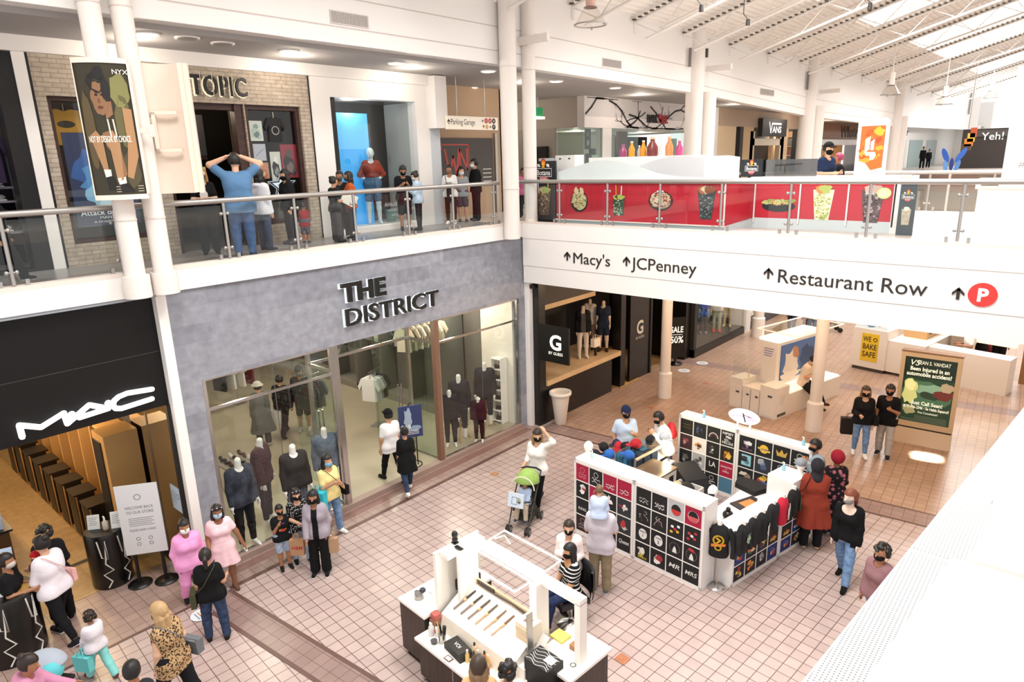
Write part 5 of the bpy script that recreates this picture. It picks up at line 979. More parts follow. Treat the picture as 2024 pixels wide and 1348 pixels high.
m=MB();m.prism([(-.25,-.1),(.2,-.25),(.35,.1),(.05,.25),(-.3,.2)],.1,mat('131315',.8),Matrix.Translation(kloc(2.45,2.35,.9)));m.build('folded_shirt',label='black folded shirt pile on the white table near the back cabinet',cat='clothes')
m=MB();m.box((-.2,-.28,0),(.2,.28,.03),mat('241f26'));m.box((-.12,-.15,.03),(.12,.15,.034),mat('c9864a',.6,noise=.4,scale=20));o=m.build('printed_shirt',label='dark shirt with an orange print lying on the white table',cat='clothes');o.location=kloc(2.75,1.75,.9);o.rotation_euler=(0,0,KA-.3)
m=MB();m.box((-.09,-.22,0),(.09,.22,.05),mat('d8402e',.5));o=m.build('red_tray',label='long red orange tray on the stall corner',cat='tray');o.location=kloc(2.72,.72,.9);o.rotation_euler=(0,0,KA-.5)
m=MB();m.ball((0,0,.09),.1,mat('101012',.25),14,(1,1,.9));m.ball((0,0,.2),.045,mat('101012',.25),10);o=m.build('black_bust',label='small glossy black bust beside the masked mannequin head',cat='ornament');o.location=kloc(2.72,1.02,.9)
def dummy_shirt(label,loc,rz,c,s=1.,print_=None,stand=None,sleeve=True,cat='shirt'):
 t=empty('shirt_dummy',loc,label,cat,rz);mc=mat(c,.85)
 m=MB();rr=[(.165,0),(.185,.06),(.165,.25),(.19,.45),(.15,.56),(.07,.62),(.055,.64)]
 m.lathe([(r_*s,z*s)for r_,z in rr],mc,n=20);m.v=[(x*.62,y,z)for x,y,z in m.v]
 if sleeve:
  for k in(-1,1):m.tube([(0,k*.15*s,.53*s),(.01,k*.23*s,.42*s),(.03,k*.26*s,.2*s),(.05,k*.25*s,.02*s)],[.065*s,.06*s,.05*s,.045*s],mc,10)
 m.build('shirt',parent=t)
 m=MB();m.cone((0,0,.62*s),(0,0,.7*s),.05*s,.045*s,mat('f1eee9',.4)if c!='2b2b2e' else mc,12);m.build('neck_block',parent=t)
 if print_:
  m=MB();f=frame((.125*s,-.0,.33*s),(0,1,0),(0,0,1));print_(m,f,s);m.build('print',parent=t)
 if stand:
  m=MB();m.tube([(0,0,0),(0,0,-stand)],.018,CHROME,8);m.lathe([(.15,-stand),(.15,-stand+.015),(.03,-stand+.03)],CHROME,n=24);m.build('stand',parent=t)
 return t
def P_yellow(m,f,s):
 Y=mat('e0b52e',.6);m.ring((0,.04),.085*s,.03*s,f,Y,.004,20);m.line([(-.03*s,.08*s),(.03*s,.04*s),(-.03*s,-.02*s),(.04*s,-.08*s)],.03*s,f,Y,.006);m.poly([(-.12*s,-.1*s),(.12*s,-.06*s),(.13*s,-.01*s),(-.12*s,-.04*s)],f,mat('d9772e',.6),.008);m.ring((0,-.1*s),.05*s,.025*s,f,Y,.009,14)
def P_green(m,f,s):
 blob(m,f,0,0,.09*s,.075*s,'a9c8a4',.005,3);blob(m,f,0,-.07*s,.05*s,.05*s,'8fb0a0',.006,4);m.text('CUTENESS',f,.05*s,mat('9fd0cf'),0,.08*s,'CENTER',.007,bold=.01,width=.16*s)
dummy_shirt('black sweatshirt with a yellow ring emblem on a chrome stand at the stall corner',(-4.08,9.80,.62),-1.25,'131315',.95,P_yellow,.62)
WD=Vector((math.cos(WA),math.sin(WA),0));WN=Vector((WD.y,-WD.x,0));w0=Vector(kloc(3.147,.44))
for i,(s_,c,l,pr,z,sl)in enumerate(((.12,'151517','black shirt with a pale green round print, first above the low cabinet',P_green,.72,True),(.42,'17171a','plain black shirt, second above the low cabinet',None,.74,True),(.68,'141416','black shirt with white patches, third above the low cabinet',lambda m,f,s:blob(m,f,.05,-.08,.05,.12,'e6e4e2',.004,3),.74,True),(.98,'1a1a1d','plain black tee, fourth above the low cabinet',None,.8,True),(1.28,'c41f3a','red and white shirt above the low cabinet',lambda m,f,s:blob(m,f,.06,-.05,.05,.16,'ece6e4',.004,5),.82,False),(1.62,'131316','black shirt with green edging, last before the glossy white box',lambda m,f,s:m.line([(.1,.15),(.12,-.2)],.02,f,mat('2f8a5a'),.004),.86,True))):
 q=w0+WD*s_+WN*.09;dummy_shirt(l,(q.x,q.y,z),math.atan2(WN.y,WN.x)+.15,c,.8,pr,None,sl)
# ------------------------------------------------------------------ hair styling kiosk
KO=(-7.05,5.33)
def hl(x,y,z=0):return kloc(x,y,z,KO)
HK=empty('styling_kiosk',hl(0,0),'white and dark wood hair styling kiosk with a slanted tool board','kiosk',KA)
DWD=grainmat('dark_laminate','4a3a33','2b201c',(30,30,2),.4);KWH=mat('f5f1ea',.35)
m=MB();m.box((0,0,.1),(.6,1.3,.92),DWD);m.box((.05,.05,0),(.55,1.25,.1),BLACK);m.build('end_cabinet',parent=HK)
m=MB();m.box((-.02,-.02,.92),(.63,1.32,.96),KWH);m.build('end_top',parent=HK)
m=MB();m.box((.65,-.15,.1),(2.3,.5,.69),DWD);m.box((.7,-.1,0),(2.25,.45,.1),BLACK);m.box((1.4,-.155,.1),(1.408,-.15,.69),mat('c9c4be'));m.build('front_cabinet',parent=HK)
m=MB();m.box((.62,-.2,.69),(2.36,.5,.73),KWH);m.build('front_top',parent=HK)
m=MB();m.box((1.75,-.16,.45),(1.87,-.15,.53),STEEL);m.tube([(1.81,-.16,.6),(1.81,-.18,.6)],.008,STEEL);m.build('lock_plate',parent=HK)
m=MB();m.box((2.3,.55,.1),(2.88,1.3,.92),DWD);m.box((2.84,.54,.1),(2.885,.6,.92),mat('2f5a52'));m.build('end_cabinet',parent=HK)
m=MB();m.box((2.25,.5,.92),(2.92,1.34,.96),KWH);m.ring((2.75,.75),.035,.012,frame((0,0,.962),(1,0,0),(0,1,0)),STEEL);m.build('end_top',parent=HK)
m=MB();m.box((.6,.22,.73),(.66,1.05,1.88),KWH);m.build('end_panel',parent=HK)
m=MB();m.box((.66,.8,1.82),(2.82,.94,1.9),KWH);m.box((2.73,.8,.96),(2.82,.94,1.84),KWH);m.box((2.04,.7,.96),(2.16,.94,1.84),KWH);m.box((.66,.3,1.82),(.84,1.0,1.88),KWH);m.box((.84,.45,.98),(.9,.8,1.84),KWH);m.build('beam_frame',parent=HK)
m=MB();m.box((.74,.5,1.9),(.88,.56,1.915),BLACK);m.build('vent_slot',parent=HK)
m=MB();m.add([(.72,.16,.73),(2.2,.16,.73),(2.2,.22,.95),(.72,.22,.95)],[(0,1,2,3)],mat('f0e6d6',.4));m.add([(.72,.22,.95),(2.2,.22,.95),(2.2,.78,1.26),(.72,.78,1.26)],[(0,1,2,3)],mat('fdf8ee',.3));m.add([(.72,.22,.95),(.72,.78,1.26),(.72,.78,.73),(.72,.16,.73)],[(0,1,2,3)],KWH);m.add([(2.2,.22,.95),(2.2,.16,.73),(2.2,.78,.73),(2.2,.78,1.26)],[(0,1,2,3)],KWH);m.add([(.72,.78,1.26),(2.2,.78,1.26),(2.2,.78,.73),(.72,.78,.73)],[(0,1,2,3)],KWH);m.build('tool_board',parent=HK)
m=MB();m.box((.9,.74,1.26),(2.08,.78,1.35),mat('b9a58a',.5));m.box((.95,.72,1.3),(1.3,.74,1.36),mat('3a2e28'));m.build('back_ledge',parent=HK)
def wire(nm,pts,r_=.016):
 m=MB();m.tube([Vector(p)for p in pts+pts[:1]],r_,mat('fbf8f2',.4,emit=.3),6);p0,p1,p2,p3=[Vector(p)for p in pts];m.add([p0,p1,p2,p3],[(0,1,2,3)],GLASS);m.build(nm,parent=HK)
wire('rear_canopy',[(.94,.98,1.88),(.94,1.3,1.9),(2.06,1.3,1.9),(2.06,.98,1.88)]);wire('front_canopy',[(.92,.42,1.86),(.92,.72,1.86),(2.05,.72,1.86),(2.05,.42,1.86)])
m=MB();m.tube([(1.0,1.05,1.9),(1.1,1.15,1.95),(1.22,1.15,1.86)],.012,KWH);m.build('lamp_arm',parent=HK)
for x in(1.0,2.0):bulb('kiosk_lamp',hl(x,.55,1.75),9,(1,.93,.8),.05)
m=MB();m.add([(2.2,.3,.73),(2.35,.3,.73),(2.35,.75,1.15),(2.2,.75,1.15)],[(0,1,2,3)],KWH);m.box((2.2,.3,.73),(2.32,.8,.9),KWH);m.box((2.22,.45,1.0),(2.24,.55,1.6),STEEL);m.build('side_shelf',parent=HK)
slope=math.atan2(.31,.56);HA=Matrix.Translation(hl(0,0))@Matrix.Rotation(KA,4,'Z')
for k in range(6):
 x=.92+.155*k+(.02 if k>3 else 0);c=('2e2522','3a2f2a','4a3c34','5a4a40','7a5a48','6a4a3a')[k]
 t=empty('curling_iron',(0,0,0),'%s curling iron on the slanted board, counting from the wooden end'%('first','second','third','fourth','fifth','last')[k],'hair tool',group='curling irons on the slanted board')
 t.matrix_world=HA@Matrix.Translation((x,.5,.95+.28*.5537+.025))@Matrix.Rotation(slope,4,'X')@Matrix.Rotation(-.28,4,'Z')
 MB().cone((0,-.2,0),(0,.0,0),.013,.016,mat('c9a48a' if k>2 else '8a7a70',.3,.5),10).build('barrel',parent=t);MB().cone((0,.0,0),(0,.2,0),.018,.014,mat(c,.4),10).build('handle',parent=t);MB().cone((0,-.01,0),(0,.03,0),.022,.022,mat('d9b98a',.3,.7),10).build('collar',parent=t)
def kthing(name,label,cat,x,y,z,build,rz=0.,group=None):
 t=empty(name,hl(x,y,z),label,cat,KA+rz,group)
 for n_,mb in build:mb.build(n_,parent=t)
 return t
kthing('flat_iron','long dark hair straightener along the top edge of the slanted board','hair tool',1.45,.74,1.28,[('body',MB().tube([(-.45,.0,.02),(0,0,.02),(.2,.0,.03),(.55,-.02,.02)],[.025,.02,.015,.02],mat('3a302b',.4),8)),('cord',MB().tube([(.5,0,.02),(.6,.03,.02),(.55,.1,.0)],.006,BLACK,6))])
kthing('steel_jug','small steel jug with a black handle on the wooden end counter','jug',.22,.2,.96,[('body',MB().lathe([(.07,0),(.065,.09),(.06,.1)],mat('a8a5a2',.25,.9),n=18)),('handle',MB().tube([(-.06,0,.02),(-.1,0,.06),(-.06,0,.1)],.01,BLACK)),('brush',MB().ball((.06,.03,.15),.05,mat('3a3c48',.7),10,(1,1,.8)))])
kthing('spray_bottle','white spray bottle beside the steel jug','bottle',.4,.28,.96,[('body',MB().lathe([(.035,0),(.035,.1),(.015,.13)],mat('f2f0ee'),n=14)),('nozzle',MB().box((-.04,-.01,.13),(.02,.01,.16),mat('e6e6e6')))])
kthing('card_reader','black card reader lying on the wooden end counter','card reader',.52,.42,.96,[('body',MB().box((-.06,-.04,0),(.06,.04,.02),BLACK)),('screen',MB().box((-.04,-.03,.02),(.02,.03,.022),mat('55585c',.2)))])
kthing('tablet','black tablet standing behind the wooden end counter','tablet',.5,.95,.96,[('screen',MB().prism([(-.1,0),(.1,0),(.04,.3),(-.02,.3)],.02,BLACK,on_front(0,0,0)))])
kthing('printed_box','black patterned box inside the white end panel','box',.74,.72,1.16,[('box',MB().box((-.07,-.18,0),(.08,.18,.16),mat('221e1c',.5,noise=.9,scale=30)))],0)
kthing('dummy_bust','small black figure on top of the white end panel','ornament',.64,.6,1.88,[('base',MB().box((-.04,-.04,0),(.04,.04,.02),BLACK)),('figure',MB().ball((0,0,.06),.045,BLACK,10).ball((0,0,.14),.05,BLACK,12,(1,.9,1.15)))])
for k,(y,c)in enumerate(((.3,'5f8f96'),(.36,'9a6a5a'),(.42,'b9635a'))):kthing('product_box','%s product box stacked by the wooden end'%('teal','brown pink','coral')[k],'box',.69,.1+.02*k,.73+.085*k,[('box',MB().box((-.06,-.05,0),(.06,.05,.08),mat(c,.5)))])
for k,c in enumerate(('4a7a80','7a4038','a3524a','efe8de')):kthing('product_box','%s product box by the far end of the slanted board'%('teal','maroon','coral red','cream')[k],'box',2.1+.06*(k%2),.12+.05*(k//2),.73+.1*(k//2),[('box',MB().box((-.05,-.04,0),(.05,.04,.1),mat(c,.5)))])
kthing('pump_bottle','clear pump bottle on the near front counter','bottle',.76,.0,.73,[('body',MB().lathe([(.04,0),(.04,.14),(.015,.17)],mat('e6e4e0',.15,alpha=.8),n=14)),('pump',MB().box((-.03,-.01,.17),(.02,.01,.2),mat('f2f2f2')))])
kthing('pump_bottle','clear labelled bottle next to the brush pot','bottle',.84,.05,.73,[('body',MB().lathe([(.035,0),(.035,.15),(.015,.17)],mat('efeae6',.15,alpha=.85),n=14)),('cap',MB().lathe([(.017,.17),(.017,.2)],BLACK,n=10)),('print',MB().box((-.03,-.036,.05),(.0,-.033,.12),mat('b8323a')))])
kthing('brush_pot','steel pot of black hair brushes on the front counter','pot',.98,.02,.73,[('pot',MB().lathe([(.05,0),(.055,.14)],mat('b9b6b2',.25,.9),n=16)),('brush',MB().tube([(0,0,.05),(-.04,0,.25)],.016,BLACK).tube([(.02,.01,.05),(.05,.02,.27)],.022,BLACK).tube([(.0,.02,.05),(.0,.04,.24)],.018,mat('2c2420'))),('comb',MB().tube([(-.02,-.02,.05),(-.07,-.02,.3)],.007,mat('d8b83a')))])
kthing('black_bowl','small dark bowl in front of the brush pot','bowl',.92,-.08,.73,[('bowl',MB().lathe([(.03,0),(.05,.05),(.045,.05)],mat('4a4a4c',.4),n=16))])
kthing('zip_case','black zipped case on the front counter','case',1.3,.04,.73,[('case',MB().prism([(-.2,0),(.2,0),(.2,.09),(.17,.12),(-.17,.12),(-.2,.09)],.2,mat('15120f',.6),on_front(0,0,.1))),('lettering',MB().text('VOI',frame((0,-.0,.121),(1,0,0),(0,1,0)),.08,mat('e6e2dc'),0,-.03,'CENTER'))],-.12)
kthing('name_card','small framed card on the front counter','card',1.3,-.13,.73,[('card',MB().box((-.06,-.04,0),(.06,.04,.008),mat('5a3d2a'))),('face',MB().box((-.045,-.028,.008),(.045,.028,.01),mat('f1e9dc')))])
for k in range(9):
 x,y=1.52+.1*(k%5),.02+.1*(k//5)+.03*(k%2);c=('d8b56a','3a2a22','e9dcc4','b98a4a','8a3038','e2c9a0','2a201c','d9772e','cfa35c')[k]
 kthing('cosmetic_bottle','%s small product bottle in the crowded cluster on the front counter'%('gold','dark','cream','amber','wine red','beige','black','orange','honey')[k],'bottle',x,y,.73,[('body',MB().lathe([(.03,0),(.03,.1+.02*(k%3)),(.012,.14+.02*(k%3))],mat(c,.3),n=12)),('cap',MB().lathe([(.015,.14+.02*(k%3)),(.015,.18+.02*(k%3))],mat('1a1614' if k%2 else 'e6dcc9'),n=10))],0,'product bottles on the styling kiosk')
kthing('drawer_box','cream drawer box at the far end of the slanted board','box',2.08,.62,1.16,[('body',MB().box((-.12,-.12,-.1),(.14,.12,.18),mat('efe2cd',.4))),('drawer',MB().box((-.1,-.13,-.06),(.12,-.12,.02),mat('d9c4a4')).box((-.1,-.13,.05),(.12,-.12,.13),mat('d9c4a4'))),('lid_card',MB().box((-.04,-.05,.18),(.06,.05,.186),mat('5a4a40')))])
kthing('printed_bag','black bag with white line waves hanging in the end frame','bag',2.5,.62,.96-.3,[('bag',MB().box((-.2,-.3,0),(.2,.0,.42),mat('161415',.6))),('wave_print',(lambda mm:([mm.line([(-.18+.04*j,-.28+.05*i+.025*math.sin(j*1.1+i))for j in range(10)],.008,frame((0,0,.423),(1,0,0),(0,1,0)),mat('d9d6d2'))for i in range(6)],mm.box((.02,-.18,.424),(.16,-.06,.428),mat('e9e6e2')))[-1])(MB()))])
kthing('wood_tray','small wooden tray inside the end frame','tray',2.62,1.0,.96,[('tray',MB().box((-.1,-.06,0),(.1,.06,.07),mat('9a6a3c',.5)))])
kthing('yellow_cloth','yellow folded cloth beyond the end frame','cloth',2.3,1.02,.96,[('cloth',MB().box((-.12,-.09,0),(.1,.1,.03),mat('d9cb6a',.8)))])
q=fl(1128,1086,1.30);CHR=empty('salon_chair',(q.x,q.y,0),'black cushioned salon chair with a round chrome base','chair',math.atan2(-q.y,-q.x)-math.radians(62))
MB().lathe([(.26,0),(.26,.02),(.05,.05),(.03,.08)],CHROME,n=28).build('base',parent=CHR);MB().cone((0,0,.05),(0,0,.42),.03,.03,CHROME,14).build('column',parent=CHR)
LEA=mat('15151a',.45);m=MB();m.prism([(-.26,-.24),(.24,-.24),(.28,0),(.24,.24),(-.26,.24)],.08,LEA,Matrix.Translation((.04,0,.41)));m.build('seat',parent=CHR)
m=MB();n_=12;pr_=[(-.2-.13*math.cos(a),.3*math.sin(a))for a in(-1.5+3.0*k/n_ for k in range(n_+1))];vs=[(x*s_,y*s_,z)for s_,z in((1,.5),(1.08,.75),(1.05,.98),(.92,1.0),(.95,.75),(.88,.5))for x,y in pr_];w_=n_+1
m.add(vs,[(i*w_+k,i*w_+k+1,(i+1)*w_+k+1,(i+1)*w_+k)for i in range(5)for k in range(n_)],LEA,True);m.build('backrest',parent=CHR)
# ------------------------------------------------------------------ figures: one continuous skin per body, clothes as shells over it
def vnorm(v):v=np.array(v,float);return v/(np.linalg.norm(v)or 1)
def smin(a,b,k):
 if k<=0:return np.minimum(a,b)
 h=np.maximum(k-np.abs(a-b),0)/k;return np.minimum(a,b)-h*h*k*.25
class Sdf:
 """union of round cones and ellipsoids sampled on a grid, cut by planes"""
 def __init__(s):s.p=[];s.cuts=[]
 def cone(s,a,b,ra,rb,k=.02):s.p.append(('c',np.array(a,float),np.array(b,float),ra,rb,k));return s
 def chain(s,pts,rs,k=.02):
  for i in range(len(pts)-1):s.cone(pts[i],pts[i+1],rs[i],rs[i+1],k)
  return s
 def ell(s,c,r,M=None,k=.02):s.p.append(('e',np.array(c,float),np.array(r,float),np.eye(3)if M is None else M,None,k));return s
 def plane(s,o,n):s.cuts.append((np.array(o,float),vnorm(n)));return s
 def fn(s,f):s.cuts.append(f);return s
 def mesh(s,c):
  lo=np.full(3,9e9);hi=-lo
  for q in s.p:
   if q[0]=='c':
    r=max(q[3],q[4]);lo=np.minimum(lo,np.minimum(q[1],q[2])-r);hi=np.maximum(hi,np.maximum(q[1],q[2])+r)
   else:r=q[2].max();lo=np.minimum(lo,q[1]-r);hi=np.maximum(hi,q[1]+r)
  lo=lo-3*c;hi=hi+3*c;n=np.ceil((hi-lo)/c).astype(int)+1
  ax=[lo[i]+c*np.arange(n[i])for i in range(3)];D=np.full(n,1.0,np.float32)
  for q in s.p:
   k=q[5];m=k+2.5*c
   if q[0]=='c':r=max(q[3],q[4])+m;a0=np.minimum(q[1],q[2])-r;a1=np.maximum(q[1],q[2])+r
   else:r=q[2].max()+m;a0=q[1]-r;a1=q[1]+r
   i0=np.clip(np.floor((a0-lo)/c).astype(int),0,n-1);i1=np.clip(np.ceil((a1-lo)/c).astype(int)+1,1,n)
   X=ax[0][i0[0]:i1[0],None,None];Y=ax[1][None,i0[1]:i1[1],None];Z=ax[2][None,None,i0[2]:i1[2]]
   if q[0]=='c':
    ab=q[2]-q[1];L=ab.dot(ab)or 1e-9
    t=np.clip(((X-q[1][0])*ab[0]+(Y-q[1][1])*ab[1]+(Z-q[1][2])*ab[2])/L,0,1)
    d=np.sqrt((X-q[1][0]-t*ab[0])**2+(Y-q[1][1]-t*ab[1])**2+(Z-q[1][2]-t*ab[2])**2)-(q[3]+t*(q[4]-q[3]))
   else:
    M=q[3];dx,dy,dz=X-q[1][0],Y-q[1][1],Z-q[1][2]
    u=[(dx*M[i][0]+dy*M[i][1]+dz*M[i][2])for i in range(3)]
    k0=np.sqrt(sum((u[i]/q[2][i])**2 for i in range(3)))+1e-9;k1=np.sqrt(sum((u[i]/q[2][i]**2)**2 for i in range(3)))+1e-9;d=k0*(k0-1)/k1
   sl=(slice(i0[0],i1[0]),slice(i0[1],i1[1]),slice(i0[2],i1[2]));D[sl]=smin(D[sl],d,k)
  X=ax[0][:,None,None];Y=ax[1][None,:,None];Z=ax[2][None,None,:]
  for q in s.cuts:
   D=np.maximum(D,q(X,Y,Z)if callable(q)else(X-q[0][0])*q[1][0]+(Y-q[0][1])*q[1][1]+(Z-q[0][2])*q[1][2])
  D[0]=D[-1]=1;D[:,0]=D[:,-1]=1;D[:,:,0]=D[:,:,-1]=1
  return nets(D,lo,c)
def nets(D,lo,c):
 S=D<0;n=np.array(D.shape)-1
 cnt=np.zeros(n,np.int8)
 for i in(0,1):
  for j in(0,1):
   for k in(0,1):cnt+=S[i:n[0]+i,j:n[1]+j,k:n[2]+k]
 I=np.argwhere((cnt>0)&(cnt<8))
 if len(I)==0:return np.zeros((0,3)),np.zeros((0,4),int)
 idx=np.full(n,-1);idx[I[:,0],I[:,1],I[:,2]]=np.arange(len(I))
 acc=np.zeros((len(I),3));num=np.zeros(len(I));cs=[(i,j,k)for i in(0,1)for j in(0,1)for k in(0,1)]
 V={o:D[I[:,0]+o[0],I[:,1]+o[1],I[:,2]+o[2]].astype(float)for o in cs}
 for a in cs:
  for x in range(3):
   if a[x]==0:
    b=tuple(a[y]+(y==x)for y in range(3));va,vb=V[a],V[b];m=(va<0)!=(vb<0);t=np.where(m,va/np.where(m,va-vb,1),0)
    p=np.array(a,float)[None,:].repeat(len(I),0);p[:,x]=t;acc[m]+=p[m];num[m]+=1
 P=lo+(I+acc/num[:,None])*c;F=[]
 for x in range(3):
  y,z=(x+1)%3,(x+2)%3
  a=[slice(None)]*3;b=[slice(None)]*3;a[x]=slice(0,-1);b[x]=slice(1,None)
  E=np.argwhere(S[tuple(a)]!=S[tuple(b)])
  E=E[(E[:,y]>0)&(E[:,z]>0)&(E[:,y]<n[y])&(E[:,z]<n[z])]
  q=[]
  for dy,dz in((1,1),(0,1),(0,0),(1,0)):
   g=E.copy();g[:,y]-=dy;g[:,z]-=dz;q.append(idx[g[:,0],g[:,1],g[:,2]])
  q=np.stack(q,1);fl_=S[E[:,0],E[:,1],E[:,2]];q[~fl_]=q[~fl_][:,::-1];F.append(q[(q>=0).all(1)])
 return P,np.concatenate(F)
def sdf_obj(name,sdf,c,m,parent,label=None):
 P,F=sdf.mesh(c);me=bpy.data.meshes.new(name)
 me.vertices.add(len(P));me.vertices.foreach_set('co',P.astype(np.float32).ravel());me.loops.add(len(F)*4);me.loops.foreach_set('vertex_index',F.astype(np.int32).ravel())
 me.polygons.add(len(F));me.polygons.foreach_set('loop_start',np.arange(0,len(F)*4,4,dtype=np.int32));me.polygons.foreach_set('loop_total',np.full(len(F),4,np.int32));me.polygons.foreach_set('use_smooth',np.ones(len(F),bool))
 me.update(calc_edges=True);me.materials.append(m);o=bpy.data.objects.new(name,me);COL.objects.link(o);o.parent=parent
 return tag(o,label)
def cloth(kind,*cols):
 k=('cloth',kind)+cols
 if k in _M:return _M[k]
 m=bpy.data.materials.new('cloth_'+kind);m.use_nodes=True;nt,b=nodes(m);b.inputs['Roughness'].default_value=.85;b.inputs['Specular IOR Level'].default_value=.2
 tc=nt.nodes.new('ShaderNodeTexCoord');C_=[(*lin(hexrgb(c)),1)for c in cols]
 mx=nt.nodes.new('ShaderNodeMix');mx.data_type='RGBA';mx.inputs[6].default_value=C_[0];mx.inputs[7].default_value=C_[1]
 def ramp(src,a,b_):
  r=nt.nodes.new('ShaderNodeMapRange');r.inputs[1].default_value=a;r.inputs[2].default_value=b_;nt.links.new(src,r.inputs[0]);return r.outputs[0]
 if kind=='stripes':
  w=nt.nodes.new('ShaderNodeTexWave');w.bands_direction='Z';w.inputs['Scale'].default_value=5.2;nt.links.new(tc.outputs['Object'],w.inputs['Vector']);f=ramp(w.outputs['Fac'],.74,.78)
 elif kind=='plaid':
  f=None
  for ax_ in 'YZ':
   w=nt.nodes.new('ShaderNodeTexWave');w.bands_direction=ax_;w.inputs['Scale'].default_value=5;nt.links.new(tc.outputs['Object'],w.inputs['Vector']);r=ramp(w.outputs['Fac'],.35,.6)
   if f is None:f=r
   else:
    mm=nt.nodes.new('ShaderNodeMath');mm.operation='MULTIPLY';nt.links.new(f,mm.inputs[0]);nt.links.new(r,mm.inputs[1]);f=mm.outputs[0]
 elif kind in('dots','leopard','floral'):
  v=nt.nodes.new('ShaderNodeTexVoronoi');v.inputs['Scale'].default_value={'dots':34,'leopard':38,'floral':11}[kind];v.inputs['Randomness'].default_value=.25 if kind=='dots' else 1;nt.links.new(tc.outputs['Object'],v.inputs['Vector']);f=ramp(v.outputs['Distance'],*((.32,.26)if kind=='dots' else(.5,.38)if kind=='leopard' else(.42,.3)))
 else:
  n=nt.nodes.new('ShaderNodeTexNoise');n.inputs['Scale'].default_value=14 if kind=='denim' else 5;n.inputs['Detail'].default_value=6;nt.links.new(tc.outputs['Object'],n.inputs['Vector']);f=ramp(n.outputs['Fac'],.35,.65)
 nt.links.new(f,mx.inputs[0]);nt.links.new(mx.outputs[2],b.inputs['Base Color']);_M[k]=m;return m
def CL(c):
 if not isinstance(c,(str,tuple)):return c
 m=cloth(*c)if isinstance(c,tuple)else mat(c,.85,spec=.2,noise=.07,scale=9)
 nt,b=nodes(m)
 if not b.inputs['Normal'].is_linked:
  tc=nt.nodes.new('ShaderNodeTexCoord');mp=nt.nodes.new('ShaderNodeMapping');mp.inputs['Scale'].default_value=(7,7,9);mp.inputs['Rotation'].default_value=(.5,.3,0)
  n=nt.nodes.new('ShaderNodeTexNoise');n.inputs['Scale'].default_value=1;n.inputs['Detail'].default_value=2;n.inputs['Distortion'].default_value=1.2
  bp=nt.nodes.new('ShaderNodeBump');bp.inputs['Strength'].default_value=.3;bp.inputs['Distance'].default_value=.025
  nt.links.new(tc.outputs['Object'],mp.inputs[0]);nt.links.new(mp.outputs[0],n.inputs['Vector']);nt.links.new(n.outputs['Fac'],bp.inputs['Height']);nt.links.new(bp.outputs[0],b.inputs['Normal'])
 return m
JEAN,JEAN2,JEAN3=('denim','5f7fa6','7f9cc0'),('denim','2c3a55','3c4c6a'),('denim','8fa4bd','b3c2d4')
ARM={'down':((.05,.16,-1),(.2,.05,-1)),'hold':((.12,.2,-1),(1,-.35,.05)),'phone':((.25,.16,-1),(.85,-.5,.5)),'crossed':((.3,.25,-1),(.55,-1,.08)),'uphead':((.1,.9,.62),(.02,-.75,.8)),'mouth':((.35,.12,-1),(.55,-.42,1)),'back':((-.3,.2,-1),(.0,.05,-1)),'fwd':((.35,.12,-1),(.5,-.05,-.9)),'push':((.3,.12,-1),(.9,.0,-.35)),'hair':((.25,.75,-.1),(-.1,-.55,1)),'out':((.15,.5,-1),(.3,.3,-.9)),'reach':((.75,.15,-.55),(.95,-.1,-.1)),'hip':((-.1,.55,-1),(.25,-.7,-.6)),'pock':((-.12,.3,-1),(.25,-.15,-1)),'bent':((.0,.25,-1),(.8,.1,-.2)),'carry':((.3,.2,-1),(.75,-.85,.35))}
def rotv(v,axis,a):
 v=np.array(v,float);k=vnorm(axis);c,s=math.cos(a),math.sin(a);return v*c+np.cross(k,v)*s+k*k.dot(v)*(1-c)
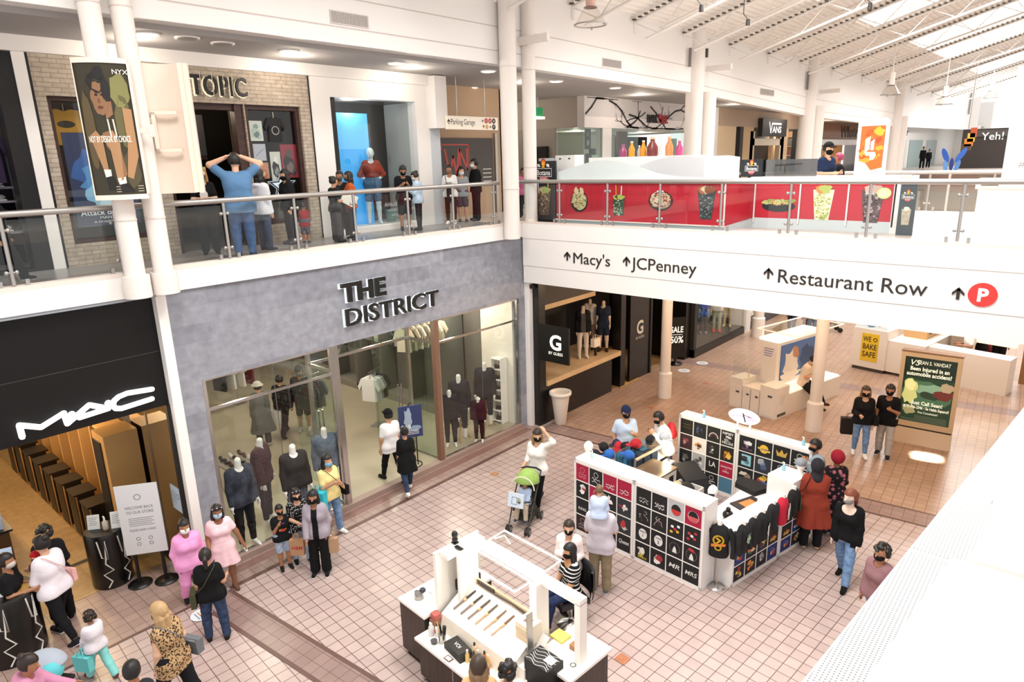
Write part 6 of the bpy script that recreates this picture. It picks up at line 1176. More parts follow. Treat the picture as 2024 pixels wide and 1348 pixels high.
def person(label,loc,rz,H=1.65,la='down',ra='down',legs=((0,0,2),(0,0,2)),lean=0,look=(0,0),skin='b98a68',bulk=1.0,top=None,bottom=None,shoes='2a2a2c',hair=('short','1c1512'),mask=None,hat=None,pz=None,c=None,fem=True,sole=None,eyes=True,group=None,extra=None,name='person',cat='person',skin_rough=.55,turn=0,headless=False,feet=True):
 """front faces local +x, the figure's own left is +y; rz turns it on the floor (degrees)"""
 bulk=1+(bulk-1)*.62;c=c or.0125*(H/1.65 if H<1.2 else 1);B=bulk;h=H
 t=empty(name,loc,label,cat,math.radians(rz),group)
# --- joints
 up=rotv((0,0,1),(0,1,0),math.radians(lean));fw=rotv((1,0,0),(0,1,0),math.radians(lean));lf=np.array((0,1.,0))
 if turn:lf=rotv(lf,up,math.radians(turn));fw=rotv(fw,up,math.radians(turn))
 P0=np.zeros(3);J={}
 hw,sw=(.052 if fem else.05)*h*B**.5,(.082 if fem else.097)*h*B**.4
 for s,sg,lg in(('L',1,legs[0]),('R',-1,legs[1])):
  hf,kf,ab=[math.radians(a)for a in lg[:3]]
  hp=P0+np.array((0,sg*hw,0));d=np.array((math.sin(hf)*math.cos(ab),sg*math.sin(ab),-math.cos(hf)*math.cos(ab)));k=hp+d*.245*h
  d2=np.array((math.sin(hf-kf)*math.cos(ab*.6),sg*math.sin(ab*.6)*.5,-math.cos(hf-kf)));a=k+vnorm(d2)*.243*h
  tp=lg[3]if len(lg)>3 else 0;J[s+'hip'],J[s+'knee'],J[s+'ank']=hp,k,a;J[s+'toe']=a+np.array((math.cos(math.radians(tp)),sg*.14,-math.sin(math.radians(tp))))*.118*h;J[s+'fdir']=vnorm(J[s+'toe']-a)
 low=min(J['Lank'][2],J['Rank'][2])
 z0=(.045*h-low)if pz is None else pz
 for k_ in list(J):
  if not k_.endswith('dir'):J[k_]=J[k_]+np.array((0,0,z0))
 pel=np.array((0,0,z0));J['pel']=pel;wa=pel+up*.10*h;ch=pel+up*.205*h;sh=pel+up*.285*h;nb=pel+up*.305*h;J.update(waist=wa,chest=ch,sh=sh,neck=nb)
 for s,sg,ar in(('L',1,la),('R',-1,ra)):
  u,f=ARM[ar]if isinstance(ar,str)else ar
  S_=sh+lf*sg*sw;T=lambda v:vnorm(fw*v[0]+lf*sg*v[1]+up*v[2]*1.0);ud,fd=T(u),T(f)
  J[s+'sh']=S_;J[s+'elb']=S_+ud*.168*h;J[s+'wr']=J[s+'elb']+fd*.148*h;J[s+'fd']=fd;J[s+'ud']=ud
 hy,hpit=math.radians(look[0]),math.radians(look[1])
 hf_=rotv(fw,up,hy);hl_=rotv(lf,up,hy);hu=rotv(up,hl_,hpit);hf_=rotv(hf_,hl_,hpit)
 hc=nb+up*.045*h+hu*.072*h+hf_*.012*h;MH=np.array([hf_,hl_,hu]);J.update(head=hc,hf=hf_,hl=hl_,hu=hu)
 hx,hyr,hz=.0605*h,.0495*h,.0695*h
 if H<1.3:hx,hyr,hz=[v*(1+.35*(1.3-H)/.5)for v in(hx,hyr,hz)];hc=hc+hu*.012;J['head']=hc
# --- torso strands shared by skin and shirts
 def torso(S,off=0,low_=None,k=.05*h):
  w=[(pel-up*.0*h,.054*h*B**.5,.062*h*B),(wa,.03*h*B,(.048 if fem else.057)*h*B),(ch,.042*h,(.054 if fem else.062)*h*B**.8),(sh-up*.012*h,sw*.7,.043*h)]
  for sg in(-1,1):S.chain([p+lf*sg*y for p,y,r in w],[r+off for p,y,r in w],k)
  S.cone(w[0][0]-lf*w[0][1],w[0][0]+lf*w[0][1],w[0][2]+off,w[0][2]+off,k);S.cone(ch-lf*.04*h,ch+lf*.04*h,w[2][2]+off,w[2][2]+off,k);S.cone(sh-up*.012*h-lf*sw*.85,sh-up*.012*h+lf*sw*.85,.04*h+off,.04*h+off,k)
  if B>1.12:S.ell(wa+fw*.03*h*B-up*.01*h,(.07*h*B+off,.08*h*B+off,.08*h*B+off),np.array([fw,lf,up]),k)
  if fem and H>1.3:
   for sg in(-1,1):S.ell(ch+lf*sg*.04*h+fw*.052*h*B**.5,(.035*h+off,.036*h+off,.036*h+off),None,.03*h)
 def arm(S,s,off=0,end=None,k=.025):
  e,w_=J[s+'elb'],J[s+'wr'];rs=[r+off for r in(.032*h*B**.8,.026*h*B**.8,.018*h*B**.5)];pts=[J[s+'sh'],e,w_]
  if end is not None and end<.99:
   L1,L2=.168*h,.148*h;d=end*(L1+L2)-rs[1]*.5
   if d<L1:pts,rs=[pts[0],pts[0]+J[s+'ud']*d],[rs[0],rs[0]*.98]
   else:pts,rs=[pts[0],e,e+J[s+'fd']*(d-L1)],rs
  S.chain(pts,rs,k)
 def leg(S,s,off=0,ank=None,k=.03,r3=None,cut=None):
  pts,rs=[J[s+'hip'],J[s+'knee'],J[s+'ank']],[.056*h*B+off,.037*h*B**.7+off,(r3 or.025*h)+off]
  if cut is not None:
   if cut<1:pts,rs=[pts[0],pts[0]+(pts[1]-pts[0])*(cut-.12)],[rs[0],rs[1]*1.12]
   else:pts=[pts[0],pts[1],pts[1]+(pts[2]-pts[1])*(cut-1)]
  S.chain(pts,rs,k)
  if cut is None or cut>1.3:S.ell(J[s+'knee']*.7+J[s+'ank']*.3,(.036*h*B**.6+off,)*3,None,.03)
 sm=mat(skin,skin_rough,spec=.35)
# --- skin
 S=Sdf();torso(S,-.013);S.chain([nb-up*.01*h,hc-hu*.03*h],[.034*h,.031*h],.03)
 if not headless:
  S.ell(hc+hu*.01*h,(hx,hyr,hz*.9),MH,.02);S.ell(hc+hf_*.016*h-hu*.03*h,(hx*.72,hyr*.74,hz*.56),MH,.025);S.cone(hc+hf_*hx*.95+hu*.004*h,hc+hf_*hx*1.17-hu*.014*h,.006*h,.0095*h,.012)
  for sg in(-1,1):S.ell(hc+hl_*sg*hyr*.98-hu*.008*h,(.011*h,.006*h,.016*h),MH,.006)
 for s in 'LR':
  arm(S,s);leg(S,s)
  fd=J[s+'fd'];w_=J[s+'wr'];sg=1 if s=='L' else-1
  side=vnorm(np.cross(fd,lf*sg))if abs(fd.dot(lf))<.8 else vnorm(np.cross(fd,up));nrm=vnorm(np.cross(side,fd));
  pc=w_+fd*.035*h;S.cone(w_+fd*.008*h,pc,.017*h,.02*h,.012)
  for q,ln in((-1.5,.036),(-.5,.044),(.5,.042),(1.5,.034)):
   b0=pc+side*q*.0105*h+fd*.012*h;b1=b0+fd*ln*h*.6+nrm*.004*h;b2=b1+vnorm(fd*.75-lf*sg*.6)*ln*h*.5;S.chain([b0,b1,b2],[.0068*h,.0062*h,.0055*h],.004)
  th=w_+fd*.02*h+side*.016*h;S.chain([th,th+vnorm(fd+side*.9)*.028*h,th+vnorm(fd+side*.4)*.05*h],[.009*h,.0075*h,.0065*h],.006)
  if feet:S.chain([J[s+'ank'],J[s+'ank']+J[s+'fdir']*(.03 if shoes else.06)*h-np.array((0,0,.02*h)),J[s+'ank']+J[s+'fdir']*(.06 if shoes else.1)*h-np.array((0,0,.03*h))],[.02*h,.018*h,.012*h],.02)
 sdf_obj('body',S,c,sm,t)
 cc=c*1.12
# --- lower garment
 if bottom:
  kind,col=bottom[0],bottom[1];S=Sdf()
  if kind in('pants','jeans','wide','slim','sweat','shorts'):
   off={'pants':.016,'jeans':.012,'wide':.022,'slim':.008,'sweat':.02,'shorts':.02}[kind];w=.056*h*B**.5
   S.cone(pel-lf*w+up*.02*h,pel+lf*w+up*.02*h,.064*h*B+off,.064*h*B+off,.05);S.cone(pel-lf*w*.6+up*.085*h,pel+lf*w*.6+up*.085*h,.053*h*B+off*.6,.053*h*B+off*.6,.06)
   cut={'shorts':.9,'slim':.0+1.86}.get(kind,1.93)if len(bottom)<3 else bottom[2]
   for s in 'LR':leg(S,s,off,r3=({'wide':.042,'slim':.026,'sweat':.034,'pants':.036,'jeans':.031,'shorts':.03}[kind])*h,cut=cut)
   S.plane(pel+up*.125*h,up)
   sdf_obj({'shorts':'shorts','jeans':'jeans'}.get(kind,'trousers'),S,cc,CL(col),t)
  elif kind in('skirt',):
   L_=bottom[2]if len(bottom)>2 else.3;S.cone(wa,pel-np.array((0,0,L_*h)),.075*h*B,.105*h*B,.03);S.plane(wa+up*.02*h,up);S.plane(pel-np.array((0,0,L_*h)),(0,0,-1));sdf_obj('skirt',S,cc,CL(col),t)
# --- upper garment
 if top:
  tops=top if isinstance(top,list)else[top]
  for kind,col,*o_ in tops:
   o=o_[0]if o_ else{};S=Sdf();off=o.get('off',{'tee':.011,'shirt':.012,'hoodie':.021,'jacket':.023,'dress':.012,'tank':.009,'coat':.034,'sweater':.018,'cardigan':.022}[kind])
   torso(S,off);hem=o.get('hem',{'tee':.05,'shirt':.06,'hoodie':.06,'jacket':.05,'dress':.22,'tank':.03,'coat':.3,'sweater':.04,'cardigan':.12}[kind])
   hz_=pel-up*min(hem,.08)*h;w=.055*h*B**.5
   if hem>0:S.cone(pel-lf*w,pel+lf*w,.065*h*B+off,.065*h*B+off,.04);S.cone(hz_-lf*w,hz_+lf*w,.065*h*B+off+.006,.065*h*B+off+.006,.04)
   if hem>.1:
    e=pel-np.array((0,0,hem*h));fl2=o.get('flare',.1);nst=7
    for i in range(nst):
     a=2*math.pi*i/nst;q=np.array((math.cos(a)*.55,math.sin(a),0));S.cone(wa+q*.03*h*B,e+q*fl2*h*B*.8,.05*h*B+off,(.05+.02*(i%2))*h*B+off*.5,.03)
    S.cone(wa,e,.055*h*B+off,fl2*.7*h*B,.03)
   sl=o.get('sleeve',{'tee':.42,'shirt':.42,'tank':0,'dress':.34}.get(kind,1.0))
   if sl>0:
    for s in 'LR':arm(S,s,off+.002,sl)
   S.plane(pel-(up*hem*h if hem<.1 else np.array((0,0,hem*h))),-up if hem<.1 else(0,0,-1))
   nk=o.get('neck',.045 if kind not in('hoodie','jacket','coat')else.03);npos=nb+up*.018*h+fw*o.get('scoop',.03)*h
   S.fn(lambda X,Y,Z:(nk*h)-np.sqrt((X-npos[0])**2+(Y-npos[1])**2+(Z-npos[2])**2))
   if kind=='hoodie':S.ell(nb-fw*.045*h+up*.0*h,(.05*h,.075*h,.035*h),np.array([fw,lf,up]),.02)
   if o.get('open'):
    S.fn(lambda X,Y,Z:np.minimum((X-ch[0])*fw[0]+(Y-ch[1])*fw[1]+(Z-ch[2])*fw[2]-.01*h,o['open']*h-np.abs((X-ch[0])*lf[0]+(Y-ch[1])*lf[1]+(Z-ch[2])*lf[2])))
   ob=sdf_obj({'tee':'t_shirt','tank':'tank_top'}.get(kind,kind),S,cc,CL(col),t)
   if o.get('print'):
    mm=MB();f=frame(ch+fw*((.078 if fem else.07)*h*B**.8+off+.03*h*(B>1.12)+(.018*h if fem and H>1.3 else.004))-up*.02*h,lf*1.0,up);o['print'](mm,f,h);mm.build('shirt_print',parent=t)
# --- shoes
 if shoes and feet:
  for s in 'LR':
   fdv=J[s+'fdir'];dn=np.array((0,0,-1.))if abs(fdv[2])<.2 else vnorm(np.cross(np.cross(fdv,(0,0,-1)),fdv));a=J[s+'ank'];S=Sdf()
   b0=a+dn*.02*h-fdv*.018*h;b1=a+dn*.024*h+fdv*.088*h;S.cone(b0,b1,.027*h,.0235*h,.02);S.cone(a-dn*.006*h,a+dn*.015*h+fdv*.03*h,.029*h,.026*h,.02);S.plane(a+dn*.046*h,dn)
   sh_=sdf_obj('shoe',S,c,CL(shoes),t)
   if sole:S=Sdf();S.cone(b0+dn*.014*h,b1+dn*.01*h,.026*h,.024*h,.01);S.plane(a+dn*.047*h,dn);S.plane(a+dn*.036*h,-dn);sdf_obj('sole',S,c,CL(sole),sh_)
# --- head dressing
 if not headless:
  at=lambda x,y,z:hc+hf_*x*h+hl_*y*h+hu*z*h
  if eyes:
   mm=MB();E_=mat('1a1210',.3)
   for sg in(-1,1):mm.ball(at(hx/h*.86,sg*.019,.008),.0044*h,E_,8,(1,1.2,.8));mm.tube([at(hx/h*.9,sg*.011,.019),at(hx/h*.82,sg*.029,.02)],.0014*h,E_,5)
   mm.build('eyes',parent=t)
   if not mask:mm=MB();mm.tube([at(hx/h*.93,-.014,-.032),at(hx/h*1.0,0,-.033),at(hx/h*.93,.014,-.032)],.0035*h,mat('8f4a42',.5),6);mm.build('mouth',parent=t)
  if hair:
   st,hcol,*ho=hair;hm=mat(hcol,.5,noise=.2,scale=30)if isinstance(hcol,str)else cloth(*hcol);S=Sdf();g=.011*h*(1 if H>1.3 else.8)
   if st=='curly':
    rr=random.Random(3)
    for i in range(40):
     a,b_=rr.uniform(0,6.28),rr.uniform(-.5,1);q=np.array((math.cos(a)*math.sqrt(1-b_*b_)*hx*1.05,math.sin(a)*math.sqrt(1-b_*b_)*hyr*1.1,b_*hz*1.02))
     S.ell(hc+hf_*(q[0]-.01*h)+hl_*q[1]+hu*(q[2]+.012*h),(.022*h,)*3,None,.01)
   else:S.ell(hc+hu*.014*h-hf_*.004*h,(hx+g,hyr+g,hz+g*.8),MH,.02)
   face=lambda X,Y,Z:np.minimum(((X-hc[0])*hf_[0]+(Y-hc[1])*hf_[1]+(Z-hc[2])*hf_[2])-.012*h,(.034 if st!='fringe' else.024)*h-((X-hc[0])*hu[0]+(Y-hc[1])*hu[1]+(Z-hc[2])*hu[2]))
   S.fn(face)
   if st in('short','curly','cropped','pony','bun'):S.fn(lambda X,Y,Z:-.028*h-((X-hc[0])*hu[0]+(Y-hc[1])*hu[1]+(Z-hc[2])*hu[2])-.0*h)
   ob=sdf_obj('hair',S,c,hm,t)
   if st in('long','fringe','wavy'):
    ln=ho[0]if ho else.17;S=Sdf();bk=-1
    for y,x in((-.034,-.022),(0,-.04),(.034,-.022),(-.042,.004),(.042,.004)):
     e=at(x-.02,y*1.25,-.05)+np.array((0,0,-(ln-.05)*h));S.chain([at(x,y,.02),at(x-.012,y*1.15,-.045),e],[.022*h,.022*h,.014*h if st!='wavy' else.024*h],.018)
    sdf_obj('hair_length',S,c,hm if not(len(ho)>1)else mat(ho[1],.5,noise=.3,scale=30),t)
   if st=='pony':
    S=Sdf();S.chain([at(-.055,0,.035),at(-.085,0,.0),at(-.075,0,-.09),at(-.05,0,-(ho[0]if ho else.16))],[.016*h,.022*h,.019*h,.008*h],.015);sdf_obj('ponytail',S,c,hm,t)
   if st=='bun':S=Sdf();S.ell(at(-.05,0,.062),(.03*h,)*3,None,.01);sdf_obj('hair_bun',S,c,hm,t)
  if mask:
   S=Sdf();S.ell(hc+hf_*.018*h-hu*.026*h,(hx*.9,hyr*.93,hz*.66),MH,.01);S.fn(lambda X,Y,Z:np.maximum(.004*h-((X-hc[0])*hf_[0]+(Y-hc[1])*hf_[1]+(Z-hc[2])*hf_[2]),((X-hc[0])*hu[0]+(Y-hc[1])*hu[1]+(Z-hc[2])*hu[2])+.004*h));sdf_obj('face_mask',S,c*.8,CL(mask),t)
  if hat:
   hk,hcol=hat;S=Sdf()
   if hk=='cap':
    S.ell(hc+hu*.022*h,(hx+.014*h,hyr+.014*h,hz+.008*h),MH,.01);S.fn(lambda X,Y,Z:.028*h-((X-hc[0])*hu[0]+(Y-hc[1])*hu[1]+(Z-hc[2])*hu[2]));sdf_obj('cap',S,c,CL(hcol),t)
    S=Sdf();S.ell(at(.075,0,.03),(.05*h,.042*h,.006*h+c*.7),MH,.005);sdf_obj('cap_brim',S,c,CL(hcol),t)
   elif hk=='beanie':S.ell(hc+hu*.02*h,(hx+.016*h,hyr+.016*h,hz+.012*h),MH,.01);S.fn(lambda X,Y,Z:.02*h-((X-hc[0])*hu[0]+(Y-hc[1])*hu[1]+(Z-hc[2])*hu[2]));sdf_obj('beanie',S,c,CL(hcol),t)
   elif hk=='brim':S.ell(at(0,0,.05),(hx+.012*h,hyr+.012*h,hz*.7),MH,.01);S.ell(at(0,0,.035),(.1*h,.09*h,.008*h+c*.6),MH,.01);S.plane(at(0,0,.028),-hu);sdf_obj('hat',S,c,CL(hcol),t)
   elif hk=='turban':
    S.ell(at(-.014,0,.03),(hx+.026*h,hyr+.026*h,hz+.016*h),MH,.02);S.fn(lambda X,Y,Z:np.minimum(((X-hc[0])*hf_[0]+(Y-hc[1])*hf_[1]+(Z-hc[2])*hf_[2])-.02*h,.03*h-((X-hc[0])*hu[0]+(Y-hc[1])*hu[1]+(Z-hc[2])*hu[2])));S.fn(lambda X,Y,Z:-.045*h-((X-hc[0])*hu[0]+(Y-hc[1])*hu[1]+(Z-hc[2])*hu[2]));sdf_obj('head_wrap',S,c,CL(hcol),t)
   elif hk=='scarf':
    S.ell(at(-.006,0,.012),(hx+.016*h,hyr+.016*h,hz+.014*h),MH,.02);S.chain([at(-.01,0,-.05),at(-.015,0,-.12)],[.05*h,.075*h],.03);S.fn(lambda X,Y,Z:np.minimum(((X-hc[0])*hf_[0]+(Y-hc[1])*hf_[1]+(Z-hc[2])*hf_[2])-.02*h,.038*h-np.abs((X-hc[0])*hu[0]+(Y-hc[1])*hu[1]+(Z-hc[2])*hu[2])));sdf_obj('head_scarf',S,c,CL(hcol),t)
   elif hk=='shades':
    mm=MB()
    for sg in(-1,1):mm.ball(at(.048,sg*.022,.062),.017*h,mat('141416',.15),10,(.6,1,.7))
    mm.tube([at(.03,-.05,.05),at(.052,0,.064),at(.03,.05,.05)],.004*h,mat('e6e6e6',.3),6);mm.build('sunglasses',parent=t)
 M=Matrix.Translation(loc)@Matrix.Rotation(math.radians(rz),4,'Z')
 J['M']=M;J['fw']=fw;J['lf']=lf;J['up']=up;J['h']=h;J['B']=B;J['t']=t
 if extra:extra(t,J)
 return J
def jw(J,k):return J['M']@Vector(J[k])
def bag(label,J,side,col,size=(.24,.09,.18),strap=True,cross=True,z=.0,fwd=0.,out=None,cat='handbag',name='shoulder_bag',pattern=None):
 """bag hanging at the hip of a figure; side +1 is the figure's left"""
 h=J['h'];M=J['M'];o=J['pel']+J['lf']*side*(out or(.125*h*J['B'])+size[1]/2)+J['fw']*fwd+np.array((0,0,z))
 t=bpy.data.objects.new(name,None);COL.objects.link(t);t.matrix_world=M@Matrix.Translation(o);tag(t,label,cat)
 cm=CL(col);m=MB();a,b_,c_=size
 m.prism([(-a/2,-c_/2),(a/2,-c_/2),(a/2*.92,c_/2),(-a/2*.92,c_/2)],b_,cm,Matrix(((1,0,0,0),(0,0,-1,b_/2),(0,1,0,0),(0,0,0,1))));m.build('bag_body',parent=t)
 m=MB();m.prism([(-a/2*.96,0),(a/2*.96,0),(a/2*.95,c_*.52),(-a/2*.95,c_*.52)],b_*1.08,CL(pattern or col),Matrix(((1,0,0,0),(0,0,-1,b_*.54),(0,1,0,0),(0,0,0,1))));m.build('flap',parent=t)
 if strap:
  top=J['sh']+J['lf']*(-side if cross else side)*.07*h+J['up']*.045*h;F=J['fw']*(.098*h*J['B']**.8+.02);mid=(top+o)/2
  m=MB();m.tube([Vector(p-o)for p in(o+J['fw']*a*.4+np.array((0,0,c_*.4)),mid+F,top+F*.55,top,top-F*.55,mid-F*.95,o-J['fw']*a*.4+np.array((0,0,c_*.4)))],.007,cm,6);m.build('strap',parent=t)
 return t
def carry_bag(label,loc,rz,size,col,text=None,tcol='b8323a',cat='shopping bag',handles=True,hl_=.12):
 t=empty('shopping_bag',loc,label,cat,math.radians(rz));a,b_,c_=size;cm=mat(col,.7,spec=.2)
 m=MB();m.prism([(-a/2*.94,0),(a/2*.94,0),(a/2,c_),(-a/2,c_)],b_,cm,Matrix(((1,0,0,0),(0,0,-1,b_/2),(0,1,0,0),(0,0,0,1))));m.build('bag_body',parent=t)
 if handles:
  for s in(-1,1):m=MB();m.tube([(-a*.22,s*b_*.45,c_),(-a*.15,s*b_*.2,c_+hl_*.8),(0,0,c_+hl_),(a*.15,s*b_*.2,c_+hl_*.8),(a*.22,s*b_*.45,c_)],.006,cm,6);m.build('handle',parent=t)
 if text:m=MB();m.text(text,on_front(0,c_*.42,-b_/2-.003),a*.36,mat(tcol,.6),0,0,'CENTER',0,bold=.015,shear=.2);m.build('lettering',parent=t)
 return t
# ------------------------------------------------------------------ cosmetics store fittings
WD2=mat('c79a5e',.5,noise=.08,scale=4)
for k in range(8):
 x=-14.05-.78*k;n_=('nearest','second','third','fourth','fifth','sixth','seventh','eighth')[k]
 t=empty('pedestal',(x,3.5,0),'%s black-topped make-up pedestal in the receding row'%n_,'pedestal',group='make-up pedestals')
 MB().box((-.22,-.17,0),(.22,.2,.95),WD2).build('side_panel',parent=t);m=MB();m.box((-.24,-.19,.95),(.24,.22,.99),mat('1b1714',.35));m.box((-.16,-.18,.05),(.225,-.17,.92),BLACK);m.box((.22,-.14,.05),(.228,.17,.95),BLACK);m.build('top',parent=t)
 t=empty('make_up_wall_unit',(x,4.0,0),'%s tall wood-framed make-up wall unit along the receding row'%n_,'display unit',group='make-up wall units')
 m=MB();m.box((.2,-.2,0),(.27,.24,2.42),WD2);m.box((-.3,-.2,2.36),(.27,.24,2.42),WD2);m.build('frame',parent=t);m=MB();m.box((-.5,.1,.6),(.2,.24,2.36),BLACK)
 for i in range(6):
  for j in range(4):m.box((-.42+.15*j,.02,.8+.25*i),(-.34+.15*j,.1,.9+.25*i),mat(('b5484e','d9b89a','2a2422','c98a6a')[(i+j+k)%4],.4))
 m.build('products',parent=t)
t=empty('wood_pillar_unit',(-13.35,3.8,0),'broad plain wood pillar unit beside the mirror wall','display unit');MB().box((-.3,-.22,0),(.3,.36,2.55),WD2).build('body',parent=t);MB().box((-.3,-.24,.3),(.12,-.22,2.4),BLACK).build('recess',parent=t)
m=MB();m.box((-18.4,.6,2.55),(-17.2,2.75,2.85),WD2);m.box((-18.4,2.6,2.56),(-17.15,2.78,2.84),mat('fff4e0',.4,emit=2));m.box((-18.4,.6,2.45),(-17.2,2.8,2.55),BLACK);m.tube([(-17.8,1.6,2.8),(-17.8,1.6,3.35)],.03,BLACK);m.build('hanging_light_box',label='wood light box with a white glowing end inside the cosmetics store',cat='light')
t=empty('make_up_counter',(-15.6,1.5,0),'long wood make-up counter crowded with red and black products','counter');MB().box((-1.7,-.9,0),(1.6,.6,1.0),mat('5a3d22',.5)).build('body',parent=t);MB().box((-1.75,-.95,1.0),(1.65,.65,1.04),mat('191411',.3)).build('top',parent=t)
r=random.Random(4)
for k in range(70):
 x,y=-15.6+r.uniform(-1.6,1.5),1.5+r.uniform(-.5,.55);c=r.choice(('b8323c','1a1614','d98a7a','e9d2c4','8a2430','f0e6de'));h_=r.uniform(.05,.16)
 m=MB();m.lathe([(.028,0),(.028,h_)],mat(c,.35),(x,y,1.04),8);m.build('make_up_item',label='small make-up item standing on the long wood counter',cat='make-up',group='make-up on the long wood counter')
def notice(label,loc,rz,w,h,c='eef0ee',lines=5,tilt=-.2,col='6a6f78',cat='notice'):
 m=MB();m.box((-w/2,-.008,0),(w/2,.008,h),mat(c,.5));f=on_front(0,0,-.01)
 for k in range(lines):m.line([(-w*.34,h*(.8-.6*k/lines)),(w*(.34-.08*(k%3)),h*(.8-.6*k/lines))],h*.025,f,mat(col,.6))
 o=m.build('notice_card',label=label,cat=cat);o.location=loc;o.rotation_euler=(tilt,0,rz);return o
STR=mat('e6e2dc',.5)
def drum(label,x,y,r_,h_,rz):
 t=empty('entry_podium',(x,y,0),label,'podium',rz);MB().lathe([(r_*.95,0),(r_,.04),(r_,h_-.05),(r_*.93,h_)],mat('100e0d',.3),n=36).build('drum',parent=t)
 m=MB()
 for a0 in(0,-1.0):
  pts=[(.0,.93),(.04,.62),(.14,.58),(.13,.92),(.1,.6),(.08,.5),(.2,.36),(.02,.3),(.14,.16),(.06,.05)]
  m.tube([((r_+.004)*math.cos(a0+u/r_*.9),(r_+.004)*math.sin(a0+u/r_*.9),v*h_)for u,v in pts],.013,STR,5)
 m.build('stroke_mark',parent=t,label='white zigzag stroke mark');return t
drum('black drum podium with white zigzag marks between the shop row and mirror wall',-12.62,3.2,.33,1.05,.3);drum('black drum podium with white zigzag marks at the store entry by the frame edge',-11.75,1.5,.42,1.1,.5)
notice('small white upright card on the inner drum podium',(-12.72,3.08,1.05),.9,.2,.26);notice('white card with a round symbol at the rim of the inner drum podium',(-12.45,3.36,1.05),1.0,.17,.3);sanitizer('pump bottle on the inner drum podium',(-12.56,3.22,1.05),'d9d2c6',1.4)
notice('blue white information card on the outer drum podium',(-11.95,1.42,1.1),1.2,.24,.42,'c3d6ee');notice('white leaflet lying low on the outer drum podium',(-11.55,1.5,1.1),1.2,.22,.24,'f2f2f2');notice('tall blue card beside the outer drum podium edge',(-12.0,1.68,1.1),1.2,.16,.5,'b9cfe8');notice('blue card standing among the make-up on the counter',(-14.1,1.95,1.04),1.3,.2,.44,'bcd0ea')
m=MB();m.disc((0,0),.16,.12,frame((0,0,0),(1,0,0),(0,1,0)),mat('c99a4a',.4));o=m.build('round_tray',label='small gold round inlay on the outer drum podium',cat='tray');o.location=(-11.62,1.72,1.103)
t=empty('stanchion_sign',(-11.95,3.62,0),'tall white welcome board on black posts with round bases','sign',.95)
m=MB();m.box((-.34,-.015,.62),(.34,.015,1.95),mat('dfe0e2',.5));f=on_front(0,.62,-.017);K2=mat('6d6f74',.6)
m.ring((0,1.1),.05,.01,f,K2);m.text('WELCOME BACK',f,.075,K2,0,.88,'CENTER',0,width=.46);m.text('TO OUR STORE',f,.075,K2,0,.79,'CENTER',0,width=.44);m.text('PLEASE WEAR A MASK',f,.06,K2,0,.45,'CENTER',0,width=.42)
for k in range(5):m.line([(-.2,.7-.035*k),(.2-.04*(k%2),.7-.035*k)],.008,f,K2)
for k in range(4):m.ring((-.1+.2*(k%2),.2+.1*(k//2)),.03,.008,f,K2)
m.build('board',parent=t)
for x in(-.22,.22):m=MB();m.tube([(x,.03,0),(x,.03,1.7)],.03,BLACK,8);m.lathe([(.2,0),(.2,.02),(.04,.04)],mat('141312',.4),(x,.03,0),24);m.build('post',parent=t)
m=MB();m.box((-12.0,4.19,1.25),(-11.62,4.198,1.72),mat('b9d2ec',.4));f=frame((-11.62,4.188,1.25),(-1,0,0),(0,0,1));m.ring((.1,.3),.05,.012,f,mat('5a7aa8'));[m.line([(.18,.36-.05*k),(.34,.36-.05*k)],.01,f,mat('5a7aa8'))for k in range(5)];m.build('window_notice',label='pale blue notice stuck on the mirror wall',cat='notice')
# ------------------------------------------------------------------ clothing store fittings
slab('wall_white_partition',(-12.75,13.16,.09),(-11.55,13.24,3.6),mat('efe9dc',.5));slab('wall_grey_partition',(-13.6,12.2,.09),(-13.5,13.2,3.6),mat('6f736e',.5));slab('wall_niche_row',(-20,12.9,.09),(-13.6,13.0,3.6),mat('77746c',.6))
t=empty('shoe_shelf',(-11.95,13.0,.1),'narrow white lit shoe shelf beside the suit mannequins','shelf');m=MB()
for k in range(7):m.box((-.16,-.12,.05+.3*k),(.16,.14,.07+.3*k),mat('fbf8f0',.4))
m.box((-.18,-.12,0),(-.16,.14,1.9),mat('fbf8f0',.4));m.box((.16,-.12,0),(.18,.14,1.9),mat('fbf8f0',.4));m.build('shelving',parent=t)
for k in range(6):
 t=empty('dress_shoe',(-11.95,12.99,.175+.3*k),'dark dress shoe on the white shoe shelf, %s from the bottom'%('first','second','third','fourth','fifth','topmost')[k],'shoe',.5,'shoes on the white shoe shelf');MB().ball((0,0,.05),.06,mat('26201c',.4),10,(1.9,.75,.75)).ball((-.06,0,.08),.045,mat('26201c',.4),8,(1,.8,1.1)).build('upper',parent=t);MB().box((-.11,-.04,0),(.11,.04,.018),mat('4a3a30')).build('sole',parent=t)
def hanger(label,x,y,z,rz,c,w=.42,h=.62,group=None,name='hung_shirt',sleeve=.26):
 m=MB();garment(m,frame((0,-.03,0),(1,0,0),(0,0,1)),0,-h*.5,w,h,'000000' if not isinstance(c,str)else c,0,sleeve,.07);m.tube([(0,0,-.02),(.0,0,.1),(.03,0,.13)],.008,STEEL,5)
 o=m.build(name,label=label,cat='shirt',group=group);o.location=(x,y,z);o.rotation_euler=(0,0,rz);return o
def rack(label,x,y,h,rz,L=.6):
 t=empty('clothes_rack',(x,y,.09),label,'clothes rack',rz);m=MB();m.tube([(0,0,0),(0,0,h)],.02,CHROME,8);m.tube([(-L/2,0,h),(L/2,0,h)],.015,CHROME,8);m.build('stand',parent=t);MB().box((-.2,-.16,0),(.2,.16,.02),STEEL).build('base',parent=t);return t
rack('chrome rack of white and black tees in the store entrance',-14.55,10.78,1.62,1.9)
